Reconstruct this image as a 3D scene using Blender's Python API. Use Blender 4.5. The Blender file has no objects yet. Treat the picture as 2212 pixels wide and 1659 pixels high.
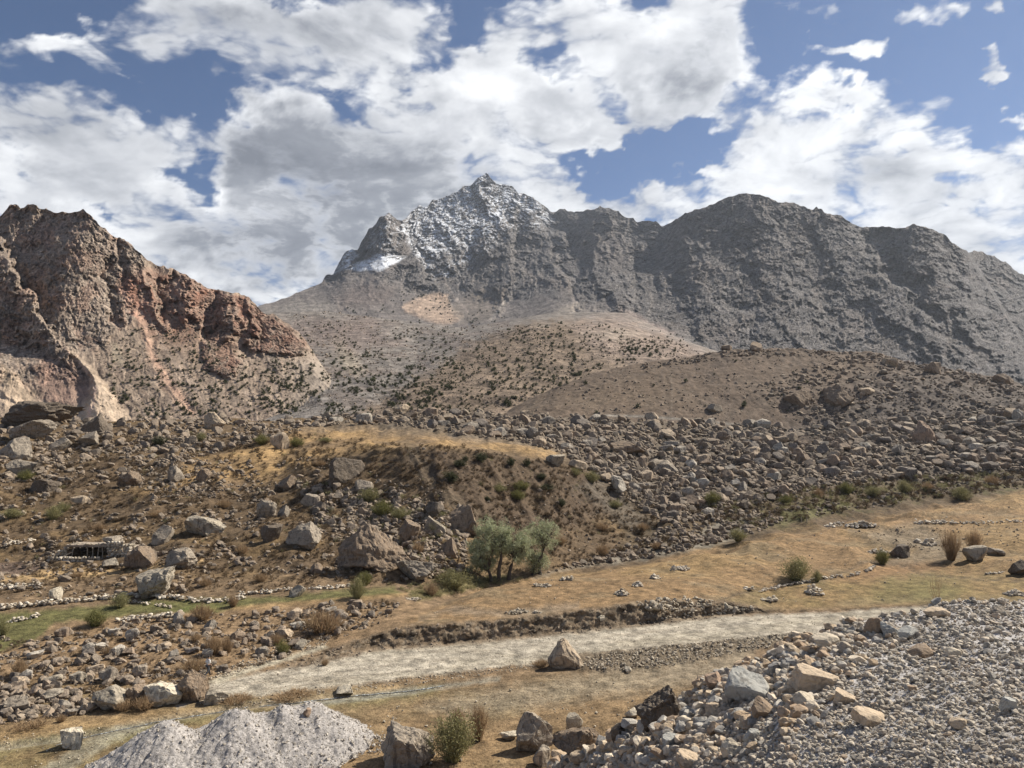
import bpy, math, random
import numpy as np
from mathutils import Vector, Matrix, Euler

sc = bpy.context.scene
R = math.radians

# ------------------------------------------------------------------ camera
PITCH = R(5.2)
cd = bpy.data.cameras.new("camera")
cam = bpy.data.objects.new("camera", cd)
sc.collection.objects.link(cam)
cd.sensor_width = 36.0
cd.lens = 36.0 * 1609.0 / 2212.0
cd.clip_start, cd.clip_end = 0.5, 40000.0
cam.rotation_euler = (R(90) + PITCH, 0, 0)
sc.camera = cam

# ------------------------------------------------------------------ sky, sun, exposure
SUN_AZ, SUN_EL = R(62), R(43)          # azimuth to the right of the view direction (+Y), elevation
sun_dir = Vector((math.sin(SUN_AZ) * math.cos(SUN_EL), math.cos(SUN_AZ) * math.cos(SUN_EL), math.sin(SUN_EL)))
sc.view_settings.view_transform = 'Standard'
sc.view_settings.look = 'None'
sc.view_settings.exposure = 0.7
sc.view_settings.gamma = 1.0
sc.view_settings.use_curve_mapping = False

world = bpy.data.worlds.new("World")
sc.world = world
world.use_nodes = True
wt = world.node_tree
wt.nodes.clear()


class NB:
    """tiny node builder"""
    def __init__(s, tree): s.t = tree
    def n(s, typ, **kw):
        nd = s.t.nodes.new(typ)
        for k, v in kw.items():
            if k.startswith('i_'):
                key = k[2:]
                nd.inputs[int(key) if key.isdigit() else key].default_value = v
            else:
                setattr(nd, k, v)
        return nd
    def l(s, a, b): s.t.links.new(a, b)
    def math(s, op, a, b=None, c=None, clamp=False):
        nd = s.t.nodes.new('ShaderNodeMath'); nd.operation = op; nd.use_clamp = clamp
        for i, v in enumerate((a, b, c)):
            if v is None: continue
            if isinstance(v, (int, float)): nd.inputs[i].default_value = v
            else: s.l(v, nd.inputs[i])
        return nd.outputs[0]
    def vmath(s, op, a, b=None, c=None):
        nd = s.t.nodes.new('ShaderNodeVectorMath'); nd.operation = op
        for i, v in enumerate((a, b, c)):
            if v is None: continue
            if isinstance(v, (tuple, list)): nd.inputs[i].default_value = v
            elif isinstance(v, (int, float)): nd.inputs[i].default_value = (v, v, v)
            else: s.l(v, nd.inputs[i])
        return nd
    def sstep(s, v, a, b, lo=0.0, hi=1.0):
        nd = s.t.nodes.new('ShaderNodeMapRange'); nd.interpolation_type = 'SMOOTHSTEP'
        s.l(v, nd.inputs[0])
        for i, q in zip((1, 2, 3, 4), (a, b, lo, hi)): nd.inputs[i].default_value = q
        return nd.outputs[0]
    def lin(s, v, a, b, lo=0.0, hi=1.0, clamp=True):
        nd = s.t.nodes.new('ShaderNodeMapRange'); nd.clamp = clamp
        s.l(v, nd.inputs[0])
        for i, q in zip((1, 2, 3, 4), (a, b, lo, hi)): nd.inputs[i].default_value = q
        return nd.outputs[0]
    def noise(s, vec, scale, detail=8, rough=0.55, dist=0.0, lac=2.0, dim='3D'):
        nd = s.t.nodes.new('ShaderNodeTexNoise'); nd.noise_dimensions = dim
        if vec is not None: s.l(vec, nd.inputs['Vector'])
        nd.inputs['Scale'].default_value = scale
        nd.inputs['Detail'].default_value = detail
        nd.inputs['Roughness'].default_value = rough
        nd.inputs['Distortion'].default_value = dist
        nd.inputs['Lacunarity'].default_value = lac
        return nd.outputs[0]
    def mix(s, f, a, b, typ='RGBA', blend='MIX'):
        nd = s.t.nodes.new('ShaderNodeMix'); nd.data_type = typ
        if typ == 'RGBA': nd.blend_type = blend; ia, ib = 6, 7; o = 2
        else: ia, ib = 2, 3; o = 0
        for i, v in ((0, f), (ia, a), (ib, b)):
            if isinstance(v, (int, float)) : nd.inputs[i].default_value = v
            elif isinstance(v, tuple): nd.inputs[i].default_value = (*v, 1.0) if len(v) == 3 else v
            else: s.l(v, nd.inputs[i])
        return nd.outputs[o]


def scr2dir(x, y):
    """direction (X/Y, Z/Y) of a point of the picture measured on a 2212 x 1659 print of it"""
    dx = (np.asarray(x, float) - 1106.0) / 1609.0
    dy = (829.5 - np.asarray(y, float)) / 1609.0
    Y = math.cos(PITCH) - dy * math.sin(PITCH)
    Z = math.sin(PITCH) + dy * math.cos(PITCH)
    return dx / Y, Z / Y


def dir2scr(u, w):
    """inverse of scr2dir"""
    # dy = (w cosp - sinp) / (cosp + w sinp)
    dy = (w * math.cos(PITCH) - math.sin(PITCH)) / (math.cos(PITCH) + w * math.sin(PITCH))
    Y = math.cos(PITCH) - dy * math.sin(PITCH)
    return 1106.0 + u * Y * 1609.0, 829.5 - dy * 1609.0


#CLOUDS# (x, y, rx, ry, strength): the cloud banks of that day, in the print's units, turned into directions of the sky
BLOBS = [(600,665,130,50,1.2),(560,690,150,50,1.0),(690,640,70,40,1.0),
    (150,100,150,70,1.0),(320,85,170,85,1.0),(520,120,160,85,1.1),(690,105,120,70,1.0),(640,20,140,50,.9),(420,20,150,45,.9),
    (720,60,60,50,.8),(860,60,70,60,.8),(60,75,60,35,.7),
    (30,200,110,70,1.1),(120,250,130,70,1.05),(60,320,150,90,1.1),(200,330,120,90,1.0),(300,320,110,90,.95),(230,400,120,70,.95),
    (90,430,140,60,.95),(390,210,70,25,.55),(330,240,45,45,.45),
    (560,300,140,110,1.25),(700,330,200,150,1.3),(880,300,170,110,1.2),(620,430,190,120,1.3),(820,440,200,120,1.25),(480,500,160,90,1.2),
    (1040,300,150,110,1.2),(1130,360,120,110,1.2),(640,560,260,60,1.15),(430,560,120,80,1.05),(330,500,90,60,.85),(880,180,120,60,.95),(990,220,110,60,1.0),
    (1000,90,90,55,.85),(1090,130,70,60,.85),(960,140,90,60,.85),(1120,30,60,40,.5),
    (1250,60,150,80,1.05),(1420,60,170,90,1.15),(1560,50,120,80,1.1),(1450,160,190,90,1.15),(1580,130,100,90,1.05),(1500,220,130,50,.95),(1330,270,60,30,.7),(1230,250,60,45,.8),
    (1180,200,110,50,.95),(1100,180,120,50,.9),(1240,380,50,60,.6),
    (1380,270,100,30,.75),(1560,230,60,30,.6),
    (1330,430,70,45,1.2),(1440,425,75,50,1.2),(1250,445,60,35,1.0),(1530,425,60,40,1.0),
    (1740,190,70,35,.95),(1700,240,50,45,.9),(1850,260,75,50,1.05),(1700,300,90,60,1.1),(1640,350,90,60,1.05),(1760,360,110,70,1.15),(1920,370,110,80,1.2),
    (1980,420,130,70,1.2),(1640,400,100,40,1.05),(1800,430,120,60,1.15),(2070,470,120,60,1.1),(2180,500,90,50,1.1),(2160,380,80,45,.9),(2100,560,160,40,1.1),
    (2160,430,60,40,.8),(2190,290,50,24,.95),(1990,240,60,45,1.05),(1900,105,60,30,1.0),(1870,130,40,24,.8),(2050,60,60,34,.95),(2175,155,34,22,1.0),(2200,30,30,34,1.0),(2130,290,50,18,.7),(1830,110,40,20,.7),
    (1455,358,44,24,1.0),(1960,320,70,25,.8),(1780,110,70,28,.8),(1810,10,90,24,.8),(250,190,50,25,.5),(420,110,60,40,.4),
    (560,640,110,40,1.0),(430,600,90,50,.95),(330,560,60,40,.8),(640,600,100,50,1.1),(1350,480,100,30,1.0),(1560,470,300,40,1.1),(1900,520,200,40,1.1),(-120,250,140,200,1.0),(-120,60,140,90,.8),(2330,520,150,80,1.0),(2300,400,100,60,.7),
]
HOLES = [(1130,20,50,40,.4),(1660,310,30,40,.3),(1845,200,60,20,.5),(2080,300,120,60,.5),(1700,130,70,80,.7),(2110,400,40,40,.4),(1640,215,40,50,.45),(1870,330,30,20,.3),(1050,250,30,20,.25),(140,150,90,20,.4),(330,215,90,18,.3),(20,450,40,15,.3),(220,480,60,15,.3),(1310,130,20,60,.3),(560,230,60,20,.3),(60,140,120,35,.5),(250,205,110,50,.8),(480,215,100,35,.65),(380,400,55,35,.8),(1020,70,55,30,.9),(760,195,110,25,.6),(900,130,40,40,.5),
    (1215,165,70,25,.75),(1370,340,110,60,.9),(50,360,50,25,.5),(5,10,50,60,.8),(200,15,90,25,.5),(1300,320,70,40,.6),(600,5,80,14,.6),(1960,210,60,50,.4),(1520,330,90,45,.8),(1300,210,60,22,.4)]
GREYS = [(700,560,180,70,.5),(520,420,60,80,.4),(760,400,290,140,1.0),(600,330,130,70,.7),(330,110,230,60,.65),(640,90,160,45,.45),(640,520,240,90,.95),(860,470,200,110,1.0),(1500,140,150,70,.55),(1460,200,110,50,.5),
    (230,340,150,70,.2),(60,250,110,50,.15),(470,590,160,50,.45),(1810,400,120,60,.45),(180,420,170,50,.25),(1180,250,80,40,.3)]


def sky_coords(b, vec):
    """direction -> coordinates on a cloud layer, plus the components of the direction"""
    sep = b.n('ShaderNodeSeparateXYZ'); b.l(vec, sep.inputs[0])
    dx, dy, dz = sep.outputs
    zs = b.math('ADD', b.math('MAXIMUM', dz, 0.0), 0.42)
    lay = b.n('ShaderNodeCombineXYZ')
    b.l(b.math('DIVIDE', dx, zs), lay.inputs[0]); b.l(b.math('DIVIDE', dy, zs), lay.inputs[1]); b.l(b.math('MULTIPLY', dz, 1.6), lay.inputs[2])
    return lay.outputs[0], dx, dy, dz


def cloud_ramp(b, shade):
    ramp = b.n('ShaderNodeValToRGB')
    el = ramp.color_ramp.elements
    el[0].position = 0.2; el[0].color = (.115, .125, .148, 1)
    el[1].position = 1.0; el[1].color = (.665, .672, .682, 1)
    e = el.new(.45); e.color = (.20, .212, .238, 1)
    e = el.new(.72); e.color = (.42, .43, .452, 1)
    b.l(shade, ramp.inputs[0])
    return ramp.outputs[0]


def build_world():
    b = NB(wt)
    tc = b.n('ShaderNodeTexCoord')
    lay, dx, dy, dz = sky_coords(b, tc.outputs['Generated'])
    sky = b.n('ShaderNodeTexSky', sky_type='NISHITA')
    sky.sun_disc = False
    sky.sun_elevation = SUN_EL
    sky.sun_rotation = SUN_AZ
    sky.altitude = 2800.0
    sky.air_density = 1.0
    sky.dust_density = 0.6
    sky.ozone_density = 2.0
    skyc = b.vmath('MULTIPLY', sky.outputs[0], (SKY_S * .60, SKY_S * .85, SKY_S * 1.08)).outputs[0]
    wide = b.noise(lay, 1.6, 5, .55)
    dist = b.math('MAXIMUM', b.math('ABSOLUTE', b.math('DIVIDE', dx, b.math('MAXIMUM', dy, .05))), b.math('DIVIDE', dz, b.math('MAXIMUM', dy, .05)))
    side = b.sstep(dist, .72, .9)                # the mapped banks (object "sky") end here
    alpha = b.math('MULTIPLY', b.sstep(wide, .50, .64), side)
    shade = b.lin(wide, .42, .75, .95, .55)
    col = b.mix(alpha, skyc, cloud_ramp(b, shade))
    bg = b.n('ShaderNodeBackground'); bg.inputs['Strength'].default_value = 1.0
    b.l(col, bg.inputs['Color'])
    out = b.n('ShaderNodeOutputWorld'); b.l(bg.outputs[0], out.inputs['Surface'])


SKY_S = 0.05
build_world()
world.cycles.sampling_method = 'MANUAL'
world.cycles.sample_map_resolution = 512

sl = bpy.data.lights.new("sun", 'SUN')
sl.energy = 5.0
sl.angle = R(0.53)
sl.color = (1.0, .935, .82)
so = bpy.data.objects.new("sun", sl)
sc.collection.objects.link(so)
so.rotation_euler = sun_dir.to_track_quat('Z', 'Y').to_euler()
sc.cycles.max_bounces = 4
sc.cycles.diffuse_bounces = 2
sc.cycles.volume_bounces = 0
sc.cycles.use_denoising = True
sc.cycles.denoising_prefilter = 'ACCURATE'

# ------------------------------------------------------------------ numpy noise
_rs = np.random.RandomState(7)
PERM = np.tile(_rs.permutation(256), 3).astype(np.int32)
GA = _rs.rand(256).astype(np.float32) * 2 * np.pi
GX, GY = np.cos(GA), np.sin(GA)


def gn(x, y, seed=0):
    """gradient noise, about -1..1"""
    x = np.asarray(x, np.float32) + seed * 17.31; y = np.asarray(y, np.float32) - seed * 9.77
    xi = np.floor(x); yi = np.floor(y)
    xf = x - xi; yf = y - yi
    xi = xi.astype(np.int32) & 255; yi = yi.astype(np.int32) & 255
    u = xf * xf * xf * (xf * (xf * 6 - 15) + 10); v = yf * yf * yf * (yf * (yf * 6 - 15) + 10)
    def g(ix, iy, fx, fy):
        h = PERM[PERM[ix & 255] + (iy & 255)]
        return GX[h] * fx + GY[h] * fy
    a = g(xi, yi, xf, yf); b_ = g(xi + 1, yi, xf - 1, yf); c = g(xi, yi + 1, xf, yf - 1); d = g(xi + 1, yi + 1, xf - 1, yf - 1)
    return (a + u * (b_ - a) + v * ((c + u * (d - c)) - (a + u * (b_ - a)))) * 1.5


def fbm(x, y, octv=5, seed=0, rough=.5, lac=2.03):
    s = 0; a = 1.0
    for k in range(octv):
        s = s + a * gn(x, y, seed + k * 3); x = x * lac; y = y * lac; a *= rough
    return s


def ridged(x, y, octv=6, seed=0, rough=.5, lac=2.07):
    s = 0; a = 1.0; w = 1.0
    for k in range(octv):
        r = 1 - np.abs(gn(x, y, seed + k * 3)) * 1.6
        r = np.clip(r, 0, 1) ** 2
        s = s + a * r * w
        w = np.clip(r * 1.6, .15, 1)
        x = x * lac; y = y * lac; a *= rough
    return s


def facet(x, y, seed=0):
    """every Voronoi cell is a plane tilted its own way: crags, returns (plane height, distance to cell border)"""
    x = np.asarray(x, np.float32); y = np.asarray(y, np.float32)
    xi = np.floor(x).astype(np.int32); yi = np.floor(y).astype(np.int32)
    best = np.full(x.shape, 9., np.float32); sec = best.copy(); hv = np.zeros(x.shape, np.float32)
    for j in (-1, 0, 1):
        for i in (-1, 0, 1):
            cx = xi + i; cy = yi + j
            h = PERM[PERM[(cx + seed * 31) & 255] + (cy & 255)]
            h2 = PERM[h + 57]; h3 = PERM[h + 131]; h4 = PERM[h2 + 91]
            px = cx + h / 255.; py = cy + h2 / 255.
            dx = x - px; dy = y - py
            d = dx * dx + dy * dy
            pl = dx * (h3 / 127.5 - 1) + dy * (h4 / 127.5 - 1) + (PERM[h4 + 11] / 255. - .5) * .7
            m = d < best
            sec = np.where(m, best, np.minimum(sec, d))
            hv = np.where(m, pl, hv); best = np.where(m, d, best)
    return hv, np.sqrt(sec) - np.sqrt(best)


def inpoly(x, y, poly):
    inside = np.zeros(np.shape(x), bool)
    n = len(poly)
    for i in range(n):
        x0, y0 = poly[i]; x1, y1 = poly[(i + 1) % n]
        if y0 == y1: continue
        c = (y0 > y) != (y1 > y)
        inside ^= c & (x < (x1 - x0) * (y - y0) / (y1 - y0) + x0)
    return inside


def polydist(x, y, line):
    best = np.full(np.shape(x), 1e9)
    for (x0, y0), (x1, y1) in zip(line[:-1], line[1:]):
        dx, dy = x1 - x0, y1 - y0
        t = np.clip(((x - x0) * dx + (y - y0) * dy) / (dx * dx + dy * dy), 0, 1)
        best = np.minimum(best, np.hypot(x - x0 - t * dx, y - y0 - t * dy))
    return best


def sm(v, a, b):
    t = np.clip((v - a) / (b - a), 0, 1)
    return t * t * (3 - 2 * t)


def gauss(x, y, cx, cy, rx, ry): return np.exp(-(((x - cx) / rx) ** 2 + ((y - cy) / ry) ** 2))


def new_mat(name):
    m = bpy.data.materials.new(name); m.use_nodes = True
    m.node_tree.nodes.clear()
    return m, NB(m.node_tree)


def mesh_np(name, verts, faces, mat=None, smooth=True, attrs=None, link=True):
    """verts (n,3), faces (m,3|4) -> object"""
    me = bpy.data.meshes.new(name)
    verts = np.ascontiguousarray(verts, np.float32); faces = np.ascontiguousarray(faces, np.int32)
    k = faces.shape[1]
    me.vertices.add(len(verts)); me.vertices.foreach_set('co', verts.ravel())
    me.loops.add(faces.size); me.loops.foreach_set('vertex_index', faces.ravel())
    me.polygons.add(len(faces)); me.polygons.foreach_set('loop_start', np.arange(0, faces.size, k, dtype=np.int32))
    try: me.polygons.foreach_set('loop_total', np.full(len(faces), k, np.int32))
    except Exception: pass
    me.polygons.foreach_set('use_smooth', np.full(len(faces), smooth, bool))
    me.update(calc_edges=True)
    for an, (typ, arr) in (attrs or {}).items():
        at = me.attributes.new(an, typ, 'POINT')
        arr = np.ascontiguousarray(arr, np.float32)
        if typ == 'FLOAT_COLOR':
            if arr.shape[1] == 3: arr = np.concatenate([arr, np.ones((len(arr), 1), np.float32)], 1)
            at.data.foreach_set('color', np.ascontiguousarray(arr).ravel())
        elif typ == 'FLOAT_VECTOR': at.data.foreach_set('vector', arr.ravel())
        else: at.data.foreach_set('value', arr.ravel())
    if mat: me.materials.append(mat)
    o = bpy.data.objects.new(name, me)
    if link: sc.collection.objects.link(o)
    return o


def grid_faces(nr, nc):
    i = np.arange(nr * nc).reshape(nr, nc)
    return np.stack([i[:-1, :-1], i[:-1, 1:], i[1:, 1:], i[1:, :-1]], -1).reshape(-1, 4)


def build_sky():
    nu, nw = 460, 230
    u, w = np.meshgrid(np.linspace(-.93, .93, nu), np.linspace(.02, .93, nw))
    d = np.stack([u, np.ones_like(u), w], -1); d /= np.linalg.norm(d, axis=-1, keepdims=True)
    zs = d[..., 2] + .42
    lx, ly = d[..., 0] / zs, d[..., 1] / zs
    wx = fbm(lx * 4.3, ly * 4.3, 6, 3, .62) * .050 + fbm(lx * 11, ly * 11, 5, 9, .65) * .022
    wy = fbm(lx * 4.3, ly * 4.3, 6, 23, .62) * .040 + fbm(lx * 11, ly * 11, 5, 29, .65) * .020
    X, Y = dir2scr(u + wx, w + wy)
    def field(bl, k):
        t = np.zeros_like(X)
        for (x, y, rx, ry, st) in bl:
            l = np.hypot((X - x) / (rx * k), (Y - y) / (ry * k))
            t += st * (1 - sm(l, .1, 1.0))
        return t
    cover = np.tanh(field(BLOBS, 1.8) * 1.0) * 1.42 - np.minimum(field(HOLES, 1.7), 1.1) * .92
    grey = np.minimum(field(GREYS, 1.6), 1.0)
    edge = sm(np.maximum(np.abs(u), w), .78, .92)
    m, b = new_mat('cloudy_sky')
    g = b.n('ShaderNodeNewGeometry')
    dirn = b.vmath('NORMALIZE', g.outputs['Position']).outputs[0]
    lay, dx, dy, dz = sky_coords(b, dirn)
    ac = b.n('ShaderNodeAttribute', attribute_name='cover').outputs['Fac']
    ag = b.n('ShaderNodeAttribute', attribute_name='grey').outputs['Fac']
    ae = b.n('ShaderNodeAttribute', attribute_name='rim').outputs['Fac']
    n0 = b.noise(lay, 4.6, 10, .62, .3)
    n0s = b.noise(lay, 4.6, 5, .55, .3)
    n1 = b.noise(b.vmath('ADD', lay, (.026, .009, .040)).outputs[0], 4.6, 5, .55, .3)
    wn = b.t.nodes.new('ShaderNodeTexNoise'); b.l(lay, wn.inputs['Vector'])
    wn.inputs['Scale'].default_value = 6; wn.inputs['Detail'].default_value = 4
    wv = b.vmath('SUBTRACT', wn.outputs['Color'], (.5, .5, .5)).outputs[0]
    puff = b.t.nodes.new('ShaderNodeTexVoronoi'); puff.feature = 'F1'
    b.l(b.vmath('MULTIPLY_ADD', wv, (.4, .4, .4), lay).outputs[0], puff.inputs['Vector']); puff.inputs['Scale'].default_value = 9.0
    puff.inputs['Detail'].default_value = 2.0; puff.inputs['Roughness'].default_value = .5
    pf = b.math('SUBTRACT', .42, puff.outputs['Distance'])
    d_ = b.math('ADD', ac, b.math('ADD', b.math('MULTIPLY', b.math('SUBTRACT', n0, .5), 3.2), b.math('MULTIPLY', pf, .85)))
    alpha = b.math('MULTIPLY', b.sstep(d_, .12, .92), b.math('SUBTRACT', 1.0, ae))
    rel = b.math('ADD', b.math('MULTIPLY', b.math('SUBTRACT', n0s, n1), 1.35), b.math('MULTIPLY', pf, .30))
    soft = b.lin(b.noise(lay, 2.2, 4, .5), .3, .7, -.12, .12)
    shade = b.math('ADD', b.math('ADD', .985, rel), soft)
    shade = b.math('SUBTRACT', shade, b.math('MULTIPLY', b.sstep(d_, .6, 1.8), .13))
    shade = b.math('SUBTRACT', shade, b.math('MULTIPLY', b.math('MULTIPLY', ag, b.sstep(d_, .5, 1.3)), .46))
    shade = b.math('MINIMUM', b.math('MAXIMUM', shade, .22), 1.0)
    em = b.n('ShaderNodeEmission'); b.l(cloud_ramp(b, shade), em.inputs[0])
    tr = b.n('ShaderNodeBsdfTransparent')
    ms = b.n('ShaderNodeMixShader'); b.l(b.math('MULTIPLY', alpha, .97), ms.inputs[0]); b.l(tr.outputs[0], ms.inputs[1]); b.l(em.outputs[0], ms.inputs[2])
    o_ = b.n('ShaderNodeOutputMaterial'); b.l(ms.outputs[0], o_.inputs[0])
    m.cycles.emission_sampling = 'NONE'
    ob = mesh_np('sky', d.reshape(-1, 3) * 16000, grid_faces(nw, nu), m, True,
                 {'cover': ('FLOAT', cover.ravel()), 'grey': ('FLOAT', grey.ravel()), 'rim': ('FLOAT', edge.ravel())})
    ob['kind'] = 'structure'


build_sky()

# ------------------------------------------------------------------ terrain layers
class Layer:
    """a sheet of ground given by the lines one can follow across it (near to far); columns keep X/Y constant"""
    def __init__(s, x0, x1, nc, feats, rows, smooth=0):
        s.u = np.linspace((x0 - 1106) / 1609., (x1 - 1106) / 1609., nc)
        D, Z = [], []
        for kind, pts in feats:
            pts = np.array(pts, float)
            xs = np.arange(pts[0, 0] - 400, pts[-1, 0] + 401, 4.0)
            ys = np.interp(xs, pts[:, 0], pts[:, 1]); vs = np.interp(xs, pts[:, 0], pts[:, 2])
            uu, ww = scr2dir(xs, ys)
            if kind == 'z': dd = vs / ww
            elif kind == 'd': dd = vs
            elif kind == 'dd': dd = vs + np.interp(uu, s.u, D[-1])
            zz = ww * dd if kind != 'abs' else None
            if kind == 'abs': dd = vs; zz = ys
            D.append(np.interp(s.u, uu, dd)); Z.append(np.interp(s.u, uu, zz))
        D, Z = np.array(D), np.array(Z)
        dr, zr, t = [], [], []
        for k in range(len(feats) - 1):
            n = rows[k]
            f = np.arange(n)[:, None] / n
            dr.append(D[k] * (1 - f) + D[k + 1] * f); zr.append(Z[k] * (1 - f) + Z[k + 1] * f)
        dr.append(D[-1:]); zr.append(Z[-1:])
        s.d = np.concatenate(dr); s.z = np.concatenate(zr)
        for _ in range(smooth):
            for a in (s.d, s.z):
                a[1:-1] = .25 * a[:-2] + .5 * a[1:-1] + .25 * a[2:]
                a[:, 1:-1] = .25 * a[:, :-2] + .5 * a[:, 1:-1] + .25 * a[:, 2:]
        s.U = np.broadcast_to(s.u, s.d.shape)
    def scr(s): return dir2scr(s.U, s.z / s.d)
    def xy(s): return s.U * s.d, s.d
    def depth_by_height(s, ctrl, top_rows, blur):
        """depth follows the height on the face, not the teeth of the skyline"""
        Dk, Wk = [], []
        for pts in ctrl:
            pts = np.array(pts, float); xs = np.arange(pts[0, 0] - 300, pts[-1, 0] + 301, 3.0)
            ys = np.interp(xs, pts[:, 0], pts[:, 1]); dd = np.interp(xs, pts[:, 0], pts[:, 2])
            k = np.exp(-np.linspace(-2.5, 2.5, 2 * blur + 1) ** 2); k /= k.sum()
            ys = np.convolve(np.pad(ys, blur, 'edge'), k, 'valid'); dd = np.convolve(np.pad(dd, blur, 'edge'), k, 'valid')
            uu, ww = scr2dir(xs, ys); Dk.append(np.interp(s.u, uu, dd)); Wk.append(np.interp(s.u, uu, ww))
        Dk, Wk = np.array(Dk), np.array(Wk)
        W = s.z / s.d; nr = len(W) - top_rows
        for j in range(len(s.u)):
            wk, dk = Wk[:, j], Dk[:, j]
            sl_ = (dk[-1] - dk[-2]) / max(wk[-1] - wk[-2], 1e-3)
            dn = np.interp(W[:nr, j], wk, dk) + np.maximum(W[:nr, j] - wk[-1], 0) * min(sl_, 9000.)
            off = dn[-1] - s.d[nr - 1, j]
            s.d[:nr, j] = dn; s.z[:nr, j] = dn * W[:nr, j]
            s.d[nr:, j] += off; s.z[nr:, j] *= dn[-1] / max(dn[-1] - off, 1.)
    def push(s, a):
        """move towards (-) or away from (+) the valley floor viewpoint's side of the slope by a metres"""
        f = 1 + a / s.d
        s.d = s.d * f; s.z = s.z * f
    def build(s, name, mat, col, smooth=True, extra=None):
        v = np.stack([s.U * s.d, s.d, s.z], -1).reshape(-1, 3)
        at = {'tint': ('FLOAT_COLOR', col.reshape(-1, 3))}
        at.update(extra or {})
        o = mesh_np(name, v, grid_faces(*s.d.shape), mat, smooth, at)
        o['kind'] = 'structure'
        s.obj = o
        return o
    def hit(s, x, y):
        """points of the print -> points on the sheet (first surface met)"""
        u, w = scr2dir(x, y)
        u = np.atleast_1d(u); w = np.atleast_1d(w)
        ci = (u - s.u[0]) / (s.u[1] - s.u[0])
        ok = (ci >= 0) & (ci < len(s.u) - 1.001)
        ci = np.clip(ci, 0, len(s.u) - 1.002)
        c0 = ci.astype(int); f = ci - c0
        W = s.z / s.d
        out = np.zeros((len(u), 3))
        for i0 in range(0, len(u), 4000):
            sl_ = slice(i0, i0 + 4000); a = c0[sl_]; ff = f[sl_][None, :]
            Wc = W[:, a] * (1 - ff) + W[:, a + 1] * ff
            ge = Wc >= w[sl_][None, :]
            k = np.argmax(ge, 0); good = ge.any(0) & (k > 0)
            k = np.maximum(k, 1); j = np.arange(len(a))
            t = (w[sl_] - Wc[k - 1, j]) / np.maximum(Wc[k, j] - Wc[k - 1, j], 1e-9)
            dc = (s.d[k - 1, a] * (1 - t) + s.d[k, a] * t) * (1 - ff[0]) + (s.d[k - 1, a + 1] * (1 - t) + s.d[k, a + 1] * t) * ff[0]
            ok[sl_] &= good
            out[sl_] = np.stack([u[sl_] * dc, dc, w[sl_] * dc], -1)
        return out, ok


def mixc(c, m, new):
    m = np.asarray(m)[..., None]
    return c * (1 - m) + np.array(new, np.float32) * m


def zone(X, Y, poly, soft=6, jit=0, sd=0):
    """0..1 mask of a patch of ground with a ragged soft edge"""
    if jit:
        X = X + fbm(X / 30, Y / 18, 4, sd + 5, .6) * jit; Y = Y + fbm(X / 30, Y / 18, 4, sd + 55, .6) * jit * .6
    ins = inpoly(X, Y, poly)
    dist = polydist(X, Y, poly + [poly[0]])
    return np.clip(.5 + np.where(ins, dist, -dist) / (2. * soft), 0, 1)


def terrain_mat(name, scale, bump, detail=8, contrast=.45, rough=.95, speck=0.0, sscale=1.0, snow=False):
    """tint attribute times world-space grain, with relief finer than the mesh"""
    m, b = new_mat(name)
    g = b.n('ShaderNodeNewGeometry').outputs['Position']
    a = b.n('ShaderNodeAttribute', attribute_name='tint').outputs['Color']
    n1 = b.noise(g, scale, detail, .62)
    n2 = b.noise(g, scale * 9, 6, .6)
    f = b.math('ADD', b.lin(n1, .3, .7, 1 - contrast, 1 + contrast, False), b.lin(n2, .3, .7, -contrast * .5, contrast * .5, False))
    f = b.math('MAXIMUM', f, .25)
    col = b.vmath('MULTIPLY', a, None)
    cx = b.n('ShaderNodeCombineXYZ'); [b.l(f, cx.inputs[i]) for i in range(3)]
    b.l(cx.outputs[0], col.inputs[1]); col = col.outputs[0]
    h = b.math('ADD', n1, b.math('MULTIPLY', n2, .25))
    if scale < .2:                                     # crevice lines finer than the mesh
        cr_ = b.math('ABSOLUTE', b.math('SUBTRACT', b.noise(g, scale * 2.2, 8, .65, .6), .5))
        cl = b.sstep(cr_, 0.0, .045)
        cl = b.math('SUBTRACT', 1.0, b.math('MULTIPLY', b.math('SUBTRACT', 1.0, cl), b.n('ShaderNodeAttribute', attribute_name='crag').outputs['Fac']))
        f2 = b.lin(cl, 0, 1, .62, 1.0); c4 = b.n('ShaderNodeCombineXYZ'); [b.l(f2, c4.inputs[i]) for i in range(3)]
        col = b.vmath('MULTIPLY', col, c4.outputs[0]).outputs[0]
        h = b.math('ADD', h, b.math('MULTIPLY', cl, .25))
    if speck:
        v = b.n('ShaderNodeTexVoronoi'); b.l(g, v.inputs['Vector']); v.inputs['Scale'].default_value = sscale
        v.inputs['Detail'].default_value = 2.0
        cr = b.vmath('MULTIPLY', v.outputs['Color'], (1, 1, 1)).outputs[0]
        sp = b.n('ShaderNodeSeparateXYZ'); b.l(cr, sp.inputs[0])
        tone = b.lin(sp.outputs[0], 0, 1, 1 - speck, 1 + speck)
        c2 = b.n('ShaderNodeCombineXYZ'); [b.l(tone, c2.inputs[i]) for i in range(3)]
        col = b.vmath('MULTIPLY', col, c2.outputs[0]).outputs[0]
        h = b.math('ADD', h, b.math('MULTIPLY', b.math('SUBTRACT', .6, v.outputs['Distance']), .5 * speck))
    bp = b.n('ShaderNodeBump'); bp.inputs['Strength'].default_value = 1.0; bp.inputs['Distance'].default_value = bump
    b.l(h, bp.inputs['Height'])
    p = b.n('ShaderNodeBsdfPrincipled'); p.inputs['Roughness'].default_value = rough
    p.inputs['Specular IOR Level'].default_value = .15
    b.l(col, p.inputs['Base Color']); b.l(bp.outputs[0], p.inputs['Normal'])
    o = b.n('ShaderNodeOutputMaterial'); b.l(p.outputs[0], o.inputs[0])
    return m


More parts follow.
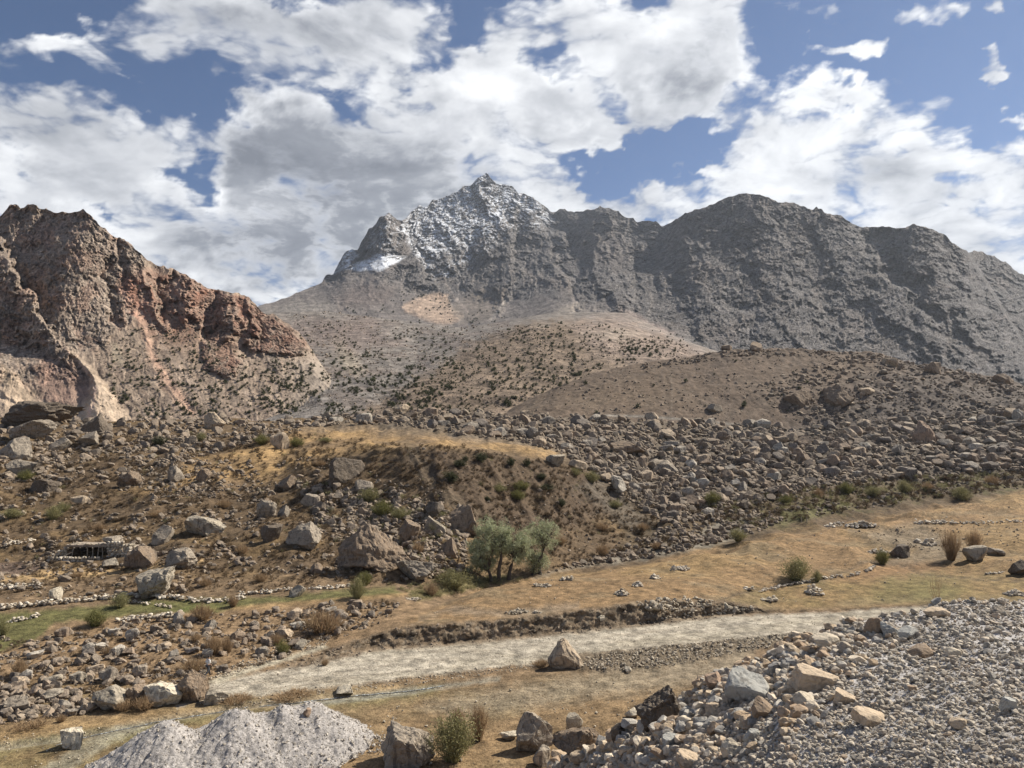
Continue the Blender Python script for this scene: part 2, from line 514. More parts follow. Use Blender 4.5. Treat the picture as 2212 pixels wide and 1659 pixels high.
def grade(c, k, desat=0.0):
    g_ = c.mean(-1, keepdims=True)
    return (c * (1 - desat) + g_ * desat) * k


# ---- palette (albedo)
GOLD = (.40, .265, .14); STRAW = (.36, .25, .15); BROWN = (.235, .165, .108); EARTH = (.15, .11, .08); DUST = (.30, .235, .175)
GREEN = (.15, .155, .06); PALE = (.56, .52, .45); GRAVEL = (.36, .34, .32); DKEARTH = (.095, .075, .058)

# ---- valley ground
GF = [
    ('z', [(-600, 2300, -21.2), (2700, 2300, -21.2)]),
    ('z', [(-600, 1665, -20.9), (2700, 1665, -20.9)]),
    ('z', [(-600, 1570, -20.7), (700, 1570, -20.6), (2700, 1560, -20.6)]),
    ('z', [(-350, 1560, -20.6), (0, 1540, -20.5), (200, 1530, -20.5), (430, 1512, -20.4), (560, 1508, -20.4), (700, 1492, -20.4), (900, 1467, -20.4), (1100, 1442, -20.3), (1200, 1428, -20.2), (1300, 1430, -20.1), (1560, 1395, -20.0), (1800, 1370, -19.8), (2700, 1350, -19.4)]),
    ('z', [(-350, 1520, -20.5), (0, 1500, -20.4), (300, 1488, -20.3), (460, 1472, -20.1), (620, 1434, -20.1), (800, 1402, -20.0), (1000, 1387, -20.0), (1200, 1367, -19.8), (1400, 1347, -19.5), (1560, 1327, -19.3), (1800, 1320, -19.0), (1950, 1312, -18.7), (2212, 1304, -18.4), (2700, 1300, -18.4)]),
    ('dd', [(-350, 1500, 2), (0, 1470, 4), (300, 1466, 2.2), (460, 1464, .6), (620, 1427, .5), (700, 1407, 1.0), (770, 1384, 1.2), (850, 1362, 1.2), (900, 1350, 1.3), (1000, 1345, 1.3), (1100, 1337, 1.2), (1250, 1318, 1.4), (1400, 1301, 1.5), (1500, 1297, 1.2), (1560, 1300, 1.0), (1630, 1311, .6), (1660, 1318, .5), (1800, 1315, .5), (1950, 1307, .5), (2212, 1299, .5), (2700, 1296, .5)]),
    ('d', [(-350, 1335, 88), (0, 1335, 87), (300, 1332, 87), (500, 1330, 87), (700, 1320, 88), (860, 1312, 90), (960, 1306, 93), (1050, 1270, 97), (1200, 1245, 102), (1400, 1215, 110), (1500, 1200, 115), (1600, 1180, 124), (1750, 1150, 136), (1900, 1120, 155), (2212, 1066, 196), (2700, 990, 260)]),
    ('d', [(-350, 1300, 93), (300, 1298, 93), (500, 1292, 93), (700, 1287, 93), (860, 1285, 94), (960, 1296, 98), (1050, 1280, 106), (1200, 1258, 112), (1400, 1228, 120), (1600, 1190, 134), (1750, 1158, 146), (1900, 1126, 166), (2212, 1069, 208), (2700, 994, 270)]),
    ('d', [(-350, 1262, 103), (0, 1248, 104), (200, 1240, 104), (380, 1232, 103), (600, 1244, 101), (850, 1268, 99), (960, 1272, 101), (1050, 1252, 112), (1200, 1235, 118), (1350, 1205, 128), (1500, 1183, 137), (1600, 1163, 144), (1750, 1132, 157), (1900, 1098, 178), (2212, 1052, 218), (2700, 970, 280)]),
    ('d', [(-350, 1120, 137), (0, 1110, 137), (300, 1110, 136), (600, 1110, 134), (850, 1112, 126), (960, 1130, 121), (1100, 1158, 128), (1300, 1140, 143), (1500, 1110, 160), (1750, 1082, 182), (2000, 1052, 212), (2212, 1020, 238), (2700, 950, 290)]),
    ('d', [(-350, 1010, 172), (0, 1010, 172), (300, 1000, 172), (500, 1000, 170), (640, 988, 166), (800, 972, 155), (870, 962, 150), (1000, 966, 151), (1100, 978, 154), (1200, 996, 160), (1300, 1030, 168), (1400, 1040, 182), (1500, 1030, 202), (1750, 1000, 232), (2000, 985, 254), (2212, 960, 272), (2700, 905, 330)]),
    ('d', [(-350, 955, 197), (0, 950, 197), (300, 945, 200), (500, 945, 200), (640, 938, 200), (870, 948, 186), (1000, 954, 190), (1100, 963, 194), (1200, 974, 200), (1300, 988, 214), (1400, 990, 232), (1500, 982, 245), (1750, 955, 272), (2000, 940, 292), (2212, 915, 312), (2700, 870, 360)]),
    ('d', [(-350, 905, 240), (0, 902, 240), (100, 905, 240), (250, 907, 242), (450, 903, 252), (640, 905, 262), (800, 898, 276), (870, 890, 284), (1000, 893, 292), (1100, 896, 302), (1200, 900, 312), (1350, 908, 326), (1450, 911, 334), (1560, 918, 342), (1700, 927, 350), (1800, 928, 352), (2000, 900, 356), (2212, 880, 362), (2700, 850, 400)]),
    ('dd', [(-350, 925, 45), (1000, 925, 45), (1700, 945, 40), (2700, 945, 40)]),
]
G = Layer(-330, 2560, 1240, GF, [8, 26, 26, 26, 16, 44, 14, 22, 62, 50, 24, 34, 6], smooth=2)
gX, gY = G.scr(); wx, wy = G.xy()
hum = fbm(wx / 14, wy / 14, 5, 1) * .55 + fbm(wx / 3.2, wy / 3.2, 4, 4) * .16
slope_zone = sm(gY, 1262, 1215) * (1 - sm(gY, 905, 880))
meadow = zone(gX, gY, [(870, 1345), (960, 1306), (1050, 1268), (1200, 1240), (1400, 1210), (1600, 1172), (1750, 1142), (1900, 1115), (2500, 1010), (2500, 1300), (1950, 1306), (1650, 1318), (1560, 1298), (1400, 1300), (1250, 1318), (1100, 1338), (900, 1350)], 5)
road = zone(gX, gY, [(-250, 1612), (300, 1580), (440, 1500), (455, 1478), (620, 1440), (800, 1404), (1000, 1389), (1200, 1369), (1400, 1349), (1560, 1330), (1700, 1326), (2000, 1310), (2300, 1303), (2300, 1345), (1800, 1372), (1640, 1388), (1560, 1390), (1400, 1405), (1240, 1418), (1180, 1430), (1050, 1446), (900, 1462), (700, 1487), (560, 1504), (440, 1515)], 4, 5, 2)
road = road * (gX > 380)
knoll_slip = zone(gX, gY, [(860, 968), (1000, 975), (1150, 992), (1260, 1020), (1330, 1080), (1250, 1130), (1130, 1150), (1000, 1120), (920, 1060)], 14)
rocky = zone(gX, gY, [(640, 925), (820, 905), (870, 882), (2500, 850), (2500, 1030), (2000, 1045), (1760, 1060), (1560, 1110), (1440, 1120), (1350, 1070), (1250, 1000), (1190, 975), (1080, 955), (900, 935), (760, 922)], 10, 10, 7)
flat = np.maximum(meadow, road)
low = sm(gY, 1330, 1480)
amp = 1.0 * slope_zone + .25 * (1 - slope_zone)
amp = amp * (1 - .85 * flat)
far = sm(G.d, 90, 260)
G.z = G.z + hum * amp + rocky * (fbm(wx / 9, wy / 9, 4, 12, .6) * 1.3) + slope_zone * (1 - rocky) * (ridged(wx / 22, wy / 30, 3, 31) - 1.0) * 1.1
# furrowed slip on the knoll, cattle tracks on the slope
G.z = G.z + knoll_slip * fbm((wx + wy * .35) / 2.2, wy / 14, 4, 77) * .45
tracks = slope_zone * (1 - rocky) * (gX < 860)
G.z = G.z + tracks * np.sin((G.z + fbm(wx / 12, wy / 12, 3, 5) * .6) * 4.2) * .10
# the cut bank above the road is clods and stones
bank = zone(gX, gY, [(600, 1436), (700, 1405), (770, 1384), (900, 1350), (1100, 1337), (1400, 1299), (1500, 1295), (1570, 1298), (1640, 1312), (1660, 1322), (1560, 1332), (1400, 1350), (1200, 1372), (1000, 1392), (800, 1408), (640, 1445)], 5, 5, 3)
spoil = zone(gX, gY, [(1180, 1430), (1240, 1415), (1400, 1402), (1560, 1386), (1750, 1368), (1760, 1380), (1600, 1412), (1450, 1440), (1330, 1452), (1260, 1447)], 5, 6, 4)
G.z = G.z + spoil * (.28 * fbm(wx / .9, wy / .9, 4, 15, .6) + .25) + bank * .12 * fbm(wx / 1.5, wy / 1.5, 3, 15)
bn = fbm(wx / 2.2, G.z / 1.0, 5, 16, .58) * .34 + ridged(wx / .8, G.z / .5, 3, 19) * .12
G.push(bank * bn)
# rills
rill = [(-200, 1648), (0, 1612), (180, 1590), (330, 1560), (520, 1527), (640, 1518), (760, 1503), (880, 1492), (990, 1477), (1080, 1462), (1180, 1440)]
rd = polydist(gX, gY, rill)
G.z = G.z - np.exp(-(rd / 6.) ** 2) * .22
leat = [(1500, 1325), (1545, 1297), (1600, 1278), (1700, 1262), (1780, 1250), (1850, 1222), (1905, 1205), (1960, 1210), (1990, 1225), (2060, 1237), (2300, 1262)]
ld = polydist(gX, gY, leat)
G.z = G.z - np.exp(-(ld / 3.) ** 2) * .25 * meadow

gX, gY = G.scr()
col = np.zeros(G.d.shape + (3,), np.float32) + np.array(BROWN, np.float32)
nA = fbm(wx / 18, wy / 18, 5, 41, .6); nB = fbm(wx / 5, wy / 5, 4, 43, .6); nC = fbm(wx / 40, wy / 25, 4, 47)
col = mixc(col, sm(nA + nC * .6, -.1, .7) * .7 * slope_zone, (.33, .225, .125))
col = mixc(col, sm(nB, .25, .8) * .5, EARTH)
lowleft = zone(gX, gY, [(-300, 1330), (500, 1318), (900, 1300), (960, 1310), (870, 1350), (620, 1432), (440, 1470), (300, 1520), (-300, 1570)], 8)
col = mixc(col, lowleft * .75, (.33, .225, .14))
col = mixc(col, lowleft * sm(nB, .1, .6) * .4, BROWN)
track_grass = zone(gX, gY, [(-300, 1252), (0, 1240), (140, 1228), (330, 1214), (440, 1206), (440, 1214), (330, 1232), (150, 1250), (-300, 1268)], 4, 4)
goldtop = zone(gX, gY, [(400, 1000), (560, 960), (640, 925), (760, 918), (900, 937), (1100, 950), (1200, 968), (1230, 982), (1190, 990), (1150, 986), (1080, 975), (900, 966), (820, 962), (700, 985), (600, 1040), (500, 1050), (380, 1040)], 9, 9, 9)
path2 = zone(gX, gY, [(280, 1062), (400, 1040), (470, 1030), (600, 1000), (600, 1010), (480, 1040), (400, 1055), (290, 1075)], 4, 3)
col = mixc(col, np.clip(goldtop * (.55 + nA * .6), 0, 1), (.50, .33, .17))
col = mixc(col, path2 * .7, GOLD); col = mixc(col, track_grass * .85, (.52, .36, .20))
col = mixc(col, knoll_slip * .85, (.175, .125, .092))
scree_k = zone(gX, gY, [(1280, 1030), (1330, 1060), (1420, 1130), (1470, 1180), (1380, 1170), (1300, 1100), (1240, 1050)], 10, 10)
col = mixc(col, scree_k * .7, (.24, .205, .175))
scree_l = zone(gX, gY, [(870, 955), (905, 960), (960, 1050), (1060, 1120), (1080, 1160), (1010, 1130), (930, 1060), (880, 1000)], 8, 8)
col = mixc(col, scree_l * .35, (.28, .225, .17))
col = mixc(col, rocky * .85, (.25, .205, .17))
rrock = zone(gX, gY, [(1500, 900), (1800, 850), (2500, 840), (2500, 1010), (2000, 1020), (1700, 990)], 30, 20)
col = mixc(col, rrock * .4, (.19, .165, .15))
brushy = zone(gX, gY, [(1350, 1150), (1500, 1090), (1700, 1060), (2000, 1040), (2500, 980), (2500, 1055), (2212, 1062), (1900, 1100), (1750, 1130), (1500, 1190), (1350, 1215)], 8, 10)  # near-black tint: shade of the hut interior painted into the wall colour
col = mixc(col, brushy * .7, (.20, .15, .10))
col = mixc(col, brushy * sm(nB + nA, .1, .8) * .6 * sm(gX, 1550, 1750), (.17, .165, .07))
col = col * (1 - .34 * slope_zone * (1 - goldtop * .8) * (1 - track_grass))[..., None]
# meadow
mc = np.zeros_like(col) + np.array((.37, .245, .14), np.float32)
mc = mixc(mc, sm(nC + nA * .5, -.2, .5) * .6, (.42, .29, .15))
mc = mixc(mc, sm(fbm(wx / 11, wy / 7, 5, 61, .6), .0, .7) * .5, (.29, .235, .16))
greenR = zone(gX, gY, [(1560, 1300), (1640, 1270), (1800, 1250), (1950, 1235), (2080, 1225), (2500, 1235), (2500, 1300), (2212, 1298), (1950, 1306), (1700, 1316), (1600, 1312)], 16, 18, 1)
mc = mixc(mc, greenR * np.clip(.55 + nB * .5, 0, 1) * .6, (.25, .205, .09))
greenC = zone(gX, gY, [(1900, 1255), (2020, 1245), (2090, 1260), (2050, 1300), (1960, 1303), (1890, 1290)], 14, 12, 1)
mc = mixc(mc, greenC * .5, (.18, .18, .075))
redd = zone(gX, gY, [(1800, 1262), (1950, 1240), (2040, 1235), (2100, 1222), (1990, 1212), (1900, 1225), (1830, 1248)], 8, 8, 1)
mc = mixc(mc, redd * .6, (.34, .20, .11))
mc = mixc(mc, zone(gX, gY, [(1840, 1150), (1990, 1130), (2090, 1180), (2070, 1215), (1900, 1215), (1980, 1190), (1880, 1170)], 10, 10) * .6, (.27, .235, .20))
mc = mixc(mc, zone(gX, gY, [(900, 1345), (960, 1325), (1120, 1335), (1250, 1318), (1250, 1300), (1100, 1320), (980, 1310), (900, 1335)], 6, 6) * .3, GRAVEL)
col = col * (1 - meadow[..., None]) + mc * .80 * meadow[..., None]
# stream bed and boulder bar behind the trees
col = mixc(col, zone(gX, gY, [(1150, 1250), (1250, 1225), (1400, 1208), (1600, 1165), (1640, 1110), (1560, 1120), (1480, 1170), (1350, 1190), (1200, 1235)], 6, 6) * .8, (.27, .245, .215))
for poly, k in (([(-300, 1345), (0, 1325), (250, 1306), (430, 1300), (450, 1318), (300, 1328), (120, 1345), (80, 1380), (0, 1408), (-300, 1420)], .95),
                ([(300, 1298), (560, 1290), (620, 1287), (720, 1276), (850, 1268), (870, 1282), (720, 1296), (560, 1306), (470, 1318), (400, 1322), (300, 1308)], .9),
                ([(880, 1278), (1010, 1250), (1100, 1240), (1110, 1252), (1010, 1272), (900, 1300)], .6),
                ([(1690, 1105), (1790, 1080), (1860, 1088), (1760, 1120), (1640, 1140)], .7)):
    z_ = zone(gX, gY, poly, 5, 6, 3)
    col = mixc(col, z_ * k, (.15, .145, .062))
    G.z = G.z - 0
gl = zone(gX, gY, [(380, 1320), (420, 1306), (500, 1312), (470, 1322)], 5, 4); col = mixc(col, gl * .6, (.16, .20, .06))
col = mixc(col, zone(gX, gY, [(420, 1318), (600, 1302), (760, 1290), (880, 1280), (880, 1288), (740, 1300), (560, 1316)], 3, 3) * .6, GOLD)
# ploughed plot on the left
plot = zone(gX, gY, [(-300, 1216), (0, 1216), (92, 1212), (80, 1236), (66, 1242), (-300, 1248)], 2, 0)
col = mixc(col, plot * .9, (.145, .105, .09))
G.z = G.z + plot * np.sin(wy * 2 * np.pi / 1.1) * .07
# foreground
fg = sm(gY, 1440, 1500) * (1 - road)
col = mixc(col, fg * .8, (.27, .185, .108))
col = mixc(col, fg * sm(nA, -.1, .6) * .45, (.25, .20, .12))
fgg = zone(gX, gY, [(-300, 1640), (0, 1600), (250, 1560), (500, 1522), (800, 1492), (950, 1480), (950, 1500), (820, 1520), (560, 1545), (400, 1570), (300, 1620), (210, 1700), (-300, 1750)], 10, 12, 6)
col = mixc(col, fgg * np.clip(.6 + nB * .4, 0, 1) * .8, (.175, .165, .075))
grayflat = zone(gX, gY, [(1000, 1500), (1250, 1460), (1500, 1420), (1620, 1400), (1620, 1450), (1500, 1480), (1300, 1505), (1150, 1530), (1000, 1545), (900, 1530)], 14, 12, 5)
col = mixc(col, grayflat * .6, (.33, .285, .225))
straw = zone(gX, gY, [(-300, 1590), (60, 1570), (280, 1545), (440, 1528), (640, 1512), (860, 1480), (860, 1490), (650, 1520), (430, 1545), (250, 1568), (0, 1600)], 5, 6, 6)
col = mixc(col, straw * .85, (.39, .27, .15))
paleL = zone(gX, gY, [(660, 1640), (740, 1600), (780, 1590), (760, 1620), (700, 1665), (620, 1700)], 8, 8); col = mixc(col, paleL * .8, (.50, .44, .38))
col = mixc(col, np.exp(-(rd / 9.) ** 2) * (gX < 900) * .5, (.37, .34, .29))
col = mixc(col, zone(gX, gY, [(560, 1525), (700, 1512), (880, 1488), (1080, 1462), (1080, 1470), (880, 1500), (700, 1524)], 4, 3) * .6, (.33, .33, .30))
col = mixc(col, zone(gX, gY, [(180, 1600), (250, 1570), (330, 1565), (250, 1600), (150, 1665), (60, 1680)], 6, 8) * .6, (.36, .34, .29))
# road, bank
tr_ = np.sin((gY - (1500 - (gX - 440) * .13)) / 9.0 + fbm(gX / 120, gY / 30, 3, 9) * 1.5) * .5 + .5
rc = mixc(np.zeros_like(col) + np.array((.47, .42, .365), np.float32), tr_ ** 3 * .55, (.40, .355, .29))
rc = mixc(rc, sm(fbm(wx / 9, wy / 4, 5, 71, .6), .1, .7) * .35, (.36, .31, .25))
up_ = np.array([(440, 1480), (620, 1440), (800, 1404), (1000, 1389), (1200, 1369), (1400, 1349), (1560, 1330), (1700, 1326), (2000, 1310), (2300, 1303)], float)
lo_ = np.array([(440, 1512), (560, 1504), (700, 1487), (900, 1462), (1050, 1446), (1180, 1430), (1400, 1405), (1640, 1388), (1800, 1372), (2300, 1345)], float)
rutx = np.arange(440, 2300, 20.); ru_, rl_ = np.interp(rutx, *up_.T), np.interp(rutx, *lo_.T)
for fr_ in (.22, .34, .50, .60, .74, .84):
    yy = ru_ * (1 - fr_) + rl_ * fr_ + fbm(rutx / 260, rutx * 0 + fr_ * 9, 2, 4) * 5
    dd = polydist(gX, gY, list(zip(rutx, yy)))
    m_ = np.exp(-(dd / 2.0) ** 2) * np.clip(.6 + fbm(gX / 90, gY / 20, 3, int(fr_ * 50)), 0, 1)
    rc = mixc(rc, m_ * .5, (.29, .245, .20))
rc = mixc(rc, sm(fbm(gX / 60, gY / 7, 4, 88, .6), .0, .6) * .3, (.54, .49, .43))
col = col * (1 - road[..., None]) + rc * road[..., None]
col = mixc(col, zone(gX, gY, [(445, 1475), (500, 1450), (640, 1410), (700, 1392), (710, 1400), (640, 1422), (540, 1452), (470, 1478)], 4, 3) * .85, (.47, .43, .36))
col = mixc(col, bank * .9, (.22, .165, .12)); col = mixc(col, bank * sm(fbm(wx / .7, G.z / .4, 4, 72, .6), .05, .5) * .6, (.33, .275, .22)); col = mixc(col, bank * sm(fbm(wx / 3, G.z / .8, 3, 74), .1, .5) * .45, (.12, .09, .07))
col = mixc(col, spoil * .8, (.17, .14, .11))
col = mixc(col, np.exp(-(ld / 2.6) ** 2) * meadow * .7, DKEARTH)
col *= (1 + .10 * nB)[..., None]
col = np.clip(col, .02, .9)
M_ground = terrain_mat('valley_soil', .8, .22, 10, .55, speck=.35, sscale=4.0)
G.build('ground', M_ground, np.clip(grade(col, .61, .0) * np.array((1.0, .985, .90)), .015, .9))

# ---- right hand moraine hill
HF = [
    ('dd0', None),
]
hc = [(960, 935, 405), (1010, 925, 404), (1080, 897, 405), (1150, 860, 415), (1220, 827, 425), (1300, 799, 435), (1400, 780, 442), (1500, 767, 448), (1560, 757, 450), (1650, 753, 452), (1800, 757, 455), (1900, 764, 455), (1960, 777, 452), (2050, 794, 448), (2130, 812, 442), (2212, 832, 436), (2400, 862, 430), (2700, 900, 430)]
foot = [(960, 945, 330), (1200, 925, 332), (1450, 930, 346), (1560, 938, 352), (1700, 948, 360), (1800, 950, 362), (2000, 925, 362), (2212, 900, 368), (2700, 880, 400)]
midh = [(960, 940, 370), (1080, 915, 358), (1200, 880, 368), (1300, 868, 376), (1450, 855, 384), (1650, 846, 392), (1800, 848, 396), (2000, 850, 396), (2212, 868, 396), (2700, 885, 415)]
HL = Layer(950, 2560, 700, [('d', foot), ('d', midh), ('d', hc), ('dd', [(950, 905, 40), (1300, 830, 40), (1650, 800, 40), (2212, 860, 40), (2700, 900, 40)])], [44, 62, 10], smooth=2)
hX, hY = HL.scr(); hx, hy = HL.xy()
edge = sm(hX, 1700, 2000)
HL.z += fbm(hx / 30, hy / 30, 4, 3) * 1.6 * (.35 + edge) + fbm(hx / 6, hy / 6, 4, 8, .6) * (.25 + .6 * edge) + fbm(hx / 5 + fbm(hx / 20, hy / 20, 3, 2) * 2, hy / 30, 4, 18, .6) * .28 * (1 - edge)
HL.z += sm(hY, 775, 750) * ridged(hx / 8, hy / 8, 3, 19) * 1.0
hX, hY = HL.scr()
hcol = np.zeros(HL.d.shape + (3,), np.float32) + np.array((.245, .178, .128), np.float32)
hcol = mixc(hcol, sm(fbm(hx / 5 + fbm(hx / 18, hy / 18, 2, 3), hy / 40, 4, 28, .6), -.1, .5) * .5, (.19, .145, .115))
hcol = mixc(hcol, sm(fbm(hx / 24, hy / 24, 4, 29, .6), .0, .5) * .4, (.28, .215, .16))
hcol = mixc(hcol, zone(hX, hY, [(1080, 900), (1200, 840), (1400, 810), (1500, 850), (1420, 900), (1200, 905)], 40, 20) * .4, (.27, .19, .12))
hcol = mixc(hcol, zone(hX, hY, [(1700, 940), (1800, 860), (1950, 800), (2212, 820), (2600, 860), (2600, 960)], 40, 30) * .75, (.19, .16, .14))
hroad = polydist(hX, hY, [(1290, 897), (1400, 900), (1500, 908), (1600, 918), (1690, 924)])
hcol = mixc(hcol, np.exp(-(hroad / 2.6) ** 2) * .9, (.42, .37, .31))
hcol = mixc(hcol, np.exp(-(polydist(hX, hY, [(1448, 800), (1452, 840), (1450, 895)]) / 1.6) ** 2) * .5, (.34, .27, .2))
M_hill = terrain_mat('moraine_soil', .30, .45, 10, .45, speck=.2, sscale=1.0)
HL.build('hill', M_hill, np.clip(grade(hcol, .50, .05), .02, .9))

# ---- middle valley slopes behind the boulder field
VF = [
    ('d', [(-200, 935, 440), (480, 935, 440), (720, 935, 330), (1000, 935, 340), (1700, 950, 380), (2000, 950, 400)]),
    ('d', [(-200, 880, 520), (480, 880, 520), (720, 880, 440), (1000, 876, 430), (1700, 880, 440), (2000, 880, 440)]),
    ('d', [(-200, 800, 640), (480, 800, 640), (720, 805, 580), (900, 812, 560), (1100, 795, 545), (1400, 800, 550), (1700, 810, 550), (2000, 820, 550)]),
    ('d', [(-200, 730, 820), (700, 735, 830), (900, 745, 800), (1050, 725, 740), (1150, 700, 740), (1300, 705, 740), (1450, 740, 730), (1600, 780, 700), (2000, 800, 700)]),
    ('d', [(-200, 700, 960), (560, 672, 1120), (700, 668, 1120), (870, 690, 1050), (1000, 706, 980), (1100, 690, 960), (1200, 672, 950), (1350, 672, 940), (1480, 735, 880), (1600, 775, 820), (2000, 800, 800)]),
    ('dd', [(-200, 750, 150), (2000, 850, 150)]),
]
VL = Layer(380, 1750, 620, VF, [30, 42, 40, 34, 6], smooth=4)
vX, vY = VL.scr()
lum = fbm(vX / 90, vY / 30, 5, 91, .55)
PV = VL.d / 1609.
SPM = zone(vX, vY, [(800, 890), (880, 810), (1010, 745), (1110, 703), (1200, 690), (1350, 700), (1500, 745), (1700, 800), (1700, 950), (800, 950)], 20, 6)
VL.push((lum * 16 + ridged(vX / 46, vY / 40, 7, 93, .55) * -4.5 * (1 - .75 * SPM) + fbm(vX / 8, vY / 4, 3, 97) * 2.6) * PV * sm(vY, 905, 840))
# the hummocky brown spur in the middle, its rim and the ravine west of it
VL.push(-22 * zone(vX, vY, [(830, 890), (900, 800), (1010, 745), (1110, 703), (1200, 690), (1350, 700), (1500, 745), (1700, 800), (1700, 950), (830, 950)], 22, 6) * sm(vY, 900, 850))
vX, vY = VL.scr()
vx, vy = VL.xy()
vcol = np.zeros(VL.d.shape + (3,), np.float32) + np.array((.285, .245, .21), np.float32)
n1 = fbm(vX / 60, vY / 20, 5, 101, .6)
vcol = mixc(vcol, sm(n1, -.15, .3) * .5, (.21, .185, .165))
vcol = mixc(vcol, sm(fbm(vX / 14, vY / 6, 5, 105, .65), .1, .6) * .5, (.36, .32, .28))
vcol = mixc(vcol, sm(fbm(vX / 120, vY / 26, 3, 107), -.1, .4) * (vX < 1100) * .4, (.24, .18, .15))
spur = zone(vX, vY, [(760, 900), (850, 850), (930, 800), (1010, 750), (1110, 706), (1200, 692), (1330, 697), (1440, 730), (1500, 760), (1700, 800), (1700, 950), (760, 950)], 10, 18, 2)
vcol = mixc(vcol, spur * .85, (.275, .195, .13))
vcol = mixc(vcol, spur * sm(fbm(vX / 40, vY / 10, 5, 103, .6), .0, .6) * .6, (.22, .16, .11))
vcol = mixc(vcol, zone(vX, vY, [(1230, 700), (1340, 672), (1480, 735), (1560, 770), (1400, 790), (1280, 760)], 16, 14) * .6, (.36, .27, .22))
vcol = mixc(vcol, zone(vX, vY, [(1255, 722), (1330, 710), (1400, 722), (1330, 736)], 8, 8) * .5, (.48, .39, .30))
vcol = mixc(vcol, zone(vX, vY, [(715, 735), (740, 730), (765, 760), (790, 800), (770, 815), (740, 790)], 8, 6) * .7, (.42, .35, .26))
vcol = mixc(vcol, zone(vX, vY, [(600, 700), (800, 690), (850, 740), (760, 760), (620, 740)], 16, 14) * .5, (.27, .19, .16))
vcol = mixc(vcol, zone(vX, vY, [(866, 662), (897, 645), (945, 629), (966, 638), (973, 662), (1000, 679), (987, 696), (959, 703), (914, 688), (877, 676)], 5, 4) * .9, (.56, .42, .31))
M_valley = terrain_mat('valley_slope_soil', .09, 2.6, 10, .6, speck=.3, sscale=.16)
VL.build('valley_slope', M_valley, np.clip(grade(vcol, .60, .1), .02, .9))


def jag(pts, a1=3.0, a2=1.5, sd=0, teeth=0):
    """a skyline polyline with the small teeth between the traced points"""
    pts = np.array(pts, float)
    xs = np.arange(pts[0, 0], pts[-1, 0] + 1, 1.5)
    ys = np.interp(xs, pts[:, 0], pts[:, 1])
    r = ridged(xs / 30, xs * 0 + .5, 5, sd, .65) - 1.0
    ys = ys - r * a1 + gn(xs / 3.0, xs * 0, sd + 9) * a2
    return xs, ys


# ---- left mountain
lc = [(-300, 500), (-100, 480), (0, 465), (20, 442), (34, 440), (44, 447), (67, 438), (87, 447), (124, 457), (144, 457), (181, 451), (198, 462), (208, 478), (235, 499), (255, 512), (279, 524), (292, 536), (323, 562), (356, 576), (386, 583), (413, 600), (437, 615), (464, 623), (504, 630), (531, 638), (551, 653), (561, 665), (568, 673), (598, 680), (622, 697), (645, 717), (662, 734), (669, 747), (690, 780), (715, 815), (745, 860), (790, 900), (900, 940)]
xs, ys = jag(lc, 4.0, 1.2, 5)
fade = np.interp(xs, [640, 700], [1, 0]); ys = np.interp(xs, *np.array(lc).T) * (1 - fade) + ys * fade
rcrest = np.interp(xs, [-300, 0, 200, 400, 560, 670, 745, 900], [690, 690, 685, 665, 650, 610, 520, 465])
crest = np.stack([xs, ys, rcrest], 1)
LF = [
    ('d', [(-300, 935, 420), (0, 930, 425), (400, 930, 425), (700, 932, 425), (900, 945, 430)]),
    ('d', [(-300, 840, 475), (0, 835, 475), (200, 845, 472), (400, 850, 474), (600, 856, 478), (690, 868, 480), (745, 890, 468), (900, 942, 445)]),
    ('d', [(-300, 720, 540), (0, 720, 540), (300, 740, 540), (450, 760, 540), (560, 770, 545), (669, 790, 545), (715, 845, 505), (790, 915, 480), (900, 941, 455)]),
    ('d', crest),
    ('dd', [(-300, 600, 60), (200, 560, 60), (500, 720, 60), (670, 830, 60), (900, 950, 60)]),
]
LM = Layer(-300, 850, 700, LF, [56, 70, 150, 8], smooth=1)
LM.depth_by_height([LF[0][1], LF[1][1], LF[2][1], crest], 9, 9)
lX, lY = LM.scr()
fx = lX + fbm(lX / 40, lY / 40, 4, 7, .6) * 16; fy = lY + fbm(lX / 40, lY / 40, 4, 17, .6) * 16
def xline(pts, Yv):
    p = np.array(sorted(pts, key=lambda q: q[1]), float)
    return np.interp(Yv, p[:, 1], p[:, 0])
spurA = xline([(-10, 500), (10, 545), (34, 583), (47, 616), (74, 636), (91, 670), (111, 710), (134, 751), (160, 770), (190, 800), (205, 838), (215, 900)], fy)
rib = xline([(190, 455), (161, 499), (151, 549), (144, 589), (135, 630), (128, 663), (124, 717), (140, 757), (165, 780), (210, 900)], fy)
cliffE = xline([(330, 560), (300, 590), (290, 600), (300, 640), (285, 690), (250, 715), (232, 740), (215, 765), (190, 770), (170, 775)], fy)
crag = sm(lX, cliffE + 6, cliffE - 6) * sm(lY, 790, 765)
wA = sm(lY, 500, 560)
rel = np.zeros_like(lX)
dA = spurA - fx                                # > 0: on the near spur
wA = wA * (1 - sm(lY, 590, 860))
rel += -34 * wA * sm(dA, -9, 12) + 22 * wA * np.clip(dA / 160, 0, 1)
dR = fx - rib
rel += np.where(dR < 0, np.clip(-dR / 60, 0, 1.4) * 50, np.clip(dR / 170, 0, 1) * 16) * (1 - sm(dA, -3, 5) * wA) * sm(lY, 800, 740)
upper = zone(lX, lY, [(-300, 400), (120, 450), (200, 460), (185, 500), (120, 520), (60, 560), (-300, 570)], 12, 8)
rel += 25 * upper
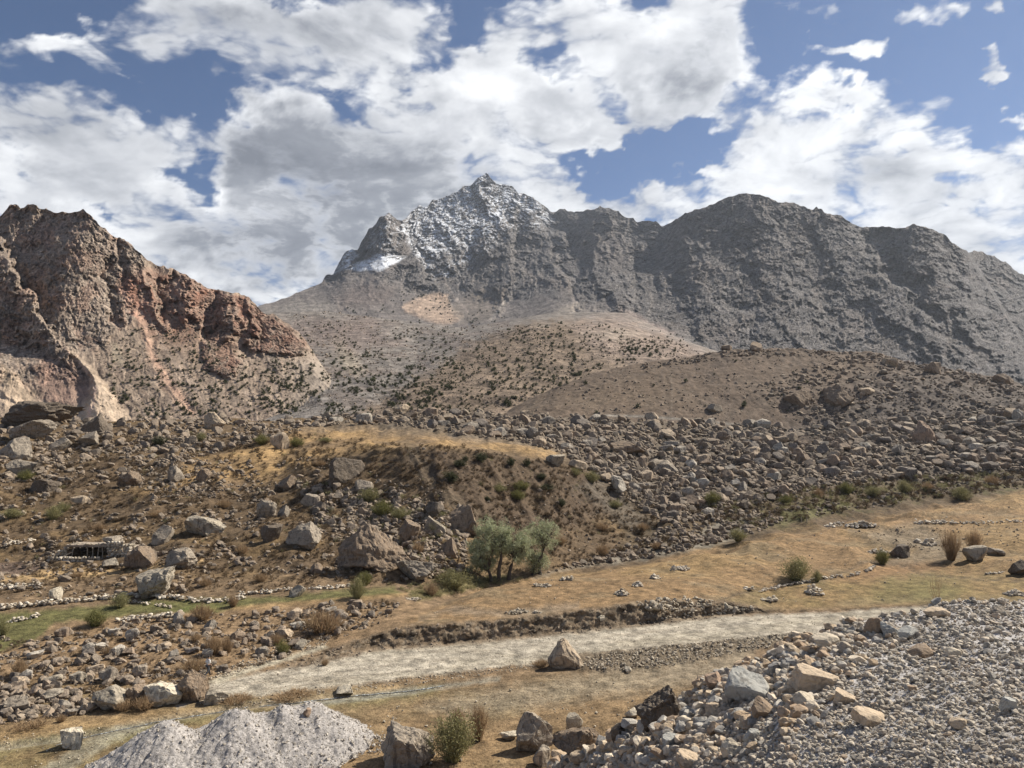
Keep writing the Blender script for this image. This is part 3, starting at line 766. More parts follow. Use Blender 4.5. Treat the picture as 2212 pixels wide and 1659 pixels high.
# ribs further right, running down from the skyline
for pts, wd, am in (([(300, 545), (310, 600), (330, 650), (345, 690)], 26, -22), ([(420, 605), (400, 640), (405, 680)], 26, -26), ([(505, 632), (495, 670), (500, 710)], 24, -30), ([(540, 650), (548, 690), (545, 715)], 16, -20),
                    ([(255, 520), (262, 560), (268, 610)], 20, 16), ([(230, 560), (238, 640), (246, 700)], 14, 16), ([(365, 590), (350, 640), (356, 690)], 18, 20), ([(465, 630), (450, 680), (455, 720)], 18, 22), ([(560, 680), (556, 730), (540, 770)], 16, 18)):
    rel += am * np.clip(1 - polydist(fx, fy, pts) / wd, 0, 1)
out1 = zone(lX, lY, [(403, 612), (480, 640), (540, 650), (566, 672), (548, 720), (500, 712), (450, 716), (408, 690)], 8, 14)
out2 = zone(lX, lY, [(556, 690), (598, 684), (645, 722), (668, 748), (650, 765), (600, 768), (540, 755), (530, 730)], 6, 8)
out3 = zone(lX, lY, [(440, 740), (475, 715), (510, 740), (520, 775), (500, 815), (455, 800), (435, 775)], 6, 12)
out4 = zone(lX, lY, [(575, 770), (600, 765), (615, 790), (600, 805), (580, 795)], 4, 6)
red2 = zone(lX, lY, [(290, 580), (420, 600), (560, 665), (560, 690), (520, 720), (440, 730), (380, 735), (330, 720), (300, 660), (285, 610)], 12, 16)
rel += -22 * out2 - 12 * out3 - 8 * out4 - 14 * out1
crag = crag * (1 - sm(lY, 735, 775) * sm(lX, 120, 140))
rocky_l = np.clip(crag + out1 + out2 + out3 + out4 + red2 * .55 + upper, 0, 1)
lf = sm(dA, -8, 2) * sm(lY, 850, 800)
rocky_l = np.clip(np.maximum(rocky_l, lf), 0, 1)
h1, e1 = facet(fx / 34, fy / 28, 1); h2, e2 = facet(fx / 13 + h1, fy / 10, 2); h3, e3 = facet(fx / 5.5, fy / 4.2 + h2, 3)
PL = LM.d / 1609.
gul = ridged((fx * .86 - fy * .50) / 24, (fx * .5 + fy * .86) / 190, 4, 44, .5)
sx_ = ridged((fx * .8 - fy * .5) / 16, (fx * .5 + fy) / 60, 5, 39, .6) - 1
det = (h1 * 6 + h2 * 4.6 + h3 * 3.8 + (ridged(fx / 46, fy / 70, 8, 33, .52) - 1) * -7.5 + (ridged(fx / 15, fy / 15, 5, 34, .6) - 1) * -1.9 - sx_ * 4.0 + (gul - 1) * -7 + fbm(lX / 3.0, lY / 2.4, 3, 35, .6) * 1.6 + np.exp(-(e2 / .06) ** 2) * 3.0 + np.exp(-(e3 / .09) ** 2) * 1.4) * PL
stk0 = fbm((lX * .85 - lY * .53) / 9 + fbm(lX / 50, lY / 50, 3, 2) * 2, (lX * .53 + lY * .85) / 120, 4, 131, .55)
LM.push(rel * .66 + det * .66 * (rocky_l * .95 + .08) + fbm(fx / 40, fy / 60, 4, 37) * 2.2 + stk0 * .8 + fbm(lX / 5, lY / 9, 4, 38, .6) * .3)
# talus cones
cone1 = zone(lX, lY, [(148, 758), (172, 775), (200, 800), (225, 830), (262, 880), (300, 920), (150, 930), (185, 880), (200, 830), (185, 800)], 6, 5)
cone2 = zone(lX, lY, [(-300, 760), (0, 790), (30, 805), (62, 850), (95, 882), (60, 930), (-300, 940)], 7, 6)
lX2, lY2 = lX, lY
LM.push(-12 * cone1 * np.exp(-((lX - (205 + (lY - 800) * .18)) / 40) ** 2) - 10 * cone2 * np.exp(-((lX - 8) / 45) ** 2))
lcol = np.zeros(LM.d.shape + (3,), np.float32) + np.array((.30, .235, .185), np.float32)   # talus
tal = fbm(lX / 30, lY / 45, 5, 111, .6)
lcol = mixc(lcol, sm(tal, -.1, .4) * .6, (.215, .165, .13))
lcol = mixc(lcol, sm(fbm(lX / 9, lY / 9, 5, 129, .65), .1, .6) * .12, (.40, .34, .28))
stk = fbm((lX * .85 - lY * .53) / 7 + fbm(lX / 50, lY / 50, 3, 2) * 2, (lX * .53 + lY * .85) / 110, 4, 131, .6)
lcol = mixc(lcol, sm(stk, .05, .45) * .55, (.40, .315, .25)); lcol = mixc(lcol, sm(-stk, .1, .5) * .5, (.21, .155, .125))
rk = np.zeros_like(lcol) + np.array((.355, .285, .235), np.float32)
rk = mixc(rk, sm(fbm(fx / 50, fy / 60, 5, 113, .6), -.1, .5) * .6, (.39, .25, .19))
rk = mixc(rk, sm(h2 + h3 * .5, 0, .6) * .35, (.26, .225, .20))
rk = mixc(rk, sm(fbm(fx / 25, fy / 25, 5, 117, .6), .1, .6) * .4, (.42, .36, .30))
lcol = lcol * (1 - rocky_l[..., None]) + rk * rocky_l[..., None]
ls_ = ridged((lX * .55 - lY * .75) / 8 + fbm(lX / 40, lY / 40, 3, 5) * 3, (lX + lY) / 40, 5, 125, .6)
lcol = mixc(lcol, rocky_l * sm(ls_, 1.1, 1.7) * .35, (.47, .39, .32))
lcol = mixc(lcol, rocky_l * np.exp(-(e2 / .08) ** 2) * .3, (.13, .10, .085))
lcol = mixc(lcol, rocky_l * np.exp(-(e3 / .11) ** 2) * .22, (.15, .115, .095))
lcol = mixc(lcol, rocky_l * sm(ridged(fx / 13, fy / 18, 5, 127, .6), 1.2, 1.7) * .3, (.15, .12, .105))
redz = np.clip(red2 + out1 + out2 * .8 + out3 * .8, 0, 1)
lcol = mixc(lcol, redz * np.clip(.62 + fbm(fx / 22, fy / 22, 4, 119) * .5, 0, 1), (.27, .145, .105))
lcol = mixc(lcol, red2 * sm(fbm(fx / 15, fy / 12, 4, 121, .6), .15, .6) * .5, (.36, .27, .22))
lcol = mixc(lcol, zone(lX, lY, [(265, 590), (290, 600), (310, 650), (330, 690), (300, 700), (270, 650), (255, 620)], 8, 10) * .7, (.40, .20, .145))
lcol = mixc(lcol, zone(lX, lY, [(95, 770), (170, 790), (205, 820), (205, 850), (150, 880), (100, 880), (80, 820)], 14, 12) * .55, (.28, .17, .14))
lcol = mixc(lcol, zone(lX, lY, [(280, 700), (340, 690), (540, 740), (520, 760), (430, 790), (400, 760), (330, 750)], 14, 12) * .45, (.28, .18, .13))
lcol = mixc(lcol, cone1 * .85, (.47, .37, .28)); lcol = mixc(lcol, cone2 * .85, (.46, .36, .27))
lcol = mixc(lcol, zone(lX, lY, [(240, 745), (250, 740), (268, 775), (262, 790), (244, 780)], 4, 3) * .7, (.42, .35, .26))
for pts, wd, c_, k in (([(150, 758), (190, 800), (225, 850), (250, 905)], 10, (.50, .40, .31), .6), ([(420, 700), (470, 780), (540, 860)], 4, (.40, .32, .26), .5), ([(300, 640), (360, 760), (450, 880)], 3, (.42, .33, .27), .5),
                       ([(255, 623), (302, 677), (316, 717), (329, 768), (352, 805), (375, 840), (400, 868), (417, 892)], 6, (.52, .34, .26), .85),
                       ([(345, 690), (360, 740), (400, 800), (470, 850)], 3, (.40, .30, .23), .5),
                       ([(140, 752), (165, 780), (196, 812), (206, 845), (200, 870), (190, 905)], 3, (.60, .43, .34), .9),
                       ([(30, 805), (60, 840), (100, 878)], 2.5, (.5, .37, .28), .7), ([(5, 790), (3, 840), (5, 900)], 2.5, (.5, .37, .28), .5)):
    dd = polydist(lX + fbm(lX / 12, lY / 12, 3, 3) * 3, lY, pts)
    lcol = mixc(lcol, np.exp(-(dd / wd) ** 2) * k, c_)
chute = zone(lX, lY, [(300, 680), (318, 700), (345, 780), (385, 830), (425, 890), (395, 890), (350, 840), (320, 780)], 6, 6)
lcol = mixc(lcol, chute * .5, (.45, .30, .22))
lcol = mixc(lcol, sm(lX, 560, 700) * sm(lY, 740, 800) * .8, (.285, .245, .21))
M_left = terrain_mat('reddish_crag', .07, 2.2, 10, .34, speck=.18, sscale=.10)
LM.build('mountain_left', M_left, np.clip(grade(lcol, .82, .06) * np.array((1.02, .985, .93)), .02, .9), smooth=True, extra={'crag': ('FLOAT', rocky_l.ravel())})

# ---- snowy peak and the grey massif to its right
mc_ = [(480, 700), (540, 675), (560, 660), (591, 652), (622, 641), (655, 626), (680, 618), (696, 609), (702, 596), (722, 591), (732, 566), (742, 548), (760, 536), (773, 538), (780, 521), (794, 500), (808, 486), (822, 469), (832, 465), (839, 459), (849, 466), (859, 476), (878, 471), (890, 455), (900, 449), (904, 441), (911, 447), (921, 445), (938, 431), (952, 426), (976, 419), (997, 407), (1004, 399), (1014, 399), (1028, 388), (1041, 377), (1052, 375), (1062, 383), (1071, 392), (1079, 394), (1093, 399), (1107, 404), (1120, 419), (1138, 418), (1151, 426), (1167, 435), (1175, 445), (1188, 457), (1196, 457), (1210, 452), (1227, 456), (1248, 454), (1272, 452), (1289, 447), (1320, 449), (1337, 457), (1354, 469), (1378, 478), (1399, 473), (1416, 478), (1429, 489),
      (1450, 480), (1480, 461), (1510, 450), (1540, 440), (1570, 425), (1600, 418), (1637, 418), (1660, 425), (1682, 435), (1720, 439), (1742, 448), (1757, 452), (1761, 446), (1769, 451), (1774, 447), (1780, 457), (1814, 466), (1840, 481), (1866, 491), (1889, 488), (1915, 491), (1956, 490), (1971, 484), (1990, 487), (2012, 495), (2042, 508), (2057, 525), (2084, 540), (2093, 545), (2102, 541), (2117, 543), (2151, 555), (2170, 566), (2189, 581), (2212, 596), (2400, 690), (2700, 760)]
xs, ys = jag(mc_, 3.4, 1.0, 51)
base_y = np.interp(xs, *np.array(mc_).T)
k = np.interp(xs, [480, 690, 720, 1200, 1430, 1450, 1750, 1900, 2200], [.3, .4, 1.2, 1.3, .9, .7, .9, .8, .9])
ys = base_y + (ys - base_y) * k
rc_ = np.interp(xs, [480, 560, 700, 800, 839, 900, 1050, 1190, 1300, 1429, 1500, 1650, 1850, 2000, 2093, 2110, 2300], [2500, 2700, 3100, 3350, 3400, 3900, 4300, 4000, 3450, 2850, 2600, 2450, 2300, 2150, 2150, 2400, 2400])
crest = np.stack([xs, ys, rc_], 1)
fr_ = lambda t: [(x, 0, 0) for x in ()]
footm = [(480, 760, 2100), (700, 745, 2150), (870, 730, 2200), (1000, 725, 2150), (1100, 710, 2000), (1200, 700, 1850), (1350, 712, 1700), (1480, 760, 1560), (1600, 800, 1450), (1800, 850, 1380), (2000, 880, 1330), (2212, 920, 1280), (2700, 960, 1280)]
MF = [('d', footm), ('d', [(480, 710, 2300), (700, 665, 2600), (870, 640, 2750), (1000, 655, 2700), (1100, 660, 2500), (1200, 640, 2250), (1350, 650, 2050), (1500, 690, 1800), (1650, 720, 1650), (1800, 760, 1600), (2000, 790, 1560), (2212, 830, 1520), (2700, 880, 1520)]),
      ('d', crest), ('dd', [(480, 780, 300), (700, 720, 300), (1050, 560, 300), (1650, 600, 300), (2212, 760, 300), (2700, 900, 300)])]
MM = Layer(500, 2540, 1260, MF, [62, 210, 8], smooth=0)
MM.depth_by_height([MF[0][1], MF[1][1], crest], 9, 14)
mX, mY = MM.scr()
fx = mX + fbm(mX / 70, mY / 60, 5, 207, .62) * 34; fy = mY + fbm(mX / 70, mY / 60, 5, 217, .62) * 30
rel = np.zeros_like(mX)
def tent(pts, wd, am, soft=1.0):
    global rel
    rel = rel + am * sm(1 - polydist(fx, fy, pts) / wd, -.15, 1.1) ** soft * 1.25
# pyramid in front of the summit, its east edge
pyr = zone(mX, mY, [(839, 455), (862, 480), (880, 510), (905, 540), (925, 572), (940, 640), (900, 660), (800, 640), (740, 600), (775, 535), (800, 490), (822, 466)], 7, 5) * (1 - sm(mY, 560, 640))
rel += -70 * pyr
tent([(839, 459), (850, 500), (862, 545), (905, 590), (930, 620)], 34, -150)
tent([(862, 478), (890, 520), (925, 560), (945, 600)], 14, 90)
tent([(1050, 375), (1060, 420), (1080, 470), (1075, 520), (1090, 600)], 60, -240)
tent([(1050, 375), (1000, 440), (970, 500), (960, 560)], 44, -170)
tent([(1150, 426), (1165, 480), (1190, 540), (1200, 600)], 40, -170)
tent([(1110, 440), (1120, 500), (1130, 580)], 30, 120)
tent([(1188, 457), (1230, 540), (1240, 640)], 34, 150)
tent([(1290, 450), (1290, 520), (1310, 600), (1330, 660)], 46, -160)
tent([(1400, 475), (1390, 540), (1370, 620)], 34, 90)
tent([(1430, 490), (1420, 560), (1440, 640), (1480, 700)], 40, 60)
tent([(1480, 462), (1470, 540), (1500, 620), (1530, 700)], 56, -70)
tent([(1600, 418), (1560, 500), (1600, 600), (1620, 700)], 46, 70)
tent([(1637, 418), (1680, 500), (1690, 600), (1720, 700)], 60, -80)
tent([(1780, 457), (1830, 540), (1900, 620), (1990, 700), (2080, 780), (2130, 830)], 62, -130)
tent([(1850, 485), (1890, 540), (1940, 600), (2010, 680), (2100, 770), (2160, 830)], 46, 120)
tent([(1971, 484), (1990, 560), (2050, 640), (2120, 720), (2212, 800)], 60, -100)
tent([(2050, 520), (2080, 600), (2140, 680), (2250, 780)], 30, 70)
tent([(1740, 600), (1790, 680), (1800, 760)], 34, 60)
second = sm(mX, 2088 + (mY - 541) * .62 - 4, 2088 + (mY - 541) * .62 + 4) * sm(mX, 2080, 2096)
rel += 300 * second
talm = np.clip(1 - sm((np.interp(mX, [480, 700, 800, 900, 960, 1010, 1080, 1150, 1230, 1330, 1420, 1500, 1600, 1700, 2212], [640, 610, 600, 625, 660, 640, 660, 640, 650, 672, 700, 740, 770, 800, 900]) - mY) + fbm(mX / 25, mY / 25, 4, 219) * 14, -8, 12), 0, 1)
rocky_m = 1 - talm
rocky_m = np.maximum(rocky_m, zone(mX, mY, [(880, 590), (930, 600), (945, 640), (905, 640), (870, 615)], 6, 6) * .8)
h1, e1 = facet(fx / 34, fy / 28, 11); h2, e2 = facet(fx / 13 + h1, fy / 10, 12); h3, e3 = facet(fx / 6, fy / 4.6 + h2, 13)
P = MM.d / 1609.
flatsnow = zone(mX, mY, [(740, 590), (800, 556), (825, 545), (880, 554), (856, 575), (828, 596), (777, 600)], 8, 4)
rel *= 1 - flatsnow; rocky_m = rocky_m * (1 - .85 * flatsnow)
sharp = 1 + .35 * sm(mX, 1250, 1100)
# slabs dip to the right on the big wall
dip = ridged((mX * .55 + mY) / 22, (mX - mY * .5) / 90, 5, 233, .6) - 1
gul = ridged((fx * .70 - fy * .71) / 34, (fx * .71 + fy * .70) / 260, 4, 244, .5) * sm(mX, 1350, 1550) + ridged(fx / 30, fy / 190, 4, 245, .5) * (1 - sm(mX, 1350, 1550))
det = ((gul - 1) * -9 + h1 * 2.6 + h2 * 2.6 + h3 * 2.3 + (ridged(fx / 60, fy / 66, 8, 235, .54) - 1) * -5 + (ridged(fx / 17, fy / 15, 5, 236, .62) - 1) * -1.8 + dip * -3.4 + fbm(mX / 3.0, mY / 2.4, 3, 237, .6) * 1.3 + np.exp(-(e2 / .06) ** 2) * 2.6 + np.exp(-(e3 / .09) ** 2) * 1.2) * P
MM.push(rel * .34 + det * .85 * sharp * (rocky_m * .95 + .06) + fbm(fx / 40, fy / 60, 4, 239) * P * 6)
mcol = np.zeros(MM.d.shape + (3,), np.float32) + np.array((.245, .228, .215), np.float32)
mcol = mixc(mcol, sm(fbm(fx / 60, fy / 50, 5, 241, .6), -.1, .5) * .5, (.285, .262, .24))
mcol = mixc(mcol, sm(h2 + h3, .1, .8) * .35, (.20, .19, .185))
mcol = mixc(mcol, sm(fbm(fx / 30, fy / 24, 4, 243, .6), .2, .7) * .3, (.30, .26, .22))
strat = ridged((fx * .62 + fy) / 9, (fx - fy * .6) / 40, 5, 261, .6)
mcol = mixc(mcol, (1 - talm) * sm(strat, 1.15, 1.7) * .38, (.36, .335, .305))
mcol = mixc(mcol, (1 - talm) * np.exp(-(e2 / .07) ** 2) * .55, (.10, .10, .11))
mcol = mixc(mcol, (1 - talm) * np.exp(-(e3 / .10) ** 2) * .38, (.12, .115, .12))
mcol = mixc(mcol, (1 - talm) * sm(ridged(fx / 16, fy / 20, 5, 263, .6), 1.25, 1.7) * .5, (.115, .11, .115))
mcol = mixc(mcol, (1 - talm) * sm(fbm(fx / 90, fy / 70, 3, 265), 0, .5) * .35, (.30, .25, .21))
mcol = mixc(mcol, talm * .9, (.25, .22, .195))
mcol = mixc(mcol, talm * sm(fbm(mX / 40, mY / 25, 4, 247, .6), 0, .5) * .55, (.20, .175, .16))
mcol = mixc(mcol, zone(mX, mY, [(720, 640), (780, 612), (850, 625), (840, 660), (740, 665)], 10, 8) * .6, (.20, .16, .14))
mcol = mixc(mcol, zone(mX, mY, [(866, 662), (897, 645), (945, 629), (966, 638), (973, 662), (1000, 679), (987, 696), (959, 703), (914, 688), (877, 676)], 4, 4) * .95, (.56, .42, .31))
mcol = mixc(mcol, zone(mX, mY, [(973, 665), (1035, 624), (1097, 621), (1086, 655), (1062, 693), (1000, 700)], 6, 8) * .75, (.29, .245, .20))
mcol = mixc(mcol, np.exp(-(polydist(mX, mY, [(1100, 640), (1080, 665), (1055, 700)]) / 4) ** 2) * .6, (.42, .38, .33))
mcol = mixc(mcol, np.exp(-(polydist(mX, mY, [(955, 600), (980, 640), (1010, 672)]) / 3) ** 2) * .6, (.42, .36, .31))
mcol = mixc(mcol, zone(mX, mY, [(1179, 684), (1248, 648), (1268, 669), (1227, 692)], 5, 6) * .8, (.40, .35, .29))
mcol = mixc(mcol, zone(mX, mY, [(1255, 712), (1344, 665), (1389, 689), (1470, 730), (1400, 740), (1275, 735)], 7, 8) * .8, (.42, .33, .28))
mcol = mixc(mcol, zone(mX, mY, [(560, 668), (640, 648), (720, 655), (700, 690), (560, 690)], 8, 8) * .4, (.36, .33, .28))
mcol = mixc(mcol, zone(mX, mY, [(1480, 720), (1530, 740), (1580, 775), (1480, 775)], 7, 7) * .6, (.30, .28, .26))
# snow lies on whatever is not too steep
v = np.stack([MM.U * MM.d, MM.d, MM.z], -1)
du = np.gradient(v, axis=1); dv = np.gradient(v, axis=0)
nrm = np.cross(du, dv); nrm /= np.linalg.norm(nrm, axis=-1, keepdims=True); nrm *= np.sign(nrm[..., 2:3] + 1e-9)
nz = nrm[..., 2]
sn = zone(mX, mY, [(859, 476), (904, 430), (938, 420), (997, 395), (1048, 365), (1103, 394), (1151, 416), (1186, 447), (1188, 470), (1103, 456), (1079, 483), (1035, 505), (1005, 530), (960, 545), (935, 568), (897, 528)], 10, 12)
sn2 = zone(mX, mY, [(748, 580), (800, 556), (825, 545), (877, 554), (856, 568), (828, 584), (777, 586)], 3, 4)
sn3 = zone(mX, mY, [(720, 592), (738, 555), (760, 535), (775, 552), (748, 580)], 3, 5)
sn4 = zone(mX, mY, [(800, 500), (839, 455), (870, 480), (868, 530), (830, 548), (790, 545)], 8, 8)
sn5 = zone(mX, mY, [(875, 480), (890, 520), (925, 560), (945, 600), (920, 580), (885, 540), (868, 500)], 3, 3)
sn4 = sn4 * .8
sn6 = zone(mX, mY, [(1060, 455), (1110, 448), (1190, 470), (1180, 500), (1100, 500), (1040, 560), (960, 600), (930, 590), (1000, 540)], 12, 12)
patch = (ridged((fx + fy * .7) / 14, (fy - fx * .6) / 5.5, 5, 251, .68) - 1.1) * 1.1; brd = fbm(mX / 26, mY / 20, 4, 253, .6)
lay_ = nz * .95 + patch * .42 + brd * .22 + .06
snow = np.clip(sn * sm(lay_, .50, .66) * .95 + sn2 * sm(lay_ + fbm(mX / 5, mY / 4, 4, 258, .7) * .25, .20, .42) + sn3 * sm(lay_, .35, .5) + sn4 * sm(lay_, .66, .80) * .9 + sn5 * .8 * sm(patch, -.5, .1) + sn6 * sm(lay_, .84, .95) * .8, 0, 1)
snow = np.maximum(snow, zone(mX, mY, [(1155, 463), (1186, 470), (1182, 476), (1158, 468)], 2, 1))
snow = np.maximum(snow, zone(mX, mY, [(938, 592), (966, 587), (988, 597), (970, 600)], 2, 3) * sm(patch, -.3, .2))
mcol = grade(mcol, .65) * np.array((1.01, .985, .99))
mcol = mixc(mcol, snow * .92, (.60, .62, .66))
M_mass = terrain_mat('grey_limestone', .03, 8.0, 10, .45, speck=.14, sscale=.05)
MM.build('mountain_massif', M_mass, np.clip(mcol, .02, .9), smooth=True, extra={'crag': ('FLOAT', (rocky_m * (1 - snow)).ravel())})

# ---- far plain under and behind everything
a = np.linspace(0, 2 * np.pi, 49)[:-1]
rr = np.array([0.01, 60, 400, 3000, 9000])
pv = np.stack([np.outer(rr, np.cos(a)), np.outer(rr, np.sin(a)), np.full((5, 48), -27.)], -1).reshape(-1, 3)
ii = np.arange(5 * 48).reshape(5, 48)
pf_ = np.stack([ii[:-1], np.roll(ii[:-1], -1, 1), np.roll(ii[1:], -1, 1), ii[1:]], -1).reshape(-1, 4)
far_o = mesh_np('valley_floor', pv, pf_, M_hill, True, {'tint': ('FLOAT_COLOR', np.tile(np.array([BROWN]), (len(pv), 1)))})
far_o['kind'] = 'structure'

# ------------------------------------------------------------------ gravel embankment in the right foreground
EG = [(1000, 1790), (1150, 1685), (1205, 1655), (1311, 1614), (1384, 1572), (1434, 1545), (1500, 1492), (1529, 1472), (1575, 1458), (1613, 1438), (1673, 1413), (1701, 1392), (1761, 1378), (1821, 1346), (1873, 1336), (1982, 1323), (2032, 1311), (2084, 1301), (2212, 1300), (2400, 1296), (2760, 1292)]
ed = lambda x: float(np.interp(x, [1000, 1205, 1311, 1434, 1529, 1700, 1900, 2060, 2212, 2400], [46, 44, 40, 37, 35, 35, 37, 38, 39, 40]))
EF = [('d', [(1000, 2600, 26), (1205, 2600, 24), (1434, 2600, 17), (1700, 2600, 11), (2212, 2600, 7), (2400, 2600, 6)]),
      ('d', [(1000, 1820, 42), (1205, 1700, 41.5), (1311, 1670, 35.5), (1434, 1659, 28), (1700, 1659, 20.5), (2212, 1659, 14), (2400, 1659, 13)]),
      ('d', [(x, y, ed(x)) for x, y in EG]),
      ('abs', [(1000, -22.5, 50), (1205, -22.5, 50), (1434, -22.5, 48), (2400, -22.5, 50)])]
E_ = Layer(1000, 2760, 420, EF, [20, 190, 24], smooth=3)
eX, eY = E_.scr(); ex, ey = E_.xy()
lft = sm(eX, 1750 + (1500 - eY) * .6, 1350 + (1500 - eY) * .6)
E_.z += fbm(ex / 3.0, ey / 3.0, 4, 5, .6) * (.14 + .55 * lft) + fbm(ex / .7, ey / .7, 4, 8, .6) * (.05 + .12 * lft)
# the grader's berm along the edge
E_.z += np.exp(-((E_.d - np.interp(eX, [x for x, y in EG], [ed(x) for x, y in EG]) + 1.6) / 1.6) ** 2) * .12
ecol = np.zeros(E_.d.shape + (3,), np.float32) + np.array((.33, .31, .295), np.float32)
ecol = mixc(ecol, lft * .9, (.36, .27, .19)); ecol = mixc(ecol, sm(fbm(ex / 2, ey / 2, 4, 3), 0, .6) * .5, (.22, .20, .185))
M_gravel = terrain_mat('crushed_stone', 5.0, .05, 9, .35, speck=.45, sscale=7.0)
E_.build('embankment', M_gravel, grade(ecol, .9))

LAYERS = [G, HL, VL, LM, MM, E_]


def place(x, y, layers=None):
    """nearest surface at that point of the print"""
    x = np.atleast_1d(np.asarray(x, float)); y = np.atleast_1d(np.asarray(y, float))
    best = np.zeros((len(x), 3)); bd = np.full(len(x), 1e9); which = np.full(len(x), -1)
    for i, L in enumerate(layers or LAYERS):
        p, ok = L.hit(x, y)
        m = ok & (p[:, 1] < bd)
        best[m] = p[m]; bd[m] = p[m, 1]; which[m] = i
    return best, which


HAZE = 3.2e-5
RAD = 1 / 1609.0
rng = np.random.RandomState(11)


# ------------------------------------------------------------------ rock shapes
def ico(sub):
    import bmesh
    bm = bmesh.new(); bmesh.ops.create_icosphere(bm, subdivisions=sub, radius=1.0)
    v = np.array([q.co[:] for q in bm.verts]); f = np.array([[w.index for w in q.verts] for q in bm.faces]); bm.free()
    return v, f
ICO = {k: ico(k) for k in (1, 2, 3, 4, 5)}


def rock_mesh(name, seed, sub=3, kind='block', mat=None, rough=.05, smooth=False):
    r = np.random.RandomState(seed)
    v, f = ICO[sub]; v = v.copy()
    if kind == 'slab': base = np.array([1, .8, .5])
    else: base = np.array([1, .9, .85])
    ncut = r.randint(11, 18)
    for k in range(ncut):
        n = r.normal(size=3)
        if kind == 'slab' and k < 3: n = np.array([r.normal() * .25, r.normal() * .25, 1.0])
        if k == 3: n = np.array([r.normal() * .35, r.normal() * .35, 1.0])
        n /= np.linalg.norm(n)
        dd = r.uniform(.42, .80)
        t = v @ n - dd
        v -= np.where(t > 0, t, 0)[:, None] * n * .98
    if sub >= 3:
        q = v * 2.3 + seed
        nn = (fbm(q[:, 0] + q[:, 2] * .7, q[:, 1] - q[:, 2] * .6, 5, seed % 50, .6) + fbm(q[:, 2] * 1.1, q[:, 0] - q[:, 1], 5, seed % 37, .6)) * rough
        if sub >= 4:
            rg = ridged(q[:, 0] * .9 + q[:, 2] * .8, q[:, 1] * .9 - q[:, 2] * .5, 5, seed % 41, .6) + ridged(q[:, 2] * 1.3 + 3, q[:, 0] * .8 + q[:, 1], 4, seed % 29, .6)
            nn = nn * .6 - (rg - 1.8) * rough * .75
        st = np.abs(((q @ r.normal(size=3)) * 1.3) % 1 - .5) * rough * .9       # bedding
        v *= (1 + nn + st)[:, None]
    if kind == 'peak':
        zz = (v[:, 2] - v[:, 2].min()) / np.ptp(v[:, 2]); v[:, :2] *= (1.06 - .5 * zz)[:, None]
        v[:, 0] += zz * r.uniform(-.2, .2)
    v *= base
    v -= (v.max(0) + v.min(0)) / 2; v /= np.ptp(v, axis=0)
    o = mesh_np(name, v, f, mat, smooth, link=False)
    me = o.data; bpy.data.objects.remove(o)
    return me


def rock_mat(name, palette=None, scale=1.2, bump=.10, streak=True):
    m, b = new_mat(name)
    g = b.n('ShaderNodeNewGeometry').outputs['Position']
    oi = b.n('ShaderNodeObjectInfo')
    if palette:
        rp = b.n('ShaderNodeValToRGB'); rp.color_ramp.interpolation = 'LINEAR'
        el = rp.color_ramp.elements
        for i, c in enumerate(palette):
            e = el[i] if i < 2 else el.new(.5)
            e.position = i / (len(palette) - 1); e.color = (*c, 1)
        for i, (e, c) in enumerate(zip(sorted(el, key=lambda q: q.position), palette)): e.color = (*c, 1)
        b.l(oi.outputs['Random'], rp.inputs[0]); base = rp.outputs[0]
    else: base = oi.outputs['Color']
    base = b.vmath('MULTIPLY', base, (1.30, 1.24, 1.12)).outputs[0]
    off = b.vmath('MULTIPLY_ADD', g, (1, 1, 1)); cx = b.n('ShaderNodeCombineXYZ')
    b.l(b.math('MULTIPLY', oi.outputs['Random'], 40.), cx.inputs[0]); b.l(cx.outputs[0], off.inputs[2])
    gp = off.outputs[0]
    n1 = b.noise(gp, scale, 9, .62, .4); n2 = b.noise(gp, scale * 6, 6, .65)
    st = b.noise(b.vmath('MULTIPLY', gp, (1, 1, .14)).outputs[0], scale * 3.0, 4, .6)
    dark = b.math('MULTIPLY', b.sstep(n1, .50, .64), .55)
    lite = b.math('MULTIPLY', b.sstep(n2, .52, .70), .42)
    col = b.mix(dark, base, (.105, .088, .072))
    col = b.mix(lite, col, (.46, .415, .355))
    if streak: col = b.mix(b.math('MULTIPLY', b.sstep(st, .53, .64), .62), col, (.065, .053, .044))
    wn_ = b.n('ShaderNodeTexNoise', i_Scale=scale * .8, i_Detail=5.0); b.l(gp, wn_.inputs['Vector']); WN = wn_.outputs['Color']
    v = b.n('ShaderNodeTexVoronoi'); v.feature = 'DISTANCE_TO_EDGE'; v.inputs['Scale'].default_value = scale * .9
    b.l(b.vmath('ADD', gp, b.vmath('MULTIPLY', WN, 1.6).outputs[0]).outputs[0], v.inputs['Vector'])
    crack = b.math('MAXIMUM', b.sstep(v.outputs['Distance'], 0.0, .03), b.sstep(n1, .47, .55))
    col = b.mix(b.math('MULTIPLY', b.math('SUBTRACT', 1.0, crack), .35), col, (.08, .07, .06))
    h = b.math('ADD', b.math('ADD', n1, b.math('MULTIPLY', n2, .3)), b.math('MULTIPLY', crack, .25))
    bp = b.n('ShaderNodeBump'); bp.inputs['Strength'].default_value = .9; bp.inputs['Distance'].default_value = bump
    b.l(h, bp.inputs['Height'])
    p = b.n('ShaderNodeBsdfPrincipled'); p.inputs['Roughness'].default_value = .9; p.inputs['Specular IOR Level'].default_value = .2
    b.l(col, p.inputs['Base Color']); b.l(bp.outputs[0], p.inputs['Normal'])
    o = b.n('ShaderNodeOutputMaterial'); b.l(p.outputs[0], o.inputs[0])
    return m


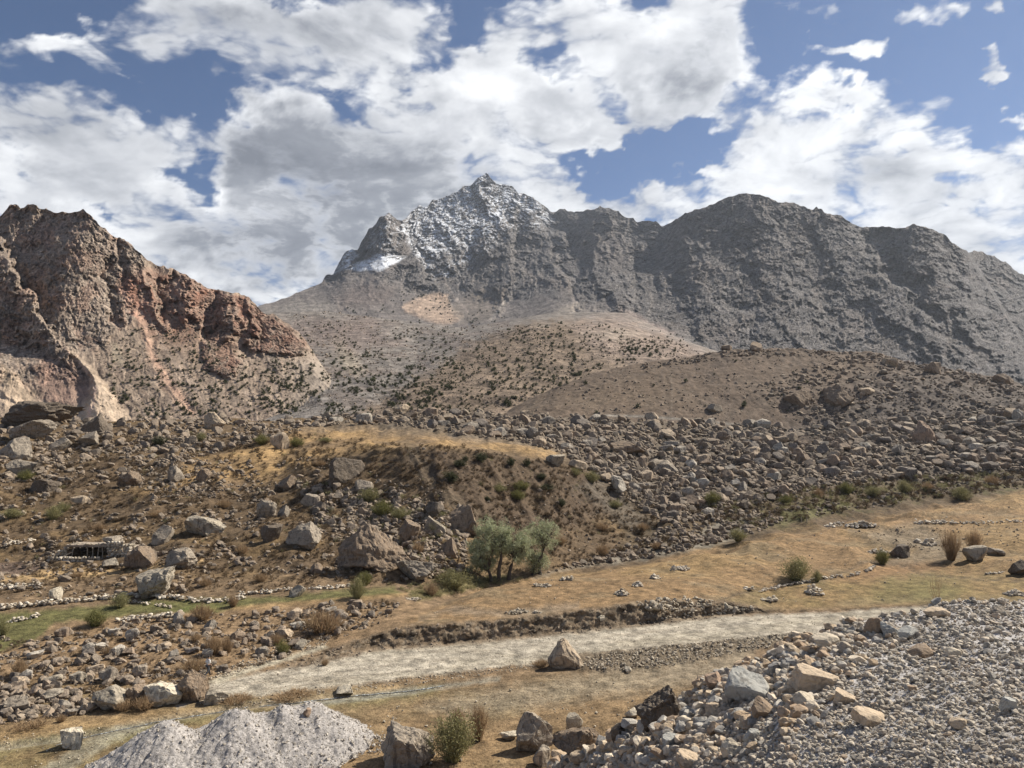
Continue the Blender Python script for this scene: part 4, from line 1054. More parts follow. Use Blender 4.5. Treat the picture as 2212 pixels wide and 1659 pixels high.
M_rock = rock_mat('boulder_rock', None, .9, .30)
M_rubble = rock_mat('rubble_rock', None, 2.5, .06, streak=False)
PV = [(.10, .084, .07), (.205, .172, .142), (.255, .21, .17), (.15, .125, .105), (.235, .20, .17), (.38, .335, .28), (.14, .113, .093), (.25, .20, .16)]
PE = [(.40, .31, .23), (.32, .30, .28), (.48, .41, .34), (.34, .255, .185), (.27, .26, .25), (.44, .36, .28), (.36, .32, .28), (.50, .46, .41), (.28, .235, .195)]
PG = [(.25, .232, .21), (.40, .36, .315), (.50, .455, .40), (.33, .29, .25), (.19, .18, .165), (.42, .355, .285), (.60, .55, .48), (.27, .26, .245)]
PW = [(.26, .23, .19), (.38, .34, .285), (.19, .165, .14), (.31, .27, .225)]
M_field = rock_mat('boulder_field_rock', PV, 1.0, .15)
M_embs = rock_mat('embankment_rock', PE, 3.0, .04, streak=False)
M_grav = rock_mat('road_gravel_rock', PG, 4.0, .03, streak=False)
M_pale = rock_mat('pale_stone', PW, 3.0, .05, streak=False)


def tagobj(o, label, cat, group=None, kind=None):
    o['label'] = label; o['category'] = cat
    if group: o['group'] = group
    if kind: o['kind'] = kind


def add(name, me, loc, scale=(1, 1, 1), rot=(0, 0, 0), color=None, parent=None):
    o = bpy.data.objects.new(name, me); sc.collection.objects.link(o)
    o.location = loc; o.scale = scale; o.rotation_euler = rot
    if color is not None: o.color = (*[float(c) for c in color], 1)
    if parent: o.parent = parent
    return o


HI = {k: [rock_mesh('boulder', 100 + i + 37 * j, 4, k, M_rock, .055) for i in range(5)] for j, k in enumerate(('block', 'slab', 'peak'))}
MID = {k: [rock_mesh('boulder', 300 + i + 41 * j, 3, k, M_rock, .05) for i in range(6)] for j, k in enumerate(('block', 'slab', 'peak'))}
RUB = [rock_mesh('stone', 500 + i, 2, 'block' if i % 3 else 'slab', M_rubble) for i in range(8)]
RUBH = [rock_mesh('stone', 540 + i, 3, 'block' if i % 3 else 'slab', M_rubble, .04) for i in range(8)]


def put_rock(x, yb, w, h, pool, color, name='boulder', sink=.24, rz=None, tilt=.12, fat=.85):
    p, wch = place(x, yb - .02 * h)
    if wch[0] < 0: return None
    p = p[0]; P = p[1] * RAD
    W, H = w * P, h * P
    dirn = np.array([p[0], p[1], 0]) / np.hypot(p[0], p[1])
    c = p + dirn * W * .36 * fat
    o = add(name, pool, (c[0], c[1], p[2] + H * (.5 - sink * .5)), (W * 1.02, W * fat, H * (1 + sink)), (rng.uniform(-tilt, tilt), rng.uniform(-tilt, tilt), rng.uniform(-.5, .5) if rz is None else rz), color)
    return o


# ------------------------------------------------------------------ boulders one can point at
TONE = {'dark': (.12, .098, .08), 'brown': (.215, .165, .125), 'grey': (.27, .235, .20), 'tan': (.38, .31, .24), 'pale': (.42, .375, .315), 'white': (.55, .50, .42), 'red': (.30, .22, .17), 'bluegrey': (.30, .305, .305)}
HERO = [  # x, base y, w, h, kind, tone, label, short name
 (91, 923, 158, 58, 'block', 'dark', 'huge dark brown slab-like boulder topping the left end of the valley crest', 'the huge dark crest slab'),
 (70, 950, 97, 42, 'slab', 'grey', 'broad grey boulder with pale top directly below the huge dark crest slab', 'the broad boulder under the dark slab'),
 (36, 992, 88, 46, 'block', 'grey', 'big grey boulder at the left picture edge with tumbled blocks at its side', 'the big edge boulder'),
 (207, 936, 62, 44, 'peak', 'dark', 'dark pointed boulder on the crest right of the huge dark crest slab', 'the dark pointed crest boulder'),
 (191, 964, 46, 34, 'block', 'grey', 'rounded grey boulder in front of the dark pointed crest boulder', 'the rounded boulder below the pointed one'),
 (126, 974, 46, 28, 'peak', 'grey', 'grey wedge boulder between the broad pale-topped one and the rounded one', 'the grey wedge boulder'),
 (55, 1028, 66, 34, 'slab', 'grey', 'low wide grey boulder with a green shrub before it on the left slope', 'the low wide slope boulder'),
 (279, 1052, 50, 34, 'block', 'brown', 'brown block with dark vertical streaks among small stones on the upper left slope', 'the streaked slope block'),
 (380, 1041, 34, 34, 'peak', 'grey', 'grey pinnacle boulder at the end of the golden footpath', 'the pinnacle boulder by the footpath'),
 (443, 1043, 36, 30, 'peak', 'brown', 'brown humped boulder right of the pinnacle boulder by the footpath', 'the brown humped boulder'),
 (465, 928, 52, 40, 'peak', 'tan', 'tan pyramid boulder standing up from the crest below the left mountain', 'the tan crest pyramid'),
 (97, 1065, 56, 28, 'slab', 'dark', 'black-faced tent-shaped boulder on the far left slope', 'the black-faced tent boulder'),
 (605, 971, 38, 38, 'block', 'tan', 'tall tan boulder between two green shrubs near the golden meadow top', 'the tall boulder between green shrubs'),
 (620, 1056, 44, 30, 'peak', 'brown', 'brown conical boulder left of the big dark boulder on the grassy knoll', 'the brown conical boulder'),
 (750, 1045, 82, 56, 'block', 'dark', 'big dark brown angular boulder on the golden slope left of the knoll', 'the big dark knoll boulder'),
 (576, 1119, 50, 38, 'block', 'grey', 'grey boulder with a jagged pale front in mid slope', 'the jagged-front boulder'),
 (444, 1158, 84, 42, 'slab', 'pale', 'tilted flat-topped boulder with a crumbly pale front edge above the ruined hut', 'the tilted flat-topped boulder'),
 (350, 1176, 44, 38, 'peak', 'grey', 'grey pointed boulder with dark left face right of the ruined hut', 'the pointed boulder by the hut'),
 (585, 1171, 46, 36, 'slab', 'dark', 'dark boulder overgrown by a shrub in the middle of the left slope', 'the overgrown dark boulder'),
 (655, 1188, 74, 56, 'block', 'grey', 'rounded cracked grey boulder left of the largest pyramid boulder', 'the rounded cracked boulder'),
 (308, 1227, 62, 44, 'block', 'brown', 'box-shaped brown boulder with dark streaks beside the ruined hut', 'the box-shaped hut boulder'),
 (390, 1231, 66, 44, 'peak', 'grey', 'grey white-topped boulder leaning towards the box-shaped hut boulder', 'the white-topped boulder'),
 (236, 1230, 40, 22, 'block', 'pale', 'small pale boulder before the ruined hut wall', 'the pale hut-side boulder'),
 (330, 1295, 94, 64, 'block', 'pale', 'large bright boulder with a black shaded left side above the green strip', 'the large bright boulder'),
 (175, 1089, 36, 18, 'block', 'tan', 'small tan boulder on the grassy terraces of the left slope', 'the tan terrace boulder'),
 (672, 1096, 42, 28, 'slab', 'grey', 'flat grey boulder left of the stones below the big dark knoll boulder', 'the flat grey slope boulder'),
 (805, 1236, 150, 96, 'peak', 'brown', 'largest boulder of the slope, a brown pyramid broader than the willows', 'the largest pyramid boulder'),
 (898, 1260, 92, 46, 'block', 'grey', 'rough dark-sided boulder at the foot of the largest pyramid boulder', 'the rough boulder by the green strip'),
 (884, 1169, 48, 44, 'block', 'brown', 'steep brown boulder above right of the largest pyramid boulder', 'the steep brown boulder'),
 (943, 1156, 48, 40, 'peak', 'grey', 'grey fin-shaped boulder with a dry shrub before it near the knoll foot', 'the grey fin boulder'),
 (993, 1152, 86, 60, 'peak', 'brown', 'brown wedge-shaped outcrop boulder at the knoll foot above the willows', 'the brown wedge above the willows'),
 (968, 1203, 36, 38, 'peak', 'brown', 'pointed brown boulder left of the willow clump', 'the pointed boulder left of the willows'),
 (938, 1114, 40, 28, 'block', 'dark', 'dark block perched over the knoll foot stones', 'the dark perched block'),
 (785, 1066, 50, 28, 'peak', 'grey', 'grey boulder tucked under the big dark knoll boulder', 'the boulder under the dark knoll boulder'),
 (866, 893, 36, 21, 'peak', 'tan', 'tan twin-pointed boulder at the highest bump of the boulder field rim', 'the twin-pointed rim boulder'),
 (884, 904, 32, 18, 'peak', 'brown', 'sharp brown boulder just below the twin-pointed rim boulder', 'the sharp rim boulder'),
 (1200, 1006, 42, 24, 'slab', 'pale', 'pale flat boulder at the lower left edge of the boulder field over the knoll', 'the pale flat field boulder'),
 (1247, 1014, 40, 20, 'slab', 'tan', 'tan slab right of the pale flat field boulder', 'the tan field slab'),
 (1356, 979, 82, 26, 'slab', 'brown', 'long brown slab lying across the middle of the boulder field', 'the long brown slab'),
 (1417, 1017, 38, 26, 'block', 'grey', 'grey block standing in the boulder field below the long brown slab', 'the grey field block'),
 (1138, 899, 32, 13, 'slab', 'tan', 'low tan boulder on the boulder field rim under the hill foot', 'the low rim boulder'),
 (1723, 879, 62, 38, 'slab', 'brown', 'brown tilted boulder casting a shadow on the hill, left of the pair', 'the left boulder of the hill pair'),
 (1806, 881, 76, 50, 'block', 'brown', 'bigger brown boulder of the pair on the right hill', 'the bigger boulder of the hill pair'),
 (1543, 891, 32, 19, 'slab', 'grey', 'lone oval boulder low on the bare brown hill', 'the lone oval hill boulder'),
 (1991, 960, 56, 52, 'peak', 'red', 'tall reddish streaked boulder rising from the right part of the boulder field', 'the tall reddish boulder'),
 (1875, 853, 36, 17, 'block', 'tan', 'tan boulder on the hill right of the bigger boulder of the pair', 'the tan hill boulder'),
 (2003, 975, 42, 16, 'slab', 'tan', 'flat tan boulder right under the tall reddish boulder', 'the flat boulder under the reddish one'),
 (1436, 1023, 56, 28, 'block', 'grey', 'grey double boulder at the lower left of the boulder field', 'the grey double boulder'),
 (1607, 1103, 25, 23, 'block', 'dark', 'round dark boulder by the brush at the foot of the boulder field', 'the round dark foot boulder'),
 (1945, 1205, 42, 26, 'block', 'dark', 'dark boulder with a stone heap on its left in the right meadow', 'the dark meadow boulder'),
 (2106, 1214, 46, 34, 'slab', 'pale', 'pale leaning slab beside the tall upright shrub in the right meadow', 'the pale leaning meadow slab'),
 (2150, 1202, 34, 16, 'slab', 'grey', 'low grey boulder right of the pale leaning meadow slab', 'the low meadow boulder'),
 (2204, 1246, 38, 34, 'block', 'dark', 'dark brown boulder cut by the right picture edge in the meadow', 'the dark edge boulder'),
 (1633, 758, 34, 24, 'peak', 'brown', 'brown pointed boulder standing highest on the hill crest', 'the pointed hill crest boulder'),
 (1570, 757, 24, 13, 'block', 'brown', 'low rounded boulder on the hill crest left of the pointed one', 'the low hill crest boulder'),
 (2016, 806, 36, 26, 'block', 'brown', 'rounded boulder on the right shoulder of the hill crest', 'the rounded shoulder boulder'),
 (2170, 828, 44, 22, 'peak', 'brown', 'broad dark boulder at the far right of the hill crest', 'the far crest boulder'),
 (1922, 791, 30, 20, 'slab', 'tan', 'light tan slab on the hill crest left of the rounded shoulder boulder', 'the light hill crest slab'),
 (1909, 809, 30, 12, 'slab', 'grey', 'flat grey boulder just below the light hill crest slab', 'the flat hill boulder'),
 (411, 1520, 66, 64, 'peak', 'brown', 'tall brown-peaked boulder standing at the near end of the gravel road', 'the tall roadside boulder'),
 (356, 1525, 84, 42, 'slab', 'white', 'white-topped low boulder leaning on the left of the tall roadside boulder', 'the white-topped roadside boulder'),
 (300, 1523, 56, 38, 'slab', 'brown', 'brown boulder behind the white-topped roadside boulder', 'the brown roadside boulder'),
 (240, 1536, 74, 46, 'block', 'pale', 'pale boulder with dark front at the left end of the roadside row', 'the leftmost roadside boulder'),
 (468, 1522, 52, 26, 'block', 'pale', 'flat-topped pale block right of the tall roadside boulder', 'the flat-topped roadside block'),
 (742, 1506, 44, 22, 'block', 'white', 'white rock at the lower road edge above the rill', 'the white road-edge rock'),
 (158, 1618, 50, 38, 'block', 'white', 'bright cream boulder alone on the grass at bottom left', 'the bright cream boulder'),
 (236, 1475, 36, 30, 'block', 'grey', 'round grey boulder in the lower left stone field', 'the round grey boulder'),
 (300, 1461, 28, 21, 'block', 'grey', 'grey boulder right of the round grey boulder in the lower left field', 'the lower field grey boulder'),
 (114, 1482, 36, 19, 'slab', 'pale', 'pale elongated boulder in the lower left stone field', 'the pale elongated boulder'),
 (112, 1514, 52, 19, 'slab', 'pale', 'long low pale boulder at the left, above the dry grass strip', 'the long low boulder'),
 (206, 1457, 36, 17, 'slab', 'tan', 'flat tan boulder above left of the round grey boulder', 'the flat tan boulder'),
 (650, 1403, 26, 19, 'peak', 'pale', 'pale pointed stone beside the narrow track left of the road bank', 'the pale track-side stone'),
 (169, 1476, 32, 22, 'block', 'pale', 'pale block between the elongated boulder and the round grey boulder', 'the pale field block'),
 (40, 1541, 54, 32, 'block', 'grey', 'grey boulder lowest at the left edge of the stone field', 'the lowest left boulder'),
 (1225, 1446, 76, 56, 'peak', 'tan', 'trapezoid tan boulder standing alone on the lower edge of the gravel road', 'the trapezoid road boulder'),
 (880, 1661, 112, 84, 'block', 'grey', 'big dark-cracked grey boulder at the bottom edge beside the green shrub', 'the big bottom-edge boulder'),
 (1153, 1629, 78, 76, 'peak', 'grey', 'tall dark grey boulder left of the bottom boulder group', 'the tall dark group boulder'),
 (1240, 1585, 40, 38, 'slab', 'pale', 'pale speckled boulder tilted at the back of the bottom boulder group', 'the tilted speckled boulder'),
 (1244, 1640, 100, 54, 'block', 'brown', 'broad brown boulder in the bottom group touching the rubble', 'the broad brown group boulder'),
 (1170, 1657, 38, 36, 'block', 'grey', 'small mottled boulder at the bottom edge under the tall dark one', 'the small mottled boulder'),
 (1423, 1571, 96, 74, 'block', 'dark', 'big dark boulder leaning against the upper end of the rubble slope', 'the big dark rubble-edge boulder'),
 (1339, 1606, 34, 38, 'block', 'dark', 'dark upright boulder at the rubble edge left of the blue stones', 'the dark upright boulder'),
 (1367, 1554, 28, 20, 'block', 'white', 'white stone beside the big dark rubble-edge boulder', 'the white stone by the dark boulder'),
 (1254, 1652, 46, 22, 'slab', 'tan', 'tan flat rock in front of the broad brown group boulder', 'the tan flat group rock'),
 (1100, 1600, 38, 14, 'slab', 'white', 'white flat rock on the brown grass above the bottom group', 'the white flat grass rock'),
 (663, 1549, 17, 15, 'block', 'red', 'brown stone lying on the right top of the gravel pile', 'the stone on the gravel pile'),
 (1356, 1454, 17, 12, 'block', 'white', 'small white stone below the spoil heap right of the trapezoid boulder', 'the white spoil stone'),
 (1299, 1343, 16, 13, 'block', 'white', 'small white stone on top of the cut road bank', 'the white bank stone'),
 (120, 1297, 26, 26, 'slab', 'white', 'white leaning slab on the slope above the left dry stone wall', 'the white leaning slab'),
 (640, 1290, 34, 22, 'peak', 'pale', 'pale pointed boulder beside the green strip left of centre', 'the pale strip-side boulder'),
 (684, 1240, 30, 22, 'peak', 'brown', 'brown peaked stone below the rounded cracked boulder', 'the brown peaked stone'),
 (612, 1118, 26, 26, 'peak', 'grey', 'upright stone at the right shoulder of the jagged-front boulder', 'the upright shoulder stone'),
]
landmarks = []
# the pile the brown stone lies on comes first
CON = [(290, 50.6, 1.3), (359, 51.0, 3.0), (430, 52.0, 1.9), (510, 52.8, 3.15), (560, 54.0, 2.3), (608, 54.6, 2.85), (640, 55.2, 2.3), (668, 55.6, 2.8)]
gx0, gx1 = -30.5, -10.0
pxs, pys = np.meshgrid(np.linspace(gx0, gx1, 300), np.linspace(45.5, 60.5, 200))
hh = np.full(pxs.shape, -3.)
for (cx_, d_, h_) in CON:
    u0, w0 = scr2dir(cx_, 1540)
    q = np.hypot(pxs - u0 * d_, pys - d_)
    q = q * (1 + .05 * fbm(np.arctan2(pys - d_, pxs - u0 * d_) * 2.5, q * .2, 3, int(cx_)))
    c = h_ + .15 - np.sqrt(q * q + .12) * math.tan(R(33)) + .06
    hh = np.log(np.exp(hh * 5) + np.exp(c * 5)) / 5
ang = fbm(pxs / 1.2, pys / 1.2, 4, 3, .6)
hh = hh + ang * .10 + fbm(pxs / .35, pys / .35, 3, 5, .6) * .055 - ridged((pxs - pys * .4) / 1.4, pys / 3.0, 4, 6) * .16 + .1
hh = np.maximum(hh, -.5)
M_pile = terrain_mat('grey_gravel', 5.0, .06, 9, .4, speck=.5, sscale=12.0)
pile = mesh_np('gravel_pile', np.stack([pxs, pys, hh - 20.72], -1).reshape(-1, 3), grid_faces(*pxs.shape), M_pile, True,
               {'tint': ('FLOAT_COLOR', np.clip(np.array([(.25, .23, .214)]) * (1 + .12 * fbm(pxs / 1.5, pys / 1.5, 4, 9).ravel()[:, None]), .05, .8))})
tagobj(pile, 'long pale grey gravel pile with three dumped peaks on the grass at bottom left', 'gravel pile')
class PileHit:
    def hit(s, x, y):
        u, w = scr2dir(x, y); u = np.atleast_1d(u); w = np.atleast_1d(w); out = np.zeros((len(u), 3)); ok = np.zeros(len(u), bool)
        for i in range(len(u)):
            dd = np.linspace(47, 60, 260); X_ = u[i] * dd
            ix = np.clip(((X_ - gx0) / (gx1 - gx0) * 299).astype(int), 0, 299); iy = np.clip(((dd - 45.5) / 15. * 199).astype(int), 0, 199)
            zz = hh[iy, ix] - 20.72
            g_ = (zz >= w[i] * dd) & (hh[iy, ix] > .12) & (X_ > gx0) & (X_ < gx1)
            if g_.any(): k_ = np.argmax(g_); out[i] = (X_[k_], dd[k_], zz[k_]); ok[i] = True
        return out, ok
LAYERS.append(PileHit())

for i, (x, yb, w, h, kd, tone, lab, short) in enumerate(HERO):
    t = np.array(TONE[tone]) * rng.uniform(.84, .96) * (.92 if tone == 'white' else .78 if tone == 'pale' else 1)
    big = w > 46
    if big: me = rock_mesh('boulder', 900 + i, 5 if w > 90 else 4, kd, M_rock, .075 if w > 90 else .06)
    else: me = MID[kd][i % 6]
    o = put_rock(x, yb, w, h, me, t, fat=.8)
    if o is None: print('MISS', short); continue
    tagobj(o, lab, 'boulder', 'boulders of the valley')
    landmarks.append((x, yb - h * .4, short))

# ------------------------------------------------------------------ scattered rocks: sample the fields
ZONES = {  # name: (polygon, how many, size range (px), density noise threshold)
 'field': ([(640, 912), (760, 896), (870, 878), (1000, 886), (1200, 894), (1450, 905), (1560, 912), (1700, 920), (1850, 900), (2400, 850), (2400, 1010), (2212, 1015), (2000, 1030), (1800, 1048), (1600, 1100), (1500, 1130), (1430, 1130), (1350, 1075), (1260, 1005), (1195, 975), (1100, 952), (1000, 943), (900, 925), (760, 915), (660, 925)], 9400, (5, 30), -.9),
 'hillright': ([(1640, 830), (1760, 790), (1900, 762), (2050, 792), (2212, 832), (2400, 850), (2400, 900), (2212, 890), (1900, 915), (1740, 920), (1660, 880)], 1900, (3.5, 15), -.7),
 'hillbare': ([(1120, 890), (1220, 835), (1300, 805), (1500, 772), (1650, 758), (1800, 760), (1900, 775), (1700, 850), (1680, 915), (1500, 905), (1300, 895)], 700, (2.0, 9), -.5),
 'hillcrest': ([(1380, 792), (1480, 772), (1560, 760), (1650, 756), (1800, 760), (1900, 768), (2050, 796), (2212, 836), (2212, 850), (2050, 815), (1900, 785), (1750, 772), (1600, 770), (1400, 800)], 420, (4, 13), -.9),
 'crestleft': ([(-100, 905), (0, 903), (250, 905), (450, 900), (645, 903), (650, 930), (560, 952), (480, 975), (400, 1000), (300, 1010), (240, 985), (180, 1000), (100, 1040), (-100, 1050)], 2300, (5, 24), -.35),
 'slope': ([(-100, 1010), (300, 985), (420, 985), (520, 1060), (640, 985), (760, 1000), (900, 1060), (1000, 1100), (1010, 1240), (860, 1262), (600, 1240), (380, 1290), (-100, 1300)], 3000, (4, 20), .26),
 'cluster': ([(640, 1040), (740, 1050), (860, 1060), (960, 1100), (1010, 1160), (1000, 1230), (930, 1250), (880, 1200), (760, 1190), (690, 1150)], 1600, (5, 22), -.3),
 'upslope': ([(380, 985), (560, 1000), (560, 1060), (440, 1080), (330, 1075), (250, 1030)], 520, (4, 14), -.1),
 'creek': ([(1150, 1246), (1250, 1225), (1400, 1208), (1500, 1185), (1640, 1150), (1700, 1120), (1600, 1105), (1500, 1110), (1400, 1160), (1300, 1200), (1200, 1232)], 900, (5, 20), -.35),
 'brush': ([(1450, 1080), (1600, 1080), (1800, 1045), (2000, 1030), (2400, 1000), (2400, 1050), (2212, 1056), (2000, 1080), (1800, 1110), (1650, 1140), (1500, 1120)], 900, (3.5, 14), -.1),
 'knoll': ([(860, 960), (1000, 965), (1200, 1000), (1350, 1060), (1450, 1150), (1400, 1200), (1200, 1225), (1060, 1180), (960, 1120), (880, 1040)], 420, (2.5, 9), -.1),
 'lower': ([(-100, 1370), (60, 1385), (200, 1350), (420, 1330), (620, 1320), (760, 1300), (870, 1300), (840, 1340), (760, 1370), (640, 1415), (520, 1450), (440, 1460), (380, 1490), (250, 1530), (80, 1560), (-100, 1580)], 2600, (4, 28), .12),
 'lowleft': ([(-100, 1480), (100, 1480), (220, 1520), (180, 1545), (60, 1560), (-100, 1580)], 420, (8, 28), -.5),
 'bankstones': ([(560, 1450), (700, 1402), (860, 1358), (1100, 1338), (1400, 1300), (1560, 1298), (1700, 1318), (1560, 1335), (1400, 1352), (1200, 1376), (1000, 1396), (800, 1412), (600, 1462)], 620, (2, 7), .0),
 'bankhead': ([(1370, 1300), (1500, 1292), (1640, 1316), (1560, 1330), (1420, 1340)], 260, (4, 11), -.4),
 'spoil': ([(1230, 1432), (1290, 1415), (1400, 1400), (1560, 1384), (1740, 1366), (1740, 1385), (1600, 1410), (1450, 1440), (1300, 1452)], 1500, (2, 8), -.6),
 'roadedge': ([(430, 1520), (560, 1500), (700, 1484), (900, 1460), (1100, 1436), (1180, 1424), (1180, 1440), (1080, 1456), (900, 1478), (700, 1500), (520, 1530)], 700, (1.5, 5), -.3),
 'fg': ([(700, 1560), (900, 1500), (1200, 1470), (1450, 1480), (1500, 1500), (1380, 1560), (1200, 1659), (800, 1659)], 330, (1.5, 7), .1),
 'fgl': ([(-50, 1600), (250, 1560), (500, 1520), (330, 1560), (200, 1659), (-50, 1659)], 170, (1.5, 5), .1),
 'meadow': ([(900, 1340), (1060, 1275), (1400, 1218), (1750, 1155), (2212, 1075), (2400, 1050), (2400, 1300), (1950, 1300), (1650, 1305), (1400, 1295), (1200, 1315)], 520, (1.2, 4.5), .2),
 'meadowR': ([(1840, 1150), (2000, 1130), (2212, 1110), (2400, 1100), (2400, 1190), (2212, 1190), (2100, 1180), (1960, 1200), (1880, 1180)], 330, (2, 7), .1),
 'trackL': ([(440, 1470), (520, 1430), (640, 1392), (720, 1370), (700, 1395), (600, 1425), (500, 1460)], 420, (2, 6), -.3),
 'roadgravel': ([(440, 1515), (460, 1478), (800, 1404), (1200, 1369), (1700, 1326), (2300, 1303), (2300, 1345), (1640, 1388), (1400, 1405), (1180, 1430), (900, 1462), (560, 1504)], 1500, (1.0, 2.6), -.6),
}
def sample(poly, n, r, thr, sd, sc_=(26, 13)):
    p = np.array(poly); lo, hi = p.min(0), p.max(0)
    X_, Y_ = [], []; tot = 0; tries = 0
    while tot < n and tries < 60:
        x = r.uniform(lo[0], hi[0], n * 2); y = r.uniform(lo[1], hi[1], n * 2)
        dn = fbm(x / sc_[0], y / sc_[1], 3, sd) + .5 * fbm(x / 90, y / 40, 3, sd + 7)
        k = inpoly(x, y, poly) & (dn + r.uniform(-.18, .18, len(x)) > thr)
        X_.append(x[k]); Y_.append(y[k]); tot += k.sum(); tries += 1
    return np.concatenate(X_)[:n], np.concatenate(Y_)[:n]


def sizes(n, lo, hi, r, p=2.6):
    """power-law pixel sizes"""
    u = r.rand(n); a = 1 - p
    return (lo ** a + u * (hi ** a - lo ** a)) ** (1 / a)


KEEP = {}     # candidates for individuals
ALLP = {}
for zi, (zn, (poly, n, (lo, hi), thr)) in enumerate(ZONES.items()):
    r = np.random.RandomState(1000 + zi)
    x, y = sample(poly, n, r, thr, 60 + zi)
    s = sizes(len(x), lo, hi, r, 2.5 if zn in ('field', 'crestleft', 'lower', 'creek', 'cluster') else 2.7)
    p, wch = place(x, y, LAYERS[:6])
    k = wch >= 0
    if zn in ('hillbare', 'hillright', 'hillcrest'): k &= (wch == 1) | (wch == 0)
    elif zn != 'roadgravel': k &= wch == 0
    ALLP[zn] = (x[k], y[k], s[k], p[k])


# a scattering of rocks as one mass: points carry size and turn, geometry nodes put a rock on each
def make_scatter(name, pts, scl, rot, meshes, label=None, cat=None):
    colx = bpy.data.collections.new(name + '_kinds')
    for i, me in enumerate(meshes):
        colx.objects.link(bpy.data.objects.new('%s_kind' % name, me))
    me = bpy.data.meshes.new(name)
    me.vertices.add(len(pts)); me.vertices.foreach_set('co', np.ascontiguousarray(pts, np.float32).ravel())
    a = me.attributes.new('siz', 'FLOAT_VECTOR', 'POINT'); a.data.foreach_set('vector', np.ascontiguousarray(scl, np.float32).ravel())
    a = me.attributes.new('rot', 'FLOAT_VECTOR', 'POINT'); a.data.foreach_set('vector', np.ascontiguousarray(rot, np.float32).ravel())
    a = me.attributes.new('pick', 'INT', 'POINT'); a.data.foreach_set('value', np.random.RandomState(3).randint(0, len(meshes), len(pts)).astype(np.int32))
    o = bpy.data.objects.new(name, me); sc.collection.objects.link(o)
    ng = bpy.data.node_groups.new(name + '_spread', 'GeometryNodeTree')
    ng.interface.new_socket('Geometry', in_out='INPUT', socket_type='NodeSocketGeometry')
    ng.interface.new_socket('Geometry', in_out='OUTPUT', socket_type='NodeSocketGeometry')
    N = ng.nodes; Lk = ng.links.new
    gi, go = N.new('NodeGroupInput'), N.new('NodeGroupOutput')
    ci = N.new('GeometryNodeCollectionInfo'); ci.inputs['Collection'].default_value = colx; ci.inputs['Separate Children'].default_value = True; ci.inputs['Reset Children'].default_value = True
    iop = N.new('GeometryNodeInstanceOnPoints'); iop.inputs['Pick Instance'].default_value = True
    def na(nm, t):
        q = N.new('GeometryNodeInputNamedAttribute'); q.data_type = t; q.inputs['Name'].default_value = nm; return q.outputs['Attribute']
    e2r = N.new('FunctionNodeEulerToRotation')
    Lk(gi.outputs[0], iop.inputs['Points']); Lk(ci.outputs[0], iop.inputs['Instance'])
    Lk(na('pick', 'INT'), iop.inputs['Instance Index']); Lk(na('rot', 'FLOAT_VECTOR'), e2r.inputs[0]); Lk(e2r.outputs[0], iop.inputs['Rotation'])
    Lk(na('siz', 'FLOAT_VECTOR'), iop.inputs['Scale']); Lk(iop.outputs[0], go.inputs[0])
    md = o.modifiers.new('spread', 'NODES'); md.node_group = ng
    o['kind'] = 'stuff'
    if label: o['label'] = label; o['category'] = cat
    return o


def stone_xf(x, y, s, p, r, squash=(.5, .95), sink=.25):
    P = p[:, 1] * RAD; S = s * P
    sx = S * r.uniform(.8, 1.25, len(S)); sy = S * r.uniform(.7, 1.1, len(S)); sz = S * r.uniform(*squash, len(S))
    q = p.copy(); q[:, 2] += sz * (.5 - sink); q[:, :2] += (p[:, :2] / p[:, 1:2]) * (S * .3)[:, None]
    rot = np.stack([r.uniform(-.5, .5, len(S)), r.uniform(-.5, .5, len(S)), r.uniform(0, 6.28, len(S))], 1)
    return q, np.stack([sx, sy, sz], 1), rot


SC_FIELD = [rock_mesh('stone', 700 + i, 2, ('block', 'slab', 'peak', 'block')[i % 4], M_field) for i in range(10)]
SC_EMB = [rock_mesh('stone', 720 + i, 2, ('block', 'slab', 'block')[i % 3], M_embs) for i in range(10)]
SC_GRAV = [rock_mesh('stone', 740 + i, 2, ('block', 'slab')[i % 2], M_grav) for i in range(8)]
SC_PALE = [rock_mesh('stone', 760 + i, 2, ('block', 'slab')[i % 2], M_pale) for i in range(8)]

# the largest of the sampled boulders become individuals
WHERE = {'field': 'in the boulder field', 'hillright': 'on the stony right of the hill', 'hillbare': 'on the bare hill', 'hillcrest': 'on the hill crest', 'crestleft': 'on the left crest', 'slope': 'on the grassy left slope',
         'cluster': 'in the boulder cluster', 'upslope': 'on the upper slope', 'creek': 'in the stream bed', 'brush': 'in the brush', 'knoll': 'on the knoll', 'lower': 'in the lower left field', 'lowleft': 'at lower left',
         'bankhead': 'on the bank top', 'meadowR': 'on the right meadow'}
cand = []
for zn in WHERE:
    x, y, s, p = ALLP[zn]
    for i in range(len(x)):
        clear = all((abs(x[i] - h_[0]) > (h_[2] + s[i]) * .45 or y[i] < h_[1] - h_[3] - 2 or y[i] > h_[1] + s[i] * .6) for h_ in HERO)
        if clear and 0 < x[i] < 2212: cand.append((s[i], zn, i))
cand.sort(reverse=True)
NB_IND = 300 - len(landmarks)
cand = cand[:NB_IND]
used_labels = {}
OUT = ['', ', next out', ', third out', ', fourth out', ', fifth out', ', sixth out', ', seventh out', ', eighth out', ', ninth out', ', tenth out', ', eleventh out', ', twelfth out', ', thirteenth out', ', fourteenth out', ', fifteenth out', ', sixteenth out', ', seventeenth out', ', eighteenth out', ', nineteenth out', ', twentieth out', ', twenty-first out', ', twenty-second out', ', twenty-third out', ', twenty-fourth out', ', twenty-fifth out']


